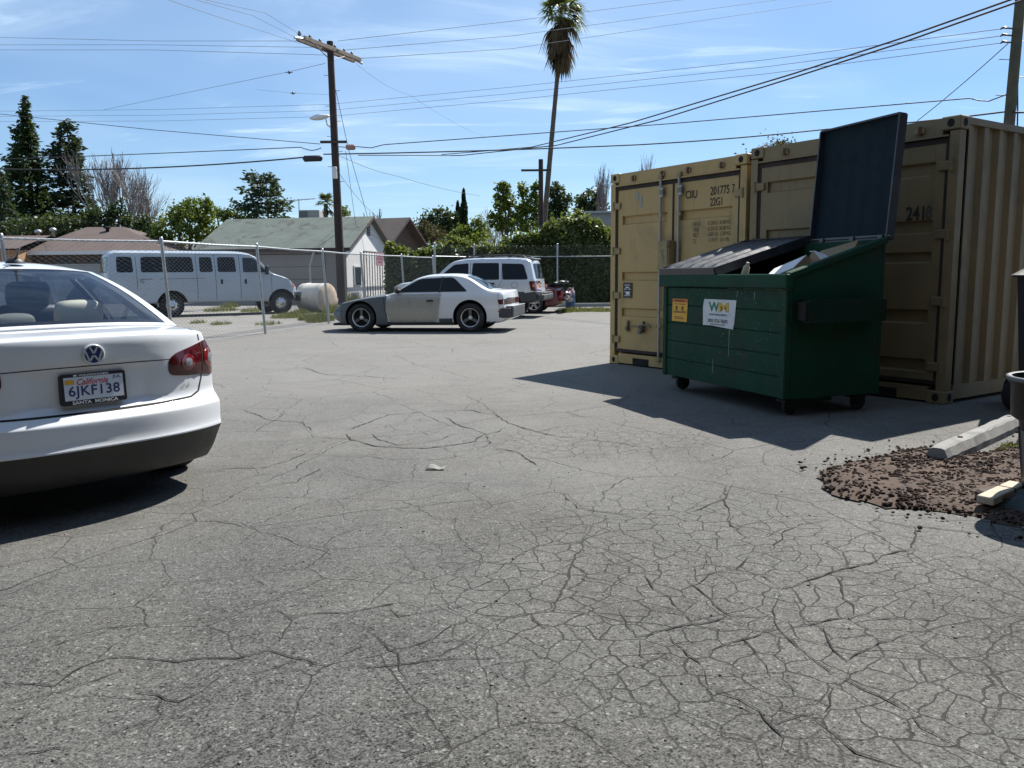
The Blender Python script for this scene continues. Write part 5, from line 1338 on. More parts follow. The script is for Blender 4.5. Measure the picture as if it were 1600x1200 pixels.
def coupe():
    root = thing('parked_car', 'low two door coupe in grey, beige and white panels by the fence', 'car')
    place(root, Vector((-.893, 17.96, 0)), (1.06, .80), rad(-80))
    def cls(c, n):
        if c.x > 2.92 and (c.z < .86): return 2
        if c.z < .23 or (c.x > 1.45 and c.x < 1.75 and c.z < .30): return 3
        return 0
    body = body_object('body', COUPE, [M['coupe_white'], M['gap'], M['coupe_grey'], M['trim_grey']], root, [(1.06, .33, .375, .55, 1.1), (3.535, .32, .365, .55, 1.1)], cls, sub=2)
    bvh = bvh_of(body)
    b2 = split_off(body, 2, 'front_panels', M['coupe_grey'], root); b2['label'] = 'dull dark grey bonnet, wings and front bumper'
    split_off(body, 3, 'sill', M['trim_grey'], root)
    for s, ax in ((1, '+y'), (-1, '-y')):
        d = patch(MB(), bvh, ax, rounded([(2.93, .815), (1.70, .835), (1.78, .30), (1.84, .225), (2.84, .215), (2.95, .45)], [.02, .02, .05, .04, .06, .1]), .018, .09, 0, .026).build('door', M['coupe_beige'], root)
        d['label'] = 'beige gold door'
        h = MB(); h.box((1.94, s * (.865), .685), (.15, .03, .035), 0, bev=.008); h.build('door_handle', M['black_plastic'], d)
        window('side_window', bvh, ax, [(2.72, .868), (2.20, 1.150), (1.46, 1.18), (1.13, .885)], root, [.04, .08, .08, .03])
        p = MB(); line(p, bvh, ax, [(1.74, .86), (1.70, 1.19)], .035, .007); p.build('door_pillar', M['black_plastic'], root)
        patch(MB(), bvh, ax, rounded([(1.43, .30), (1.73, .30), (1.76, .17), (1.43, .10)], .02), .006, .08).build('side_skirt', M['coupe_grey'], root)
        patch(MB(), bvh, ax, rounded([(.44, .475), (.33, .475), (.33, .445), (.44, .445)], .01), .006, .03).build('side_marker', M['red_bright'], root)
        patch(MB(), bvh, ax, rounded([(.20, .60), (.42, .60), (.45, .70), (.22, .72)], .02), .006, .04).build('tail_light', M['red_lens'], root)
        hl = patch(MB(), bvh, ax, rounded([(4.12, .565), (4.36, .475), (4.39, .54), (4.20, .605)], .02), .006, .04).build('headlight', M['glass_tint'], root)
        patch(MB(), bvh, ax, rounded([(4.16, .572), (4.27, .53), (4.27, .585), (4.20, .597)], .01), .010, .03).build('corner_lamp', M['amber_lens'], hl)
        mm = MB(); mm.box((2.66, s * .86, .90), (.12, .14, .10), 0, bev=.03); mm.build('door_mirror', M['black_plastic'], root)
        g = MB(); line(g, bvh, ax, [(3.0, .80), (2.97, .45), (2.9, .22)], .01, .004); line(g, bvh, ax, [(.46, .90), (.42, .60), (.40, .33)], .006, .003); line(g, bvh, ax, [(4.41, .44), (4.2, .455), (3.96, .455)], .008, .004); g.build_each('panel_gap', M['gap'], root)
        wheel(root, 1.06, s * .735, .315, .215, s, rim_r=.205, n=3, mats=CW3); wheel(root, 3.535, s * .725, .315, .205, s, rim_r=.205, n=3, mats=CW3)
    for ax, poly in (('-x', [(-.50, .90), (.50, .90), (.42, 1.21), (-.42, 1.21)]),):
        pass
    rw = patch(MB(), bvh, '+z', rounded([(.64, -.56), (.64, .56), (1.19, .49), (1.19, -.49)], .06), .005, .08).build('rear_window', M['glass_tint'], root)
    patch(MB(), bvh, '+z', rounded([(2.80, -.46), (2.80, .46), (2.40, .36), (2.40, -.36)], .06), .005, .08).build('windscreen', M['glass_black'], root)
    b = MB(); b.box((.19, 0, .44), (.16, 1.58, .24), 0, bev=.03); b.box((.19, 0, .562), (.17, 1.54, .02), 1, bev=.006); b.box((.30, .80, .42), (.28, .05, .22), 0, bev=.02); b.box((.30, -.80, .42), (.28, .05, .22), 0, bev=.02); b.build('rear_bumper', [M['trim_grey'], M['silver_paint']], root)
    patch(MB(), bvh, '-x', rounded([(-.68, .62), (.68, .62), (.68, .74), (-.68, .74)], .03), .006, .06).build('rear_panel', M['red_lens'], root)
    sp_ = MB(); sp_.box((4.05, 0, .16), (.42, 1.30, .05), 0, bev=.015); sp_.build('front_spoiler', M['black_plastic'], root)
coupe()

def suv():
    L = 4.60
    sp = dict(xs=arr((0, .1, 3), (.1, .5, 4), (.5, 2.4, 12), (2.4, 3.3, 8), (3.3, 4.3, 7), (4.3, 4.6, 4)), nv=12,
      ws=[0, .08, .2, .33, .46, .55, .61, .67, .74, .82, .89, .94, .975, 1],
      top=[(0, 1.60), (.05, 1.655), (.3, 1.70), (1.2, 1.735), (2.2, 1.72), (2.55, 1.665), (3.25, 1.13), (3.6, 1.09), (4.2, 1.03), (4.5, .96), (4.6, .9)],
      bot=[(0, .48), (.5, .40), (3.9, .38), (4.6, .44)], hw=[(0, .85), (.4, .895), (3.6, .90), (4.2, .87), (4.5, .80), (4.6, .74)],
      tum=[(.4, .97), (.6, 1.0), (.9, 1.0), (1.08, .985), (1.8, .97)], belt=1.08, lean=.30, crown=.05,
      rear=[(.4, .08), (.5, .0), (.72, -.02), (.76, .05), (1.05, .06), (1.62, .20), (1.7, .24)], front=[(.4, .08), (.6, .0), (.9, .05), (1.1, .15)], rc=.09, fc=.26, fade=.4, sharp=50, smooth=True)
    root = thing('parked_car', 'silver sport utility vehicle with roof rails standing behind the coupe', 'car')
    place(root, G(791, 497), (.97, .86), rad(-78))
    cls = lambda c, n: 2 if c.z < .735 else 0
    body = body_object('body', sp, [M['silver_paint'], M['gap'], M['trim_grey']], root, [(.97, .39, .44, .6, 1.1), (3.66, .39, .44, .6, 1.1)], cls, sub=2)
    bvh = bvh_of(body); o = split_off(body, 2, 'lower_cladding', M['trim_grey'], root); o['label'] = 'dark grey lower cladding and bumpers'
    for s, ax in ((1, '+y'), (-1, '-y')):
        window('side_window', bvh, ax, [(.33, 1.10), (1.06, 1.10), (1.10, 1.55), (.48, 1.53)], root, [.06, .03, .04, .08])
        window('side_window', bvh, ax, [(1.17, 1.10), (1.98, 1.10), (1.96, 1.57), (1.20, 1.565)], root, .04)
        window('side_window', bvh, ax, [(2.08, 1.10), (3.02, 1.12), (2.52, 1.53), (2.10, 1.565)], root, [.04, .03, .06, .04])
        g = MB(); line(g, bvh, ax, [(1.10, 1.58), (1.10, 1.05), (1.32, .62), (1.4, .45)], .010, .003); line(g, bvh, ax, [(2.03, 1.58), (2.03, .45)], .010, .003); line(g, bvh, ax, [(3.10, 1.08), (3.12, .5)], .010, .003); line(g, bvh, ax, [(1.1, .72), (3.1, .72)], .012, .003); g.build_each('door_gap', M['gap'], root)
        for x in (1.30, 2.2): patch(MB(), bvh, ax, rounded([(x, .955), (x + .20, .955), (x + .20, 1.01), (x, 1.01)], .025), .012, .03).build('door_handle', M['black_plastic'], root)
        c = MB(); line(c, bvh, ax, [(.72 + .085 * math.cos(2 * PI * k / 20), .94 + .085 * math.sin(2 * PI * k / 20)) for k in range(20)], .008, .003, .03, 0, True)
        if s > 0: c.build('fuel_flap', M['gap'], root)
        tl = patch(MB(), bvh, ax, rounded([(.02, .76), (.24, .78), (.30, 1.04), (.08, 1.06)], .03), .010, .05).build('tail_light', M['red_lens'], root)
        patch(MB(), bvh, ax, rounded([(.05, .87), (.19, .88), (.21, .96), (.08, .96)], .015), .016, .04).build('amber_lamp', M['amber_lens'], tl)
        patch(MB(), bvh, '-x', rounded([(s * .70, .76), (s * .86, .76), (s * .86, 1.05), (s * .72, 1.05)], .02), .012, .04).build('tail_light', M['red_bright'], root)
        patch(MB(), bvh, ax, rounded([(4.22, .80), (4.48, .80), (4.48, .92), (4.25, .93)], .02), .008, .04).build('headlight', M['clear_lens'], root)
        patch(MB(), bvh, ax, rounded([(4.12, .82), (4.21, .82), (4.21, .90), (4.14, .90)], .01), .010, .04).build('corner_lamp', M['amber_lens'], root)
        mm = MB(); mm.box((2.86, s * .98, 1.17), (.11, .16, .15), 0, bev=.03); mm.build('door_mirror', M['silver_paint'], root)
        r_ = MB(); r_.tube([(.42, s * .60, 1.70), (.52, s * .60, 1.775), (1.3, s * .61, 1.80), (2.1, s * .60, 1.785), (2.3, s * .60, 1.72)], .018, 8)
        for x in (.9, 1.7): r_.box((x, s * .60, 1.765), (.10, .03, .06), 0)
        r_.build('roof_rail', M['black_plastic'], root)
        wheel(root, .97, s * .77, .365, .235, s, rim_r=.225, n=5); wheel(root, 3.66, s * .77, .365, .235, s, rim_r=.225, n=5)
    window('rear_window', bvh, '-x', [(-.66, 1.12), (.66, 1.12), (.58, 1.54), (-.58, 1.54)], root, .06, 'glass_tint')
    patch(MB(), bvh, '+z', rounded([(3.18, -.68), (3.18, .68), (2.60, .58), (2.60, -.58)], .06), .006, .1).build('windscreen', M['glass_black'], root)
    b = MB(); b.box((-.02, 0, .60), (.22, 1.72, .20), 0, bev=.05); b.box((-.02, 0, .712), (.20, 1.5, .03), 1, bev=.01); b.build('rear_bumper', [M['trim_grey'], M['steel_dark']], root)
    b = MB(); b.box((.30, 0, 1.70), (.20, 1.05, .03), 0, Matrix.Rotation(rad(-6), 3, 'Y'), .01); b.build('rear_spoiler', M['silver_paint'], root)
suv()

def van():
    sp = dict(xs=arr((0, .1, 3), (.1, .6, 4), (.6, 4.3, 16), (4.3, 5.2, 9), (5.2, 5.98, 7)), nv=12,
      ws=[0, .08, .2, .33, .42, .5, .57, .63, .70, .78, .86, .92, .96, .985, 1],
      top=[(0, 1.98), (.06, 2.05), (.4, 2.09), (3.9, 2.09), (4.3, 2.05), (4.5, 1.97), (5.08, 1.40), (5.3, 1.33), (5.75, 1.17), (5.92, 1.06), (5.98, .98)],
      bot=[(0, .55), (.4, .44), (5.5, .42), (5.98, .50)], hw=[(0, .93), (.4, .985), (4.6, .985), (5.3, .965), (5.8, .90), (5.98, .84)],
      tum=[(.4, .965), (.7, 1.0), (1.0, 1.0), (1.4, .985), (2.1, .975)], belt=1.36, lean=.20, crown=.08,
      rear=[(.4, .04), (.7, 0), (1.3, .0), (1.9, .08), (2.05, .16)], front=[(.4, .05), (.6, .0), (.9, .02), (1.1, .1), (1.3, .2)], rc=.06, fc=.14, fp=3, fade=.4, sharp=50, smooth=True)
    root = thing('parked_van', 'old white passenger van parked beyond the chain link fence', 'van')
    place(root, Vector((-.407 * 26.08, 26.08, 0)), (1.85, -.93), rad(57))
    body = body_object('body', sp, [M['van_paint'], M['gap']], root, [(1.85, .38, .46, .66, 1.2), (5.32, .38, .46, .66, 1.2)], None, sub=2)
    bvh = bvh_of(body)
    zt, zb = 1.885, 1.395
    for s, ax in ((-1, '-y'), (1, '+y')):
        for (a, b) in ((.30, .78), (.98, 2.54), (2.70, 3.13), (3.26, 3.86)):
            window('side_window', bvh, ax, [(a, zb), (b, zb), (b - .02, zt), (a + .02, zt)], root, .08, 'glass_black', 'van_paint')
        window('side_window', bvh, ax, [(4.06, zb - .01), (4.86, zb - .01), (4.52, 1.80), (4.40, 1.87), (4.08, 1.875)], root, [.05, .05, .05, .05, .05], 'glass_tint', 'van_paint')
        g = MB()
        for x in (2.62, 3.195, 3.97): line(g, bvh, ax, [(x, 1.95), (x, .52)], .012, .003)
        line(g, bvh, ax, [(4.98, 1.34), (4.99, .60), (4.92, .50)], .012, .003); line(g, bvh, ax, [(.86, 1.9), (.86, 1.3), (.86, .9)], .010, .003); line(g, bvh, ax, [(2.62, 1.95), (4.45, 1.95)], .008, .003)
        g.build_each('door_gap', M['gap'], root)
        for x in (3.34, 4.10): patch(MB(), bvh, ax, rounded([(x, 1.02), (x + .07, 1.02), (x + .07, 1.17), (x, 1.17)], .02), .014, .04).build('door_handle', M['black_plastic'], root)
        q = MB(); line(q, bvh, ax, [(.95, 1.19), (1.3, 1.20)], .02, .003); line(q, bvh, ax, [(1.5, 1.20), (2.85, 1.21)], .013, .003); line(q, bvh, ax, [(.92, 1.13), (1.02, 1.16), (1.05, 1.08), (.96, 1.10)], .02, .003); q.build('faded_stripe', M['ink_fade'], root)
        mm = MB(); mm.box((4.80, s * 1.12, 1.46), (.10, .20, .30), 0, bev=.03); mm.box((4.80, s * 1.0, 1.42), (.05, .14, .05), 0); mm.build('door_mirror', M['black_plastic'], root)
        hl = patch(MB(), bvh, '+x', rounded([(s * .52, .90), (s * .84, .90), (s * .86, 1.05), (s * .52, 1.07)], .03), .006, .05).build('headlight', M['clear_lens'], root)
        patch(MB(), bvh, ax, rounded([(5.74, .90), (5.88, .90), (5.88, 1.03), (5.70, 1.05)], .02), .008, .04).build('corner_lamp', M['amber_lens'], root)
        patch(MB(), bvh, '-x', rounded([(s * .80, .80), (s * .93, .80), (s * .93, 1.15), (s * .82, 1.15)], .02), .008, .05).build('tail_light', M['red_lens'], root)
        window('rear_window', bvh, '-x', [(s * .06, 1.40), (s * .80, 1.40), (s * .72, 1.87), (s * .06, 1.87)], root, .06, 'glass_tint', 'black_plastic')
        wheel(root, 1.85, s * .80, .365, .24, s, 'steel', .215, ('rubber', 'steel_dark', 'alloy')); wheel(root, 5.32, s * .80, .365, .24, s, 'steel', .215, ('rubber', 'steel_dark', 'alloy'))
    patch(MB(), bvh, '+z', rounded([(5.06, -.80), (5.06, .80), (4.56, .70), (4.56, -.70)], .08), .006, .1).build('windscreen', M['glass_tint'], root)
    patch(MB(), bvh, '+x', rounded([(-.46, .80), (.46, .80), (.46, 1.06), (-.46, 1.06)], .03), .006, .06).build('grille', M['black_plastic'], root)
    b = MB(); b.box((5.95, 0, .66), (.14, 1.86, .17), 0, bev=.04); b.box((5.86, -.93, .67), (.30, .05, .15), 0, bev=.02); b.box((5.86, .93, .67), (.30, .05, .15), 0, bev=.02); b.build('front_bumper', M['chrome'], root)
    b = MB(); b.box((5.96, 0, .50), (.12, 1.7, .16), 0, bev=.03); b.build('front_valance', M['black_plastic'], root)
    b = MB(); b.box((-.08, 0, .60), (.18, 1.9, .16), 0, bev=.04); b.build('rear_bumper', M['steel_dark'], root)
van()

def wreck():
    sp = dict(COUPE); sp['top'] = [(0, .80), (.1, .84), (.6, .88), (.8, .92), (1.5, 1.25), (2.2, 1.27), (2.5, 1.2), (3.1, .85), (3.6, .80), (4.1, .68), (4.32, .52)]
    root = thing('wrecked_car', 'damaged dark red car with torn bumper peeping out behind the silver vehicle', 'car')
    place(root, G(834, 489.5), (1.06, .80), rad(-80))
    body = body_object('body', sp, [M['red_paint'], M['gap']], root, [(1.06, .33, .375, .55, 1.1), (3.5, .32, .365, .55, 1.1)], None, sub=1)
    bvh = bvh_of(body)
    for s, ax in ((1, '+y'), (-1, '-y')):
        window('side_window', bvh, ax, [(2.9, .89), (2.5, 1.16), (1.62, 1.18), (1.25, .92)], root, .04)
        wheel(root, 1.06, s * .735, .305, .2, s, rim_r=.20); wheel(root, 3.5, s * .725, .305, .2, s, rim_r=.20)
        patch(MB(), bvh, '-x', rounded([(s * .45, .60), (s * .72, .60), (s * .72, .72), (s * .45, .72)], .02), .006, .05).build('tail_light', M['red_bright'], root)
    def crumple(name, mat, c, sx, sy, sz, seed, rot):
        r_ = random.Random(seed); m = MB(); R3 = Euler(rot).to_matrix()
        def f(u, v): return Vector(c) + R3 @ Vector(((u - .5) * sx + r_.uniform(-.02, .02), (v - .5) * sy, r_.uniform(-.5, .5) * sz))
        m.grid(f, 7, 12, 0, False); o = m.build(name, mat, root); o.modifiers.new('s', 'SOLIDIFY').thickness = .006; realize(o)
    crumple('torn_bumper', M['silver_paint'], (.02, .48, .56), .22, .95, .16, 3, (0, rad(60), rad(12)))
    crumple('boot_lid', M['coupe_grey'], (.36, .1, .93), .62, 1.2, .10, 5, (rad(4), rad(14), 0))
    crumple('bent_panel', M['red_paint'], (-.05, .1, .62), .35, 1.5, .12, 8, (0, rad(80), 0))
    b = MB(); b.box((-.02, 0, .40), (.1, 1.3, .1), 0); b.build('bumper_beam', M['steel_dark'], root)
wreck()
# ---------------------------------------------------------------- fences
M['link'] = pm('link', (.30, .31, .32), .5, .6, .1, 9)
def chain_mesh(A, B, h, name, parent, cell=.058, r=.0016, z0=.04, dzf=.62):
    """woven wire between two points, as zigzag wires that hook into one another; local to the parent"""
    d = (B - A); L = d.length; t = d.normalized(); nrm = Vector((-t.y, t.x, 0))
    n = int(L / cell); dz = cell * dzf; rows = int(h / dz); V = []; F = []
    for i in range(n + 1):
        for s in (0, 1):
            pass
    # every wire is a zigzag that climbs the fence; neighbours share corners
    for i in range(n + 1):
        base = len(V)
        for j in range(rows + 1):
            x = i * cell + (.58 if j % 2 else -.58) * cell * (1 if i % 2 == 0 else -1) + cell * .5
            x = min(L, max(0, x)); z = z0 + j * dz
            p = A + t * x; o = nrm * (.002 if (i + j) % 2 else -.002)
            for k in range(3):
                a = 2 * PI * k / 3; V.append((p.x + t.x * r * math.cos(a) + nrm.x * r * math.sin(a) + o.x, p.y + t.y * r * math.cos(a) + nrm.y * r * math.sin(a) + o.y, z))
        for j in range(rows):
            for k in range(3):
                k2 = (k + 1) % 3; F.append((base + j * 3 + k, base + j * 3 + k2, base + j * 3 + 3 + k2, base + j * 3 + 3 + k))
    return fast_mesh(name, V, F, M['link'], parent)
def chain_fence(label, pts, h, lean=None, rail=True, cell=.058, rr=.0016, post_r=.03, group=None, mids=1, barb=False):
    root = thing('chain_link_fence', label, 'fence', (0, 0, 0), 0, group)
    tops = []
    for i, p in enumerate(pts):
        l = lean[i] if lean else Vector((0, 0, 0)); tp = p + Vector((l[0], l[1], h)); tops.append(tp)
        m = MB(); m.tube([p + Vector((0, 0, -.05)), tp + Vector((0, 0, .02))], post_r, 12); m.lathe([(post_r + .003, -.02), (post_r + .004, .03), (post_r * .6, .06), (0, .065)], 12, 0, c=tp + Vector((0, 0, .02)))
        for f in (.25, .6, .9): m.tube([p.lerp(tp, f) - Vector((0, 0, .012)), p.lerp(tp, f) + Vector((0, 0, .012))], post_r + .005, 12)
        m.build('post', M['galv'], root)
    if rail:
        for i in range(len(pts) - 1):
            m = MB(); m.tube([tops[i] + Vector((0, 0, .0)), tops[i].lerp(tops[i + 1], .5) + Vector((0, 0, -.012)), tops[i + 1]], .0215, 10); m.build('top_rail', M['galv'], root)
    for i in range(len(pts) - 1):
        chain_mesh(pts[i], pts[i + 1], h - .03, 'wire_mesh', root, cell, rr)
        m = MB(); a, b = pts[i], pts[i + 1]; m.tube([a + Vector((0, 0, .05)), a.lerp(b, .5) + Vector((0, 0, .03)), b + Vector((0, 0, .05))], .003, 4); m.build('tension_wire', M['galv'], root)
    return root
def fpt(px, ptop, h):                # the foot of a post of height h whose top shows at (px, ptop)
    d = ray(px, ptop); t = (h - EYE) / d.z; return Vector((d.x * t, d.y * t, 0))
FH = 1.87
P3 = G(415, 522); P4 = G(514, 506)
dl = (P4 - P3)
P2 = G(271, 541); P1 = G(28, 556)
FP = [Vector((-12.4, 10.9, 0)), P1, P2, P3, P4, G(572, 497), G(634, 489.5), G(682, 484)]
lean = [(-.12, 0)] * 8
chain_fence('galvanised chain link fence running from the white saloon past the van', FP, FH, [Vector((-.10, 0, 0)) for _ in FP], cell=.058, rr=.0027)
# corner of the far fence and its gate post
FA = G(681, 483); FB = G(742, 479.5); FC = G(871, 478); FD = FC + (FC - FB).normalized() * 5.5; FE = FD + (FC - FB).normalized() * 4
farh = 2.36
chain_fence('tall chain link fence along the ivy at the back of the lot', [FA, FB, FC, FD, FE], farh, None, False, .075, .0026, .035)
rt = MB()
fr_ = bpy.data.objects['chain_link_fence.001']
for a, b in ((FA, FB), (FB, FC), (FC, FD), (FD, FE)):
    m = MB(); m.tube([a + Vector((0, 0, 1.93)), b + Vector((0, 0, 1.93))], .022, 8); m.build('middle_rail', M['galv'], fr_)
# slanting stub of an older fence in front of the grey wall
q = G(487, 481); m = MB(); tp = DP(484, 415, q.y); m.tube([Vector((q.x, q.y, 0)), Vector((tp.x, tp.y, tp.z)), Vector(DP(490, 394, q.y))], .035, 8)
tag(m.build('bent_post', M['galv']), 'lone thin post with a bent top in front of the grey garage wall', 'post')

# ---------------------------------------------------------------- white drum, bucket and blue barrel
M['tank_white'] = pm('tank_white', (.60, .57, .52), .6, 0, .08, 3, stain=(.38, .26, .17), stain_amt=.55, ss=2.0); M['tank_face'] = pm('tank_face', (.46, .38, .30), .7, 0, .12, 3, stain=(.28, .17, .09), stain_amt=.8, ss=2.2)
def tank():
    r = .50; c = Vector((-6.85, 29.2, r)); root = thing('water_tank', 'stained white cylindrical tank lying on its side beyond the fence', 'tank', c, rad(62))
    m = MB(); m.lathe([(0, .55), (r * .9, .55), (r, .50), (r, .32), (r * 1.03, .31), (r * 1.03, .27), (r, .26), (r, -.42), (r * 1.02, -.43), (r * 1.02, -.47), (r, -.48), (r, -.52)], 40, 0, axis='y'); m.build('barrel', M['tank_white'], root)
    m = MB(); m.lathe([(r, -.52), (r * .95, -.55), (r * .5, -.57), (0, -.575)], 40, 0, axis='y'); m.build('end_cap', M['tank_face'], root)
    for s in (-.3, .3): m = MB(); m.box((0, s, -r + .03), (.7, .09, .08), 0); m.build('cradle', M['wood_dark'], root)
tank()
b = G(521, 486); m = MB(); m.lathe([(0, 0), (.15, 0), (.18, .42), (.185, .44), (.17, .44), (.15, .40), (0, .38)], 20, 0, c=(b.x, b.y, 0)); tag(m.build('bucket', M['tank_white']), 'small white bucket between the tank and the grey coupe', 'bucket')
M['blue_plastic'] = pm('blue_plastic', (.02, .06, .13), .5, 0, .15, 4)
b = G(891, 481.5); root = thing('barrel', 'blue barrel at the back behind the red wreck', 'barrel', (b.x, b.y, 0)); m = MB(); m.lathe([(0, 0), (.17, 0), (.18, .05), (.18, .22), (.19, .24), (.18, .26), (.18, .42), (.19, .44), (.18, .46), (.18, .60), (.16, .64), (0, .64)], 24, 0); m.build('drum', M['blue_plastic'], root)
m = MB(); m.lathe([(.05, .64), (.05, .66), (0, .66)], 12, 0, c=(.1, 0, 0)); m.build('bung', M['black_plastic'], root)

# ---------------------------------------------------------------- pavement strip behind, gravel lot beyond the left fence
M['pave'] = pm('pave', (.27, .262, .245), .9, 0, .1, 1.5, bump=.2, bs=40); M['gravel'] = pm('gravel', (.19, .183, .17), .95, 0, .16, 1.2, bump=.5, bs=60, stain=(.14, .13, .105), stain_amt=.5, ss=.7)
M['dark_road'] = pm('dark_road', (.07, .07, .075), .9, 0, .2, 2)
ex = (FC - FB).normalized(); eyv = Vector((-ex.y, ex.x, 0))
o0 = FB - ex * 3
def strip(name, mat, d0, d1, z, label, x0=-2, x1=26, kerb=0):
    m = MB()
    if kerb: 
        c = o0 + ex * ((x0 + x1) / 2) + eyv * ((d0 + d1) / 2); m.box((c.x, c.y, kerb / 2), (x1 - x0, d1 - d0, kerb), 0, rotz(math.atan2(ex.y, ex.x)), .02)
    else: m.quad(*[tuple(o0 + ex * a + eyv * b_ + Vector((0, 0, z))) for a, b_ in ((x0, d0), (x1, d0), (x1, d1), (x0, d1))])
    return tag(m.build(name, mat), label, kind='structure')
strip('kerb', M['pave'], -1.05, -.85, 0, 'pale kerb along the back of the lot', kerb=.13, x0=6)
strip('pavement', M['pave'], -.85, .9, .07, 'pale pavement strip along the back fence', x0=6)
gp = [FP[0] + Vector((.12, 0, 0)), FP[1] + Vector((.12, 0, 0)), FP[2] + Vector((.1, 0, 0)), FP[3] + Vector((.1, 0, 0)), FP[4] + Vector((.1, 0, 0)), FP[5] + Vector((.1, 0, 0)), FP[7], Vector((-1.0, 40, 0)), Vector((-1.0, 58, 0)), Vector((-58, 58, 0)), Vector((-58, 10.9, 0))]
m = MB(); pp = dens([(p.x, p.y) for p in gp], 1.0)
V, E_, F_, *_ = delaunay_2d_cdt([Vector(p) for p in pp], [], [list(range(len(pp)))], 1, 1e-6)
m.add([(v.x, v.y, .004) for v in V], [tuple(f) for f in F_], 0)
o = m.build('gravel_lot', M['gravel']); tag(o, 'pale dusty gravel yard beyond the fence', kind='structure')

# ---------------------------------------------------------------- houses
def shingle(name, base, vary=.14, rows=6.0, moss=None):
    m = bpy.data.materials.new(name); t = NT(m); co = t.obj(); n = t.noise(co, 1.3, 4.0, .65); n2 = t.noise(co, 14, 2.0)
    br = t.add('ShaderNodeTexBrick'); t.put(br.inputs['Vector'], co); br.inputs['Scale'].default_value = rows
    br.inputs['Color1'].default_value = (*[c * (1 - vary) for c in base], 1); br.inputs['Color2'].default_value = (*[c * (1 + vary) for c in base], 1); br.inputs['Mortar'].default_value = (*[c * .6 for c in base], 1); br.inputs['Mortar Size'].default_value = .012; br.inputs['Brick Width'].default_value = .9; br.inputs['Row Height'].default_value = .3
    col = t.mix(t.rng(n.outputs[0], .35, .7), br.outputs[0], tuple(c * 1.25 for c in base))
    if moss: col = t.mix(t.math('MULTIPLY', t.rng(t.noise(co, .8, 5.0, .7, 1.0).outputs[0], .57, .63), .85), col, moss)
    t.put(t.bs.inputs['Base Color'], col); t.bs.inputs['Roughness'].default_value = .92; t.bump(n2.outputs[0], .3, .02); return m
M['roof_green'] = shingle('roof_green', (.095, .118, .103), .10, 3.0, (.05, .05, .045)); M['roof_brown'] = shingle('roof_brown', (.085, .062, .055), .15, 3.0); M['roof_dark'] = shingle('roof_dark', (.060, .050, .045), .15, 3.0)
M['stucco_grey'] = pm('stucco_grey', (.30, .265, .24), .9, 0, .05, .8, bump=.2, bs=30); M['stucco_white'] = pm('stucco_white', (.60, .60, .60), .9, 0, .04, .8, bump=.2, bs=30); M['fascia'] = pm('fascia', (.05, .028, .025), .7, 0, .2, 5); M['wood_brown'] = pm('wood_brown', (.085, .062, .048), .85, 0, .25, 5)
M['brick_tan'] = pm('brick_tan', (.34, .19, .10), .9, 0, .2, 6); M['block_grey'] = pm('block_grey', (.28, .28, .275), .9, 0, .08, 2)
def gable_house(label, K, az, depth, length, eave, ridge, roof, wall_long, wall_gable, over=.35, hip=0.0):
    """K: ground corner where the long wall meets the gable. The gable runs from K along bearing az; the long wall runs from K to the left."""
    g = Vector((math.sin(az), math.cos(az), 0)); l = Vector((-g.y, g.x, 0))      # l points left along the long wall
    root = thing('house', label, 'house', K, math.atan2(-l.y, -l.x))              # local x = -l (towards the gable), local y = g
    D_, L_ = depth, length
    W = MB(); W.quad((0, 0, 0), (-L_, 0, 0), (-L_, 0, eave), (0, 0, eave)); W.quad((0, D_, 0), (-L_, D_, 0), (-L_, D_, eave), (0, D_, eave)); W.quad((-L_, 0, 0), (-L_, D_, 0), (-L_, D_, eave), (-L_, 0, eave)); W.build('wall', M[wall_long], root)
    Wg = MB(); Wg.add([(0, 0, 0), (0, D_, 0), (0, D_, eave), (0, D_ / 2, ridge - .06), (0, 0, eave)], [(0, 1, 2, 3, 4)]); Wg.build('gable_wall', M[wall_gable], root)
    s = (ridge - eave) / (D_ / 2); R_ = MB(); t = .10
    xr = -L_ + hip
    for sg in (0, 1):
        y0 = -over if sg == 0 else D_ + over; z0 = eave - over * s; ym = D_ / 2
        R_.quad((over, y0, z0), (over, ym, ridge), (xr - (0 if hip else over), ym, ridge), (-L_ - over, y0, z0)); R_.quad((over, y0, z0 - t), (over, ym, ridge - t), (xr - (0 if hip else over), ym, ridge - t), (-L_ - over, y0, z0 - t))
    if hip: R_.add([(-L_ - over, -over, eave - over * s), (-L_ - over, D_ + over, eave - over * s), (xr, D_ / 2, ridge)], [(0, 1, 2)])
    R_.build('roof', M[roof], root)
    F_ = MB()
    F_.quad((over + .01, -over - .01, eave - over * s - .14), (-L_ - over, -over - .01, eave - over * s - .14), (-L_ - over, -over - .01, eave - over * s + .01), (over + .01, -over - .01, eave - over * s + .01))
    for sg in (0, 1):
        y0 = -over if sg == 0 else D_ + over; z0 = eave - over * s
        F_.add([(over + .012, y0, z0 - .13), (over + .012, D_ / 2, ridge - .13), (over + .012, D_ / 2, ridge + .012), (over + .012, y0, z0 + .012)], [(0, 1, 2, 3)]); F_.add([(over - .03, y0, z0 - .13), (over - .03, D_ / 2, ridge - .13), (over + .012, D_ / 2, ridge - .13), (over + .012, y0, z0 - .13)], [(0, 1, 2, 3)])
    F_.build('fascia', M['fascia'], root, recalc=False)
    return root
Kp = G(546, 479)
K1 = Vector((-7.35, 37.4, 0))
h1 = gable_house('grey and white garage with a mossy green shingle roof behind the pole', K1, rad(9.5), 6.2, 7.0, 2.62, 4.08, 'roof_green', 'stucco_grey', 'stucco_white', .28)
v = MB()
for k in range(5): v.box((.02, 3.1, 3.25 + k * .12), (.04, .34, .06), 0)
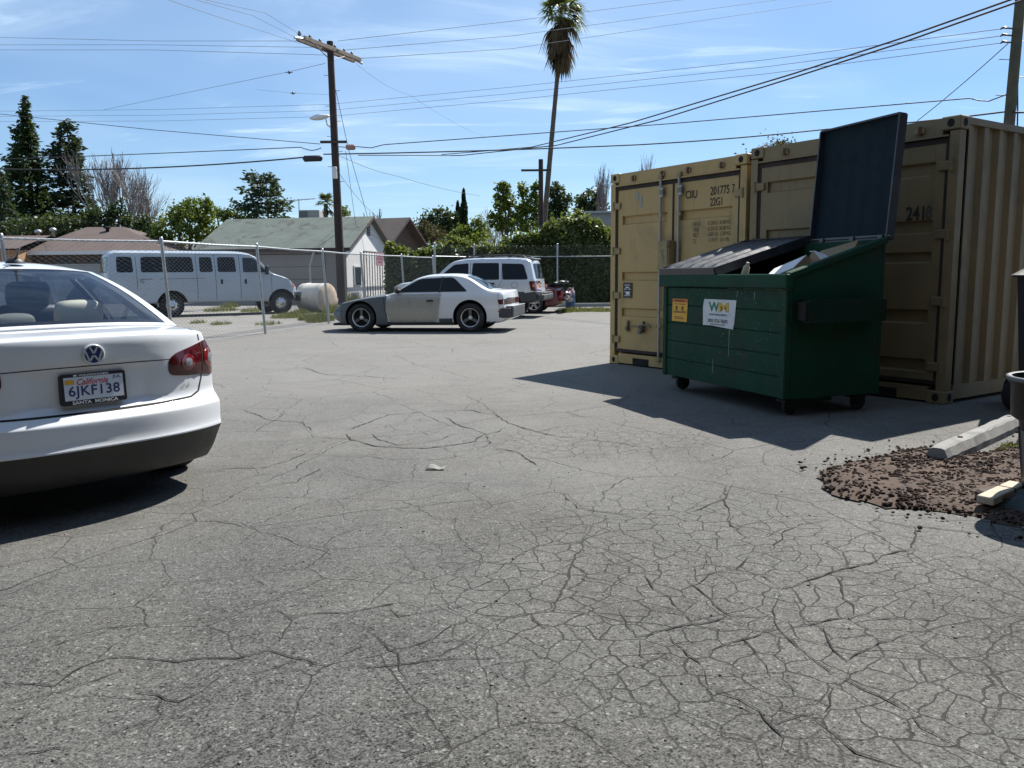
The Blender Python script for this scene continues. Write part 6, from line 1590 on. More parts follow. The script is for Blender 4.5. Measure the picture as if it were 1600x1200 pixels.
v.box((.01, 3.1, 3.5), (.02, .42, .66), 1); v.build('gable_vent', [M['block_grey'], M['gap']], h1)
gd = MB(); gd.box((-2.7, -.015, 1.12), (3.4, .03, 2.24), 0)
gdo = gd.build('garage_door', M['stucco_grey'], h1)
g2 = MB()
for z in (.56, 1.12, 1.68): g2.box((-2.7, -.033, z), (3.4, .006, .018), 0)
for x in (-4.4, -1.0): g2.box((x, -.033, 1.12), (.03, .006, 2.24), 0)
g2.box((-2.7, -.033, 2.24), (3.4, .006, .03), 0); g2.build('door_joint', M['wood_dark'], gdo)
wl = MB(); wl.box((-1.35, -.05, 2.33), (.08, .10, .14), 0); wl.build('wall_lamp', M['black_plastic'], h1)
w_ = MB(); w_.box((.03, 1.3, 1.25), (.05, .9, .95), 0); wf = w_.build('window_frame', M['stucco_white'], h1); w_ = MB(); w_.box((.06, 1.3, 1.25), (.02, .76, .8), 0); w_.build('window', M['glass_tint'], wf)
# air cooler and aerial on the roof
def onroof(px, y, Y): return DP(px, y, Y)
ac = onroof(486, 336, 42.0); m = MB(); m.box((0, 0, .16), (1.0, .8, .62), 0, bev=.02); root = thing('air_cooler', 'grey air conditioner box on the ridge of the green roof', 'air conditioner', (ac.x, ac.y, ac.z - .25)); m.build('housing', M['block_grey'], root)
m = MB()
for k in range(5): m.box((-.28, -.41, .0 + k * .09), (.40, .012, .06), 0)
m.build('louvre', M['steel_dark'], root)
m = MB(); a = DP(467, 336, 43.5); t_ = DP(467, 311, 43.5); m.tube([a - Vector((0, 0, .3)), t_], .02, 6); l0 = DP(445, 314, 43.5); l1 = DP(492, 310.5, 43.5); root = thing('television_aerial', 'spindly television aerial sticking up over the green roof', 'aerial', (0, 0, 0)); m.build('mast', M['steel_dark'], root)
m = MB(); m.tube([l0, l1], .016, 6)
for k in range(9):
    c = l0.lerp(l1, k / 8); w__ = .55 - .03 * k; m.tube([c + Vector((0, -w__, 0)), c + Vector((0, w__, 0))], .010, 4); 
m.build('boom', M['steel_dark'], root)
# iron bars in front of the white gable
def bars():
    g = Vector((math.sin(rad(9.5)), math.cos(rad(9.5)), 0)); r0 = K1 + Vector((.75, .2, 0)); root = thing('iron_fence', 'dark upright iron bar fence in front of the white gable wall', 'fence', r0, math.atan2(g.y, g.x))
    n = 16; L = 5.9; h = 2.35
    for k in range(n + 1):
        m = MB(); m.box((L * k / n, 0, h / 2), (.035 if k % 6 else .09, .028, h), 0); m.build('bar', M['wood_dark'], root)
    for z in (.25, h - .02): m = MB(); m.box((L / 2, 0, z), (L, .06, .06), 0); m.build('rail', M['wood_dark'], root)
    s = MB(); s.box((L * .34, -.07, 2.02), (1.1, .02, .62), 0); so_ = s.build('sign', M['sign_pink'], root)
    s = MB()
    for z, w__, hh in ((2.18, .7, .07), (2.05, .85, .09), (1.90, .6, .07)): s.box((L * .34, -.085, z), (w__, .006, hh), 0)
    s.build('sign_marks', M['sign_red'], so_)
M['sign_red'] = pm('sign_red', (.22, .05, .08), .6, 0, .15, 6)
M['sign_pink'] = pm('sign_pink', (.27, .17, .20), .6, 0, .15, 6)
bars()
K2 = DP(668, 384, 52); K2 = Vector((K2.x - 2.2, 48.5, 0))
def house2():
    # low house with a dark roof, its gable towards the right
    root = gable_house('low brown house with a dark gabled roof behind the ivy', Vector((-7.45, 48.0, 0)), rad(20), 5.4, 5.2, 2.9, 4.7, 'roof_dark', 'wood_brown', 'wood_brown', .55)
house2()
def hip_house():
    root = thing('house', 'long brown hip roofed house behind the van at the far left', 'house', (0, 0, 0))
    Y = 46; a = DP(30, 394, Y); b = DP(262, 396, Y); ra = DP(135, 355, Y + 4.5); rb_ = DP(193, 355, Y + 4.5); ze = 2.75; zr = ra.z
    W = MB(); W.box(((a.x + b.x) / 2, Y + 4.5, ze / 2), (b.x - a.x - .8, 8.2, ze), 0); W.build('wall', M['wood_brown'], root)
    R_ = MB(); R_.add([(a.x, Y, ze), (b.x, Y, ze), (b.x, Y + 9, ze), (a.x, Y + 9, ze), (ra.x, Y + 4.5, zr), (rb_.x, Y + 4.5, zr)], [(0, 1, 5, 4), (1, 2, 5), (2, 3, 4, 5), (3, 0, 4)]); ro = R_.build('roof', M['roof_brown'], root)
    F_ = MB(); F_.box(((a.x + b.x) / 2, Y - .02, ze - .10), (b.x - a.x, .05, .20), 0); F_.build('fascia', M['stucco_white'], root)
    V_ = MB(); c = DP(168, 360, Y + 3.6); V_.lathe([(.10, -.3), (.10, .10), (.22, .12), (.2, .2), (0, .25)], 12, 0, c=c); V_.build('roof_vent', M['gap'], ro)
    for i, (px, py) in enumerate(((60, 366), (83, 363))):
        c = DP(px, py, Y + 3); V_ = MB(); V_.lathe([(.09, -.5), (.09, .06), (.2, .08), (.19, .2), (.08, .27), (0, .28)], 12, 0, c=c); V_.build('flue', M['galv'], ro)
    # lower wing at the left with a tan wall
    W = MB(); l = DP(-120, 394, Y - 1); r = DP(26, 394, Y - 1); W.box(((l.x + r.x) / 2, Y + 2, 1.4), (r.x - l.x, 6, 2.8), 0); W.build('wing_wall', M['brick_tan'], root)
    R_ = MB(); rz_ = DP(0, 366, Y + 2); R_.add([(l.x - .4, Y - 1.5, 2.85), (r.x + .3, Y - 1.5, 2.85), (r.x + .3, Y + 2, 3.7), (l.x - .4, Y + 2, 3.7), (l.x - .4, Y + 5.5, 2.85), (r.x + .3, Y + 5.5, 2.85)], [(0, 1, 2, 3), (3, 2, 5, 4)]); R_.build('wing_roof', M['roof_brown'], root)
    for i in range(4):
        x = a.x + 2.2 + i * 2.0; f = MB(); f.box((x, Y + .36, 1.75), (1.3, .06, 1.0), 0); fo = f.build('window_frame', M['wood_dark'], root); p = MB(); p.box((x, Y + .32, 1.75), (1.14, .03, .86), 0); p.build('window', M['glass_tint'], fo)
hip_house()
Yb = 41.5; a = DP(-140, 410, Yb); b = DP(300, 410, Yb); m = MB(); m.box(((a.x + b.x) / 2, Yb, .95), (b.x - a.x, .2, 1.9), 0); m.box(((a.x + b.x) / 2, Yb, 1.93), (b.x - a.x, .26, .06), 0)
tag(m.build('block_wall', M['block_grey']), 'pale grey block wall between the gravel yard and the brown roofed house', 'wall')
Yb = 60; a = DP(905, 380, 40); m = MB(); w0 = DP(903, 333, 40); w1 = DP(1100, 333, 40); m.box(((w0.x + w1.x) / 2, 41.5, w0.z / 2), (w1.x - w0.x, 3, w0.z), 0)
root = thing('shed', 'plain pale grey shed rising behind the hedge beside the containers', 'shed', (0, 0, 0)); m.build('wall', M['block_grey'], root); m = MB(); m.box(((w0.x + w1.x) / 2, 41.5, w0.z + .04), (w1.x - w0.x + .3, 3.3, .08), 0); m.build('roof', M['galv'], root)

# ---------------------------------------------------------------- utility poles
M['pole_wood'] = pm('pole_wood', (.040, .026, .022), .9, 0, .35, 3, bump=.4, bs=14); M['pole_olive'] = pm('pole_olive', (.075, .070, .045), .9, 0, .3, 3, bump=.4, bs=14); M['arm_wood'] = pm('arm_wood', (.19, .155, .125), .85, 0, .3, 6); M['insul'] = pm('insul', (.07, .06, .06), .3, 0, .2, 6); M['lamp_grey'] = pm('lamp_grey', (.60, .62, .63), .4, 0, .05, 5); M['terminal'] = pm('terminal', (.30, .19, .16), .6, 0, .15, 5)
PY = 36.0
def pole_main():
    base = DP(534, 480, PY); base.z = 0; base = Vector((DP(534, 455, PY).x, PY, 0)); top = DP(515.5, 65, PY)
    root = thing('utility_pole', 'dark wooden utility pole with cross arms and a street lamp, by the garage', 'utility pole', base)
    L = lambda p: Vector(p) - base
    T = L(top); m = MB(); m.tube([Vector((0, 0, -.2)), T * .5, T], [.20, .165, .135], 16); m.build('pole', M['pole_wood'], root)
    ax = lambda f: T * f
    armz = DP(510, 78, PY).z; c = T * (armz / T.z)
    d = (DP(555, 98, PY + 1.8) - DP(468, 71, PY - 1.6)); d.z = 0; d.normalize()
    for k, s in enumerate((-.17, .17)):
        nn = Vector((-d.y, d.x, 0)); a = MB(); pc = c + nn * s; q = rotz(math.atan2(d.y, d.x)); a.box(pc, (3.8, .12, .16), 0, q, .01)
        a.box(pc + d * .2 + Vector((0, 0, -.0)), (.1, .2, .05), 1, q); a.build('cross_arm', [M['arm_wood'], M['steel_dark']], root)
    for f in (-1.75, -1.1, -.45, .55, 1.2, 1.75):
        a = MB(); a.lathe([(.02, 0), (.02, .10), (.075, .12), (.085, .16), (.05, .2), (.06, .24), (.03, .28), (0, .29)], 10, 0, c=c + d * f + Vector((0, 0, .06)) + Vector((-d.y, d.x, 0)) * .17); a.build('insulator', M['insul'], root)
    for f in (-2.05, 2.05): a = MB(); a.tube([c + d * (f * .86), c + d * f + Vector((0, 0, -.03)), c + d * f * 1.1 + Vector((0, 0, -.06))], [.07, .05, .05], 8); a.build('dead_end', M['galv'], root)
    a = MB(); a.tube([c + d * -1.1, T * .93 ], .018, 6); a.tube([c + d * 1.1, T * .93], .018, 6); a.build('arm_brace', M['steel_dark'], root)
    # street lamp
    hd = L(DP(500, 183, PY - .6)); fx = L(DP(524, 197, PY)); a = MB(); a.tube([T * (fx.z / T.z) - Vector((0, 0, .15)), T * (fx.z / T.z) + Vector((-.25, -.15, .02)), hd.lerp(fx, .35) + Vector((0, 0, .14)), hd + Vector((.22, 0, .06))], .028, 8); lm = a.build('lamp_arm', M['lamp_grey'], root)
    a = MB(); 
    def shell(u, v): an = 2 * PI * u; x = -.42 + .84 * v; r = .19 * math.sin(PI * min(1, .04 + v * .96)) ** .6; return hd + Vector((x * 1.0, r * math.cos(an) * 1.1, r * math.sin(an) * .62 - x * -.12))
    a.grid(shell, 16, 12, 0); a.build('street_lamp', M['lamp_grey'], root)
    # lower arm, terminals, box
    lz = DP(520, 223, PY).z; c2 = T * (lz / T.z); a = MB(); a.box(c2 + Vector((0, -.2, 0)), (1.12, .09, .10), 0); a.build('low_arm', M['wood_dark'], root)
    t1 = L(DP(548, 230, PY)); a = MB(); a.box(t1, (.40, .22, .22), 0, None, .05); a.tube([t1 + Vector((-.18, 0, 0)), t1 + Vector((-.6, 0, .03))], .02, 6); a.build('terminal_box', M['terminal'], root)
    t2 = L(DP(489, 248, PY)); a = MB(); a.tube([t2 + Vector((-.42, 0, -.02)), t2 + Vector((-.36, 0, 0)), t2 + Vector((.34, 0, .02)), t2 + Vector((.40, 0, .03))], [.05, .13, .13, .05], 12); a.build('splice_case', M['wire'], root)
    t3 = L(DP(522, 271, PY)); a = MB(); a.box(T * (t3.z / T.z) + Vector((-.02, -.22, 0)), (.20, .12, .5), 0, None, .02); a.build('meter_box', M['lamp_grey'], root)
    for k in range(9): 
        z = 4.6 + k * .62; s = 1 if k % 2 else -1; a = MB(); p_ = T * (z / T.z); a.tube([p_ + Vector((s * .12, 0, 0)), p_ + Vector((s * .32, 0, .01))], .011, 5); a.build('climbing_step', M['steel_dark'], root)
    return base
PB = pole_main()
def pole_right():
    Y = 24.0; b = DP(1577, 192, Y); t = DP(1596, -20, Y); d = (t - b); base = b - d * ((b.z) / d.z)
    root = thing('utility_pole', 'thick bare wooden pole rising behind the containers at the right edge', 'utility pole', base)
    T = t + d * .3 - base; m = MB(); m.tube([Vector((0, 0, 0)), T * .5, T], [.18, .145, .125], 18); m.build('pole', M['pole_olive'], root)
    for k in range(6):
        z = DP(1580, 205 - k * 28, Y).z; s = 1 if k % 2 else -1; p = T * (z / T.z); m = MB(); m.tube([p + Vector((s * .15, 0, 0)), p + Vector((s * .45, 0, .01))], .012, 5); m.build('climbing_step', M['steel_dark'], root)
    for k, py in enumerate((44, 55, 66)):
        p = DP(1579, py, Y) - base; m = MB(); m.tube([p + Vector((.12, 0, -.02)), p + Vector((-.05, 0, 0)), p + Vector((-.22, 0, .02)), p + Vector((-.28, 0, -.03))], [.02, .025, .035, .02], 6); m.build('insulator', M['insul'], root)
    m = MB(); p = DP(1590, 95, Y) - base; m.tube([p, p + Vector((.1, 0, -1.4)), p + Vector((.16, 0, -2.6))], .02, 6); m.build('riser_cable', M['wire'], root)
pole_right()
def pole_small(px, ptop, Y, label, r, arm=False):
    t = DP(px, ptop, Y); b = Vector((t.x, Y, 0)); root = thing('utility_pole', label, 'utility pole', b)
    m = MB(); m.tube([(0, 0, 0), (0, 0, t.z)], [r * 1.2, r], 10); m.build('pole', M['pole_wood'], root)
    if arm: m = MB(); m.box((-.25, -.12, t.z - .55), (1.5, .09, .1), 0); m.build('cross_arm', M['wood_dark'], root)
    else: m = MB(); m.lathe([(r * 1.05, 0), (r * .5, .06), (0, .07)], 10, 0, c=(0, 0, t.z)); m.build('cap', M['steel_dark'], root)
pole_small(845, 249, 43, 'thin dark pole standing right behind the palm trunk', .12, True)
pole_small(230, 312, 62, 'short reddish pole stump between the bare tree and the citrus tree', .13)

# ---------------------------------------------------------------- wires
def wire(label, pts, r=.012, sag=0.0, mat='wire', group='overhead wires', n=18):
    """pts: (px, py, Y) stations; the span hangs between them"""
    P = [DP(*p) for p in pts]; out = []
    for a, b in zip(P, P[1:]):
        for i in range(n): t = i / n; q = a.lerp(b, t); q.z -= sag * 4 * t * (1 - t); out.append(q)
    out.append(P[-1]); m = MB(); m.tube(out, r, 4, 0, False); return tag(m.build('power_line', M[mat]), label, 'wire', group)
wire('thick black cable from the left edge to the dark canister on the pole', [(-20, 263.5, 40), (478, 245.5, 36)], .030, .22)
wire('thick black cable running right from the pole over the containers', [(505, 241, 36), (1000, 226, 36), (1290, 202, 34), (1575, 174, 24.2), (1700, 172, 20)], .026, .05)
wire('thin cable just above the thick one, left of the pole', [(-20, 249.5, 40), (470, 230, 36), (487, 235, 36), (502, 231, 36)], .018, .02)
wire('cable looping from the small box and rising to the right hand pole', [(556, 229, 36), (580, 231, 36), (600, 226, 36), (1050, 193, 34), (1515, 153.5, 25), (1530, 157, 24.6), (1545, 158, 24.4), (1572, 148, 24)], .018, .0)
wire('upper of the two heavy lines climbing to the top right corner', [(690, 241.5, 44), (830, 230, 36), (985, 192, 28), (1240, 115, 21), (1420, 56, 18), (1600, -8, 15.5)], .020, .0)
wire('lower of the two heavy lines climbing to the top right corner', [(560, 242.5, 36), (720, 243, 40), (870, 227, 34), (1030, 187, 27), (1240, 121, 21), (1420, 63, 18), (1610, -4, 15.5)], .020, .0)
wire('steep service line from the right hand pole down behind the container', [(1575, 68, 24), (1433, 189, 30)], .016, .05)
wire('long line sloping down from the left edge to the lower arm', [(-20, 176, 44), (240, 203, 40), (500, 225, 36)], .014, .0)
wire('guy line from the cross arm down past the garage gable', [(520, 120, 36), (545, 235, 38), (576, 345, 41)], .012, .0)
wire('thin drop line from the small box to the white gable', [(540, 236, 36), (556, 352, 39), (600, 378, 41)], .009, .0)
wire('thin drop line from the meter box to the low brown house', [(524, 262, 36), (600, 345, 48)], .010, .3)
wire('thin line from the pole to houses at the right', [(530, 243, 36), (620, 275, 44), (750, 306, 60)], .010, .1)
wire('thin line from the right end of the cross arm into the distance', [(556, 99, 38), (640, 148, 46), (760, 215, 70)], .008, .2, 'wire_faint')
for k, (y0, y1, yb) in enumerate(((62, 66, 60), (74, 72, 71), (82, 80, 80))):
    wire(('top', 'middle', 'bottom')[k] + ' of the three faint lines running left from the cross arm', [(-20, y0 - 4, 46), (240, y1 - 2, 41), (470 + 20 * k, y1 - 2 + 4 * k, 36)], .009, .0, 'wire_faint', 'faint lines left of the cross arm')
for k, (x, dx) in enumerate(((255, 0), (292, 0), (300, 1))):
    wire(('left', 'middle', 'right')[k] + ' of the three faint lines falling from the top edge to the cross arm', [(x - 14, -8, 22), (x + 90 + 12 * k, 28 - 4 * k, 28), (470 + 14 * k, 68 + 2 * k, 35)], .008, .0, 'wire_faint', 'faint lines rising towards the viewer')
for k, (ya, yb) in enumerate(((33, -20), (46, -2), (56, 12))):
    wire(('top', 'middle', 'bottom')[k] + ' of the three faint lines right of the cross arm', [(528 + 12 * k, 64 + 14 * k, 36), (800, ya + 10 * k, 41), (1300, yb - 10, 52)], .010, .0, 'wire_faint', 'faint lines right of the cross arm')
for k in range(3):
    wire(('top', 'middle', 'bottom')[k] + ' of the three faint lines crossing the whole sky to the right hand pole', [(-20, 174 + 8 * k, 70), (250, 171 + 9 * k, 66), (515, 163 + 9.5 * k, 60), (800, 136 + 10 * k, 52), (1200, 93 + 11 * k, 38), (1572, 44 + 11 * k, 24)], .011, .0, 'wire_faint', 'faint lines crossing the whole sky')
wire('lone faint line with a small ball left of the pole', [(160, 172, 60), (300, 143, 50), (452, 112, 40), (508, 99, 36)], .010, .0, 'wire_faint')
for i, (x, y, Y) in enumerate(((452, 113, 39.5), (458, 145.5, 44))):
    c = DP(x, y, Y); m = MB(); m.lathe([(0, -.06), (.05, -.05), (.08, 0), (.05, .05), (0, .06)], 10, 0, c=c, axis='x'); m.tube([c + Vector((-.16, 0, 0)), c + Vector((.16, 0, 0))], .02, 6); tag(m.build('line_splice', M['insul']), ('small dark splice on the lone faint line', 'small splice floating near the white cloud on a fine wire')[i], 'splice')
wire('very fine wire carrying a small splice below the cross arm', [(400, 140, 46), (458, 145.5, 44), (520, 148, 36)], .005, .0, 'wire_faint')

# ---------------------------------------------------------------- unseen dark boxes added behind and beside the camera to block sky light
M['blocker_dark'] = pm('blocker_dark', (.035, .030, .026), .9, 0, .2, 1.5)
bl = thing('sky_blocker', 'dark unseen boxes added behind the camera to hold back sky light', 'sky_blocker', (0, 0, 0))
m = MB(); m.box((-4, -9.4, 4.5), (40, 10, 9.0), 0); m.build('rear_blocker', M['blocker_dark'], bl)
m = MB(); m.box((9.7, .9, 2.75), (8.0, 10.6, 5.5), 0); m.build('side_blocker', M['blocker_dark'], bl)
m = MB(); m.box((-4, -9.4, 9.07), (40.6, 10.6, .12), 0); m.build('roof', M['roof_dark'], bl)  # slab capping the added rear sky blocker
m = MB(); m.box((9.8, .8, 5.56), (8.0, 10.7, .1), 0); m.build('roof', M['roof_dark'], bl)  # slab capping the added box at the side
# ---------------------------------------------------------------- plants
RNG = np.random.default_rng(11)
def quads(P, size, aspect=1.0, up=None, jitter=1.0, seed=0, norm=None):
    """leaf sized faces at points P (n,3): random tilt, or along the directions up (n,3)"""
    rng = np.random.default_rng(seed); n = len(P); P = np.asarray(P, float)
    if up is None:
        a = rng.normal(size=(n, 3)); a[:, 2] *= .8
    else: a = np.asarray(up, float) + rng.normal(size=(n, 3)) * .25 * jitter
    a /= np.linalg.norm(a, axis=1, keepdims=True) + 1e-9
    b = rng.normal(size=(n, 3)); b -= a * (a * b).sum(1, keepdims=True); b /= np.linalg.norm(b, axis=1, keepdims=True) + 1e-9
    if norm is not None:                           # leaves that hold their faces to the light
        nn = np.asarray(norm, float) + rng.normal(size=(n, 3)) * .45; nn /= np.linalg.norm(nn, axis=1, keepdims=True)
        a = np.cross(nn, rng.normal(size=(n, 3))); a /= np.linalg.norm(a, axis=1, keepdims=True) + 1e-9; b = np.cross(nn, a)
    s = (np.asarray(size) * rng.uniform(.65, 1.35, n))[:, None]; w = s * aspect
    V = np.stack([P - a * s * .5, P + b * w * .5, P + a * s * .5, P - b * w * .5], 1).reshape(-1, 3)
    F = np.arange(n * 4).reshape(n, 4); return V, F
def ell(c, r, n, seed, shell=.55, clump=0, cs=.3):
    """points in an ellipsoid, thicker towards its skin, gathered in clumps"""
    rng = np.random.default_rng(seed); d = rng.normal(size=(n if not clump else clump, 3)); d /= np.linalg.norm(d, axis=1, keepdims=True)
    rad_ = rng.uniform(shell ** 3, 1, len(d)) ** (1 / 3.); p = d * rad_[:, None]
    if clump:
        k = rng.integers(0, clump, n); p = p[k] + rng.normal(size=(n, 3)) * cs * rng.uniform(.5, 1.3, clump)[k][:, None]
    return np.asarray(c, float) + p * np.asarray(r, float)
def crown(parent, P, size, mat, aspect=.6, seed=0, up=None, name='crown'):
    V, F = quads(P, size, aspect, up, 1.0, seed); return fast_mesh(name, V, F, mat, parent)
M['leaf_pine'] = leafmat('leaf_pine', (.012, .028, .013), (.030, .058, .022), .2, .6, .2); M['leaf_fir'] = leafmat('leaf_fir', (.012, .024, .018), (.026, .044, .026), .2, .6, .2)
M['leaf_citrus'] = leafmat('leaf_citrus', (.034, .070, .010), (.125, .155, .016), .42, .4, .4); M['leaf_cedar'] = leafmat('leaf_cedar', (.018, .040, .026), (.035, .066, .036), .2, .6, .2)
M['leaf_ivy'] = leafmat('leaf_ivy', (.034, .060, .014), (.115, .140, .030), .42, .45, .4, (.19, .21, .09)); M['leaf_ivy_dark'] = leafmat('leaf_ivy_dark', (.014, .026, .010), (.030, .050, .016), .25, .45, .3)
M['leaf_bright'] = leafmat('leaf_bright', (.050, .092, .012), (.150, .185, .024), .45, .45, .35); M['leaf_dark'] = leafmat('leaf_dark', (.016, .034, .016), (.034, .060, .024), .25, .5, .3); M['leaf_brownish'] = leafmat('leaf_brownish', (.055, .042, .030), (.090, .072, .048), .2, .7, .1)
M['leaf_palm'] = leafmat('leaf_palm', (.040, .062, .016), (.095, .105, .030), .35, .45, .4); M['dead_frond'] = leafmat('dead_frond', (.070, .045, .026), (.135, .095, .058), .2, .8, .1); M['leaf_cypress'] = leafmat('leaf_cypress', (.008, .020, .010), (.018, .036, .014), .15, .6, .2)
M['twig'] = pm('twig', (.24, .215, .21), .9, 0, .15, 4); M['grass'] = leafmat('grass', (.075, .085, .028), (.16, .15, .065), .4, .6, .2)
def sz(px, Y): return px * Y / FPX               # a length in pixels at depth Y, in metres
def conifer(label, tip, foot_y, Y, widths, mat, seed, whorl=.42, droop=.22, n_br=8, leaf=.38, dens_=27, grp=None):
    """tip (px,py); widths: list of (py, left px, right px) of the silhouette"""
    t = DP(tip[0], tip[1], Y); rng = np.random.default_rng(seed)
    cx = t.x; root = thing('conifer_tree', label, 'tree', (cx, Y, 0), 0, grp)
    m = MB(); H_ = t.z; m.tube([(0, 0, 0), (rng.uniform(-.1, .1), 0, H_ * .5), (0, 0, H_ * .985)], [H_ * .018, H_ * .011, .02], 10); m.build('trunk', M['bark'], root)
    P = []; U = []
    tab_l = [(-DP(0, py, Y).z, cx - DP(l, py, Y).x) for py, l, r in widths]; tab_r = [(-DP(0, py, Y).z, DP(r, py, Y).x - cx) for py, l, r in widths]
    br = MB(); h = H_ - .15; zmin = DP(0, widths[-1][0], Y).z - 1.5
    while h > max(.6, zmin):
        Ll = interp(tab_l, -h); Lr = interp(tab_r, -h); nb = n_br + int(rng.integers(0, 3))
        off = rng.uniform(0, 6.28)
        for k in range(nb):
            a = off + 6.283 * k / nb + rng.uniform(-.3, .3); Lm = 1.15 * (Lr if math.cos(a) > 0 else Ll); L_ = (abs(math.cos(a)) * Lm + (1 - abs(math.cos(a))) * (Ll + Lr) / 2) * rng.uniform(.6, 1.25)
            if rng.random() < .10: continue
            dx, dy = math.cos(a), math.sin(a); up0 = rng.uniform(-.02, .18)
            n = max(3, int(L_ * dens_)); 
            for _ in range(n):
                s = rng.uniform(.12, 1) ** .75; z = h + up0 * L_ * s - droop * L_ * s * s
                wv = .22 + .10 * L_ * (1 - s)
                P.append((dx * L_ * s + rng.normal() * wv * .6, dy * L_ * s + rng.normal() * wv * .6, z + rng.normal() * .16)); U.append((dx, dy, rng.uniform(-.5, .25)))
            br.tube([(0, 0, h), (dx * L_ * .5, dy * L_ * .5, h + up0 * L_ * .5 - droop * L_ * .25), (dx * L_ * .85, dy * L_ * .85, h + up0 * L_ * .85 - droop * L_ * .72)], [.05, .03, .012], 4)
        h -= whorl * rng.uniform(.7, 1.3) * (.7 + .5 * (H_ - h) / H_)
    br.build('branches', M['bark'], root)
    V, F = quads(P, leaf, .42, U, 1.4, seed); fast_mesh('crown', V, F, mat, root); return root
conifer('tallest dark pine at the far left edge', (38, 151), 370, 62, [(150, 36, 40), (175, 33, 45), (200, 26, 52), (240, 17, 63), (280, 12, 72), (320, 4, 88), (362, -4, 98), (380, -4, 98)], M['leaf_pine'], 3, grp='trees beyond the left houses')
conifer('blackish open crowned conifer right of the tallest pine', (104, 189), 370, 64, [(188, 101, 108), (200, 92, 116), (225, 82, 124), (238, 74, 124), (270, 84, 130), (310, 92, 140), (350, 96, 148), (375, 96, 148)], M['leaf_fir'], 5, .46, .30, 7, .40, 19, grp='trees beyond the left houses')
conifer('bluish lower conifer cut by the left edge of the picture', (0, 268), 370, 58, [(267, -3, 3), (290, -14, 12), (320, -26, 18), (350, -36, 30), (375, -40, 36)], M['leaf_cedar'], 6, .4, .25, 7, .36, 22, grp='trees beyond the left houses')
conifer('cedar with flat layered boughs over the mossy green roof', (415, 276), 338, 58, [(275, 404, 425), (285, 383, 432), (293, 378, 432), (303, 384, 440), (315, 386, 450), (322, 382, 452), (331, 374, 452), (338, 374, 456), (380, 385, 450)], M['leaf_cedar'], 9, .50, -.02, 7, .34, 22)

def bare_tree(label, base_px, Y, H_py, spread, seed, levels=5, mat='twig', grp=None, thick=.13, upright=.55):
    b = DP(base_px, 400, Y); b.z = 0; H_ = DP(base_px, H_py, Y).z; rng = random.Random(seed); root = thing('bare_tree', label, 'tree', b, 0, grp)
    limbs = MB(); tw = MB(); w_ = sz(spread, Y)
    def grow(p, d, L_, r, lev):
        q = p + d * L_; mid = p + d * L_ * .5 + Vector((rng.uniform(-1, 1), rng.uniform(-1, 1), 0)) * L_ * .05
        (limbs if lev < 3 else tw).tube([p, mid, q], [r, r * .82, r * .66], 5 if lev < 3 else 3, 0, False)
        if lev >= levels or L_ < .12: return
        n = rng.choice((2, 3, 3)) if lev else 4
        for k in range(n):
            nd = (d * .75 + Vector((rng.uniform(-1, 1) * w_, rng.uniform(-1, 1) * w_, upright)) * .55).normalized()
            grow(p.lerp(q, rng.uniform(.55, 1.0)), nd, L_ * rng.uniform(.58, .82), max(.006, r * .58), lev + 1)
        grow(q, (d + Vector((rng.uniform(-.2, .2), rng.uniform(-.2, .2), .25))).normalized(), L_ * .72, max(.006, r * .64), lev + 1)
    grow(Vector((0, 0, 0)), Vector((rng.uniform(-.06, .06), 0, 1)).normalized(), H_ * .27, thick, 0)
    mx = max(v[2] for v in tw.v) if tw.v else H_
    k = H_ / mx
    for mm in (limbs, tw): mm.v = [(x * k, y * k, z * k) for x, y, z in mm.v]
    limbs.build('trunk', M[mat], root, recalc=False); tw.build('twigs', M[mat], root, recalc=False); return root
bare_tree('bare tree with tall upright twigs left of centre of the brown roof', 178, 60, 228, 15, 4, 5, grp='leafless trees', thick=.13)
bare_tree('bare rounded tree of fine twigs above the right end of the brown roof', 212, 60, 250, 22, 8, 5, grp='leafless trees', thick=.12, upright=.45)
bare_tree('tiny leafless tree over the low brown house', 590, 66, 326, 14, 12, 4, grp='leafless trees', thick=.14)
bare_tree('pale grey leafless tree between the cypresses and the pollarded trees', 757, 70, 322, 26, 15, 6, grp='leafless trees', thick=.12, upright=.3)
bare_tree('tall thin leafless tree at the left corner of the containers', 944, 58, 252, 7, 18, 4, grp='leafless trees', thick=.06, upright=1.2)
bare_tree('bare thin tree showing its tips over the left container', 1013, 58, 240, 7, 21, 4, grp='leafless trees', thick=.06, upright=1.2)
bare_tree('fine bare tips peeping over the left container farther left', 975, 58, 262, 7, 24, 4, grp='leafless trees', thick=.06, upright=1.2)

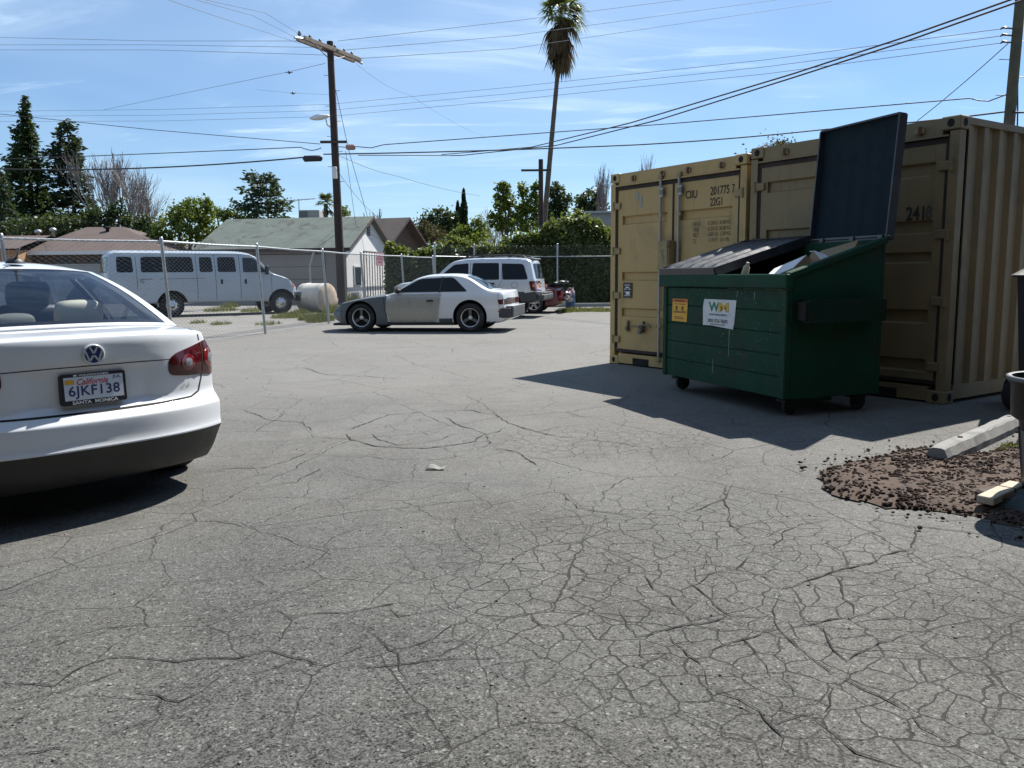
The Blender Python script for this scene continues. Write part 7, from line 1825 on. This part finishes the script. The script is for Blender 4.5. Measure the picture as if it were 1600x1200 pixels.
def leafy(label, cx, Y, blobs, mat, size, n, seed, trunk=True, name='leafy_tree', cat='tree', grp=None, clump=40, cs=.26, aspect=.6, tmat='bark', stems=1):
    """blobs: (px, py, rx px, ry px) of the crown's masses; one thing with trunk, limbs and crown"""
    b = DP(cx, 400, Y); root = thing(name, label, cat, (b.x, Y, 0), 0, grp); rng = random.Random(seed)
    pts = []; tot = sum(rx * ry for _, _, rx, ry in blobs); m = MB()
    for i, (px, py, rx, ry) in enumerate(blobs):
        c = DP(px, py, Y); c = Vector((c.x - b.x, rng.uniform(-.4, .4) * sz(rx, Y), c.z)); k = max(30, int(n * rx * ry / tot))
        pts.append(ell(c, (sz(rx, Y), sz(rx, Y) * .9, sz(ry, Y)), k, seed * 31 + i, .45, max(8, int(clump * (rx * ry / tot) ** .5)), cs))
        if trunk:
            s = Vector((rng.uniform(-.3, .3) * (stems - 1), 0, 0)); m.tube([s, s.lerp(c, .45) + Vector((rng.uniform(-.15, .15), 0, c.z * .12)), c], [.10 + .01 * sz(ry, Y), .075, .03], 6)
            for _ in range(3): d = Vector((rng.uniform(-1, 1) * sz(rx, Y), rng.uniform(-1, 1) * sz(rx, Y), rng.uniform(-.2, 1) * sz(ry, Y))) * .75; m.tube([c * .85, c + d * .5, c + d], [.04, .025, .01], 5)
    P = np.concatenate(pts); P = P[P[:, 2] > .02]
    if trunk: m.build('trunk', M[tmat], root)
    crown(root, P, size, mat, aspect, seed); return root
leafy('round citrus tree with yellow green sunlit top left of the green roof', 290, 50, [(262, 362, 28, 26), (300, 352, 34, 34), (318, 332, 16, 22), (295, 328, 15, 17), (275, 338, 12, 14), (250, 372, 18, 18), (322, 366, 20, 20)], M['leaf_citrus'], .20, 5200, 2, clump=90, cs=.2)
leafy('yellowish bush just left of the cedar', 358, 56, [(350, 336, 14, 11), (366, 335, 16, 9), (338, 334, 8, 10)], M['leaf_bright'], .2, 900, 3, name='shrub', cat='shrub', clump=30)
leafy('low mixed green shrubs at the foot of the left pines', 90, 56, [(70, 352, 30, 14), (110, 350, 28, 16), (140, 346, 18, 18), (30, 358, 26, 16)], M['leaf_dark'], .24, 2600, 4, name='shrub', cat='shrub', clump=60)
leafy('dark round shrub under the bare trees behind the brown roof', 190, 57, [(160, 338, 20, 18), (185, 334, 14, 22), (215, 350, 24, 16), (235, 358, 16, 14)], M['leaf_pine'], .24, 1900, 5, name='shrub', cat='shrub', clump=50)
leafy('yellow green bush peeping out right of the utility pole', 537, 60, [(538, 330, 9, 8), (530, 334, 8, 6)], M['leaf_bright'], .18, 420, 6, name='shrub', cat='shrub', clump=20)
leafy('dark dome shaped tree right of the low brown house', 686, 64, [(690, 347, 24, 17), (668, 352, 12, 13), (708, 352, 14, 15), (685, 366, 30, 12)], M['leaf_dark'], .26, 3000, 7, clump=80)
leafy('brownish thicket below the dark dome shaped tree', 668, 60, [(665, 366, 22, 16), (690, 374, 24, 12), (648, 364, 10, 14)], M['leaf_brownish'], .2, 1800, 8, name='shrub', cat='shrub', clump=60)
leafy('pale green shrubs below the two cypresses', 735, 56, [(722, 366, 14, 12), (748, 358, 13, 16), (738, 370, 24, 10), (710, 370, 9, 9)], M['leaf_bright'], .2, 2200, 9, name='shrub', cat='shrub', clump=70)
leafy('left of the cut back trees with leafy stumps of limbs', 800, 52, [(786, 300, 12, 14), (780, 318, 12, 12), (776, 344, 14, 16), (795, 316, 12, 14), (800, 350, 20, 14), (790, 292, 8, 8)], M['leaf_bright'], .21, 2600, 10, clump=70, cs=.22, stems=3, grp='cut back trees by the palm')
leafy('middle of the cut back trees with upright leafy poles', 822, 53, [(817, 296, 9, 13), (822, 320, 10, 16), (814, 334, 10, 14), (838, 300, 8, 15), (836, 326, 10, 20), (826, 352, 18, 12)], M['leaf_bright'], .20, 2600, 11, clump=70, cs=.22, stems=3, grp='cut back trees by the palm')
leafy('dark green tree just right of the palm trunk', 872, 54, [(866, 304, 14, 18), (876, 318, 14, 20), (862, 330, 14, 14), (870, 344, 18, 14)], M['leaf_dark'], .22, 2200, 12, clump=60, cs=.22)
leafy('dark round tree above the pale shed roof', 922, 60, [(920, 312, 20, 16), (906, 318, 10, 12), (938, 320, 12, 14), (922, 326, 22, 10)], M['leaf_dark'], .24, 1900, 13, clump=60)
leafy('sprig of leaves sticking up over the right container', 1215, 40, [(1216, 266, 46, 30), (1200, 231, 12, 6), (1222, 226, 14, 7), (1240, 232, 9, 6)], M['leaf_brownish'], .13, 2400, 14, clump=60, cs=.3)
def cypress(label, px, ptop, pbot, w, Y, seed):
    t = DP(px, ptop, Y); root = thing('cypress_tree', label, 'tree', (t.x, Y, 0), 0, 'slim cypresses'); rng = np.random.default_rng(seed); n = 2200
    z0 = max(.3, DP(px, 385, Y).z); z = z0 + (t.z - z0) * rng.uniform(0, 1, n) ** .8; f = (z - z0) / (t.z - z0)
    R_ = sz(w / 2, Y) * np.clip((1 - f) * 2.4, 0, 1) ** .75 * (1 + .18 * np.sin(z * 5 + seed)); a = rng.uniform(0, 6.283, n); r = R_ * rng.uniform(.55, 1.08, n)
    P = np.stack([r * np.cos(a), r * np.sin(a), z], 1); U = np.stack([.25 * np.cos(a), .25 * np.sin(a), np.ones(n)], 1)
    V, F = quads(P, .34, .4, U, .8, seed); m = MB(); m.tube([(0, 0, 0), (0, 0, t.z * .9)], [.14, .03], 8); m.build('trunk', M['bark'], root); fast_mesh('crown', V, F, M['leaf_cypress'], root)
cypress('shorter slim cypress on the left', 715, 316, 350, 8, 66, 1); cypress('taller slim cypress on the right', 724.5, 297, 350, 10, 64, 2)

# ---------------------------------------------------------------- fan palms
def fan_palm(label, px_base, base_py, px_top, top_py, Y, sk, n_green, n_dead, R_, seed, tr=(.19, .11)):
    b = DP(px_base, base_py, Y); t = DP(px_top, top_py, Y); root = thing('palm_tree', label, 'palm', (b.x, Y, 0)); rng = random.Random(seed)
    T = Vector((t.x - b.x, 0, t.z)); m = MB(); pts = [Vector((0, 0, 0)), Vector((0, 0, b.z)), Vector((T.x * .45, 0, b.z + (T.z - b.z) * .4)), Vector((T.x * .85, 0, b.z + (T.z - b.z) * .75)), T]
    D_ = []
    for a, c in zip(pts, pts[1:]):
        for i in range(8): D_.append(a.lerp(c, i / 8))
    D_.append(pts[-1]); m.tube(D_, [tr[0] + (tr[1] - tr[0]) * min(1, i / len(D_) * 1.3) + (.008 if i % 2 else 0) for i in range(len(D_))], 14); m.build('trunk', M['bark'], root)
    def fan(mbx, o, d, r, droop, mi, seg=15, spread=2.5, stem=.55):
        d = d.normalized(); s = d.cross(Vector((0, 0, 1))); s = s.normalized() if s.length > .05 else Vector((1, 0, 0)); u = s.cross(d)
        h = o + d * r * stem + Vector((0, 0, -droop * .3)); mbx.tube([o, o.lerp(h, .5) + Vector((0, 0, droop * .12)), h], [.025, .02, .014], 4, mi, False)
        for k in range(seg):
            a = (k / (seg - 1) - .5) * spread; dr = d * math.cos(a) + s * math.sin(a); L_ = r * (1 - .25 * abs(a) / spread * 2) * rng.uniform(.85, 1.05); wdt = r * .045
            pn = dr.cross(u).normalized(); p1 = h + dr * L_ * .55 + u * .04 * r + Vector((0, 0, -droop * .25)); p2 = h + dr * L_ + Vector((rng.uniform(-.05, .05), rng.uniform(-.05, .05), -droop * (.7 + .5 * rng.random())))
            mbx.add([h - pn * wdt * .4, h + pn * wdt * .4, p1 + pn * wdt, p1 - pn * wdt, p2], [(0, 1, 2, 3), (3, 2, 4)], mi)
    for k in range(n_green):
        q = MB(); a = 2 * PI * k / n_green * 1.618 * 2 + rng.uniform(-.3, .3); el = rng.uniform(-.35, 1.25); d = Vector((math.cos(a) * math.cos(el), math.sin(a) * math.cos(el), math.sin(el))); fan(q, T + Vector((0, 0, .1)), d, R_ * rng.uniform(.85, 1.1), R_ * rng.uniform(.25, .55), 0); q.build('frond', M['leaf_palm'], root)
    # the skirt of dead fronds hanging down the trunk
    q = MB()
    for k in range(n_dead):
        f = rng.random() ** 1.3; o = T + Vector((0, 0, -f * sk * .55)); a = rng.uniform(0, 2 * PI); el = -rng.uniform(.75, 1.35) - .1 * f; d = Vector((math.cos(a) * math.cos(el), math.sin(a) * math.cos(el), math.sin(el))); fan(q, o, d, sk * rng.uniform(.26, .44), sk * .16, 0, 9, 1.1, .45)
    if n_dead: q.build('dead_skirt', M['dead_frond'], root)
    q = MB()
    for k in range(5 if n_dead else 0):
        a = rng.uniform(0, 2 * PI); d = Vector((math.cos(a), math.sin(a), -.45)); fan(q, T + Vector((0, 0, -.1)), d, R_ * .8, R_ * .8, 0, 9, 1.4)
    if n_dead: q.build('dry_fronds', M['dead_frond'], root)
fan_palm('very tall fan palm with a shaggy skirt of dead fronds', 850, 352, 876, 22, 45, 2.7, 24, 110, 1.12, 4, (.16, .105))
fan_palm('small fan palm showing above the green roof behind the pole', 509, 350, 509, 318, 55, .9, 18, 14, .62, 6, (.16, .12))

# ---------------------------------------------------------------- ivy hedge along the back
def hedge():
    root = thing('ivy_hedge', 'long sunlit ivy hedge swelling into a big bush at its right end', 'hedge', (0, 0, 0)); rng = np.random.default_rng(21)
    off = eyv * 1.25
    def top(px): return interp([(600, 388), (640, 390), (668, 387), (700, 382), (760, 381), (800, 378), (842, 366), (862, 344), (890, 335), (915, 338), (938, 352), (950, 362), (1000, 364)], px)
    A0 = FB + off - ex * ((FB - FA).dot(ex) + 2.0); L_ = 14.2; P = []; core = MB(); n = 60; C = []
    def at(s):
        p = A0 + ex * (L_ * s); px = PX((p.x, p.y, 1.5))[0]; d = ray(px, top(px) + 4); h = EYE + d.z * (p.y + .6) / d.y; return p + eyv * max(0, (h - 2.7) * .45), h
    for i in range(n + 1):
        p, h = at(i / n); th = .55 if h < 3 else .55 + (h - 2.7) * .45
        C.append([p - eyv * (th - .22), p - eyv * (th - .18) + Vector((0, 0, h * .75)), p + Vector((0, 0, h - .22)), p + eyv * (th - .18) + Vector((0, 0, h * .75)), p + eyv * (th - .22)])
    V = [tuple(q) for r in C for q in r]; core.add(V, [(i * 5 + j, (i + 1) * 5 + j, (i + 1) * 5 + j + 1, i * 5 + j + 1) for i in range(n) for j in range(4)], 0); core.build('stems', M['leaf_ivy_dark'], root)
    N = 36000; front = []; s = rng.uniform(0, 1, N); out = []; bump_a = rng.uniform(0, 6.28, 8)
    for k in range(N):
        p, h = at(s[k]); th = .55 if h < 3 else .55 + (h - 2.7) * .45; x = s[k] * L_
        bulge = .17 * math.sin(x * 2.3 + bump_a[0]) + .09 * math.sin(x * 5.1 + bump_a[1]) + .06 * math.sin(x * 9.7)
        fr0 = rng.random() < .60; front.append(bool(fr0))
        if fr0:
            f = rng.random(); z = f * h; q = p - eyv * (th * (1 - .35 * max(0, f - .7) / .3) + bulge * .8 * math.sin(f * 5 + x) + rng.normal() * .09) + Vector((0, 0, z))
        else:
            v = rng.uniform(-1, 1); z = h * (1 - .14 * abs(v) ** 2.5) + bulge * .9 + rng.normal() * .09; q = p + eyv * th * v + Vector((0, 0, z))
        out.append((q.x + rng.normal() * .04, q.y, max(.02, q.z)))
    nrm_ = np.tile(np.array([.25, .15, .95]), (len(out), 1)); fr_m = np.array(front); nrm_[fr_m] = rng.normal(size=(int(fr_m.sum()), 3)) + np.array([0, -.9, .35])
    V, F = quads(out, .125, .75, None, 1, 22, nrm_); fast_mesh('foliage', V, F, M['leaf_ivy'], root)
    # long shoots standing out of the top
    m = MB(); P2 = []; U2 = []
    for k in range(70):
        p, h = at(rng.uniform(.12, .93)); d = Vector((rng.normal() * .35, rng.normal() * .3, 1)).normalized(); L2 = rng.uniform(.25, .6); b0 = p + Vector((0, 0, h - .1)); m.tube([b0, b0 + d * L2], [.008, .003], 3)
        for j in range(9): P2.append(tuple(b0 + d * L2 * (j + 1) / 9)); U2.append((rng.normal(), rng.normal(), .4))
    m.build('shoots', M['bark'], root); V, F = quads(P2, .13, .6, U2, 1, 23); fast_mesh('shoot_leaves', V, F, M['leaf_bright'], root)
hedge()
# ---------------------------------------------------------------- weeds and far trees
def weeds(name, patches, seed, label):
    rng = np.random.default_rng(seed); V = []; F = []
    for (px, py, rpx, n, h) in patches:
        c = G(px, py); r = sz(rpx, c.y)
        for _ in range(n):
            a = rng.uniform(0, 6.283); q = rng.uniform(0, 1) ** .5 * r; x = c.x + q * math.cos(a); y = c.y + q * math.sin(a) * 1.8; hh = h * rng.uniform(.3, 1.15) * (1.2 - .7 * q / r); b = rng.uniform(0, 6.283); lx, ly = math.cos(b), math.sin(b); lean = rng.uniform(.1, .8) * hh; w_ = .006 + .012 * h; o = len(V); z = ground_z(x, y)
            V += [(x - ly * w_, y + lx * w_, z), (x + ly * w_, y - lx * w_, z), (x + lx * lean * .5 + ly * w_ * .7, y + ly * lean * .5 - lx * w_ * .7, z + hh * .6), (x + lx * lean * .5 - ly * w_ * .7, y + ly * lean * .5 + lx * w_ * .7, z + hh * .6), (x + lx * lean, y + ly * lean, z + hh), (x + lx * lean + .003, y + ly * lean, z + hh)]
            F += [(o, o + 1, o + 2, o + 3), (o + 3, o + 2, o + 5, o + 4)]
    return tag(fast_mesh(name, V, F, M['grass']), label, 'weeds', kind='stuff')
weeds('weeds', [(452, 496, 26, 700, .22), (495, 499, 28, 900, .26), (470, 490, 12, 250, .25), (520, 489, 16, 400, .4), (550, 482, 14, 250, .4), (500, 503, 22, 500, .18), (345, 486, 24, 450, .22), (395, 487, 18, 300, .2), (360, 480, 14, 240, .3), (345, 507, 16, 200, .12), (310, 505, 12, 150, .12), (420, 507, 20, 200, .12), (545, 475, 20, 500, .6), (575, 478, 14, 300, .5), (610, 482, 20, 400, .3)], 3, 'tufts of green weeds along the fence and in the gravel yard')
weeds('grass_strip', [(900, 486, 26, 900, .16), (935, 486, 22, 800, .16), (880, 488, 14, 400, .16), (960, 486, 20, 500, .15)], 4, 'thin strip of grass along the back kerb')
weeds('moss_tufts', [(1433, 713, 12, 160, .035), (1484, 727, 8, 70, .03), (1583, 700, 14, 160, .04), (1570, 705, 10, 80, .03)], 5, 'small green tufts at the ends of the wheel stop')
rng_ = np.random.default_rng(33); pts = []
for k in range(70):
    x = rng_.uniform(-130, 130); h = rng_.uniform(2.6, 5.2); pts.append(ell((x, rng_.uniform(100, 135), h * .5), (rng_.uniform(3, 7), 3, h * .62), 260, 900 + k, .5, 26, .22))
P = np.concatenate(pts); P = P[P[:, 2] > 0]; V, F = quads(P, .55, .6, None, 1, 5); tag(fast_mesh('far_trees', V, F, M['leaf_dark']), 'far belt of trees beyond the houses', 'trees', kind='stuff')
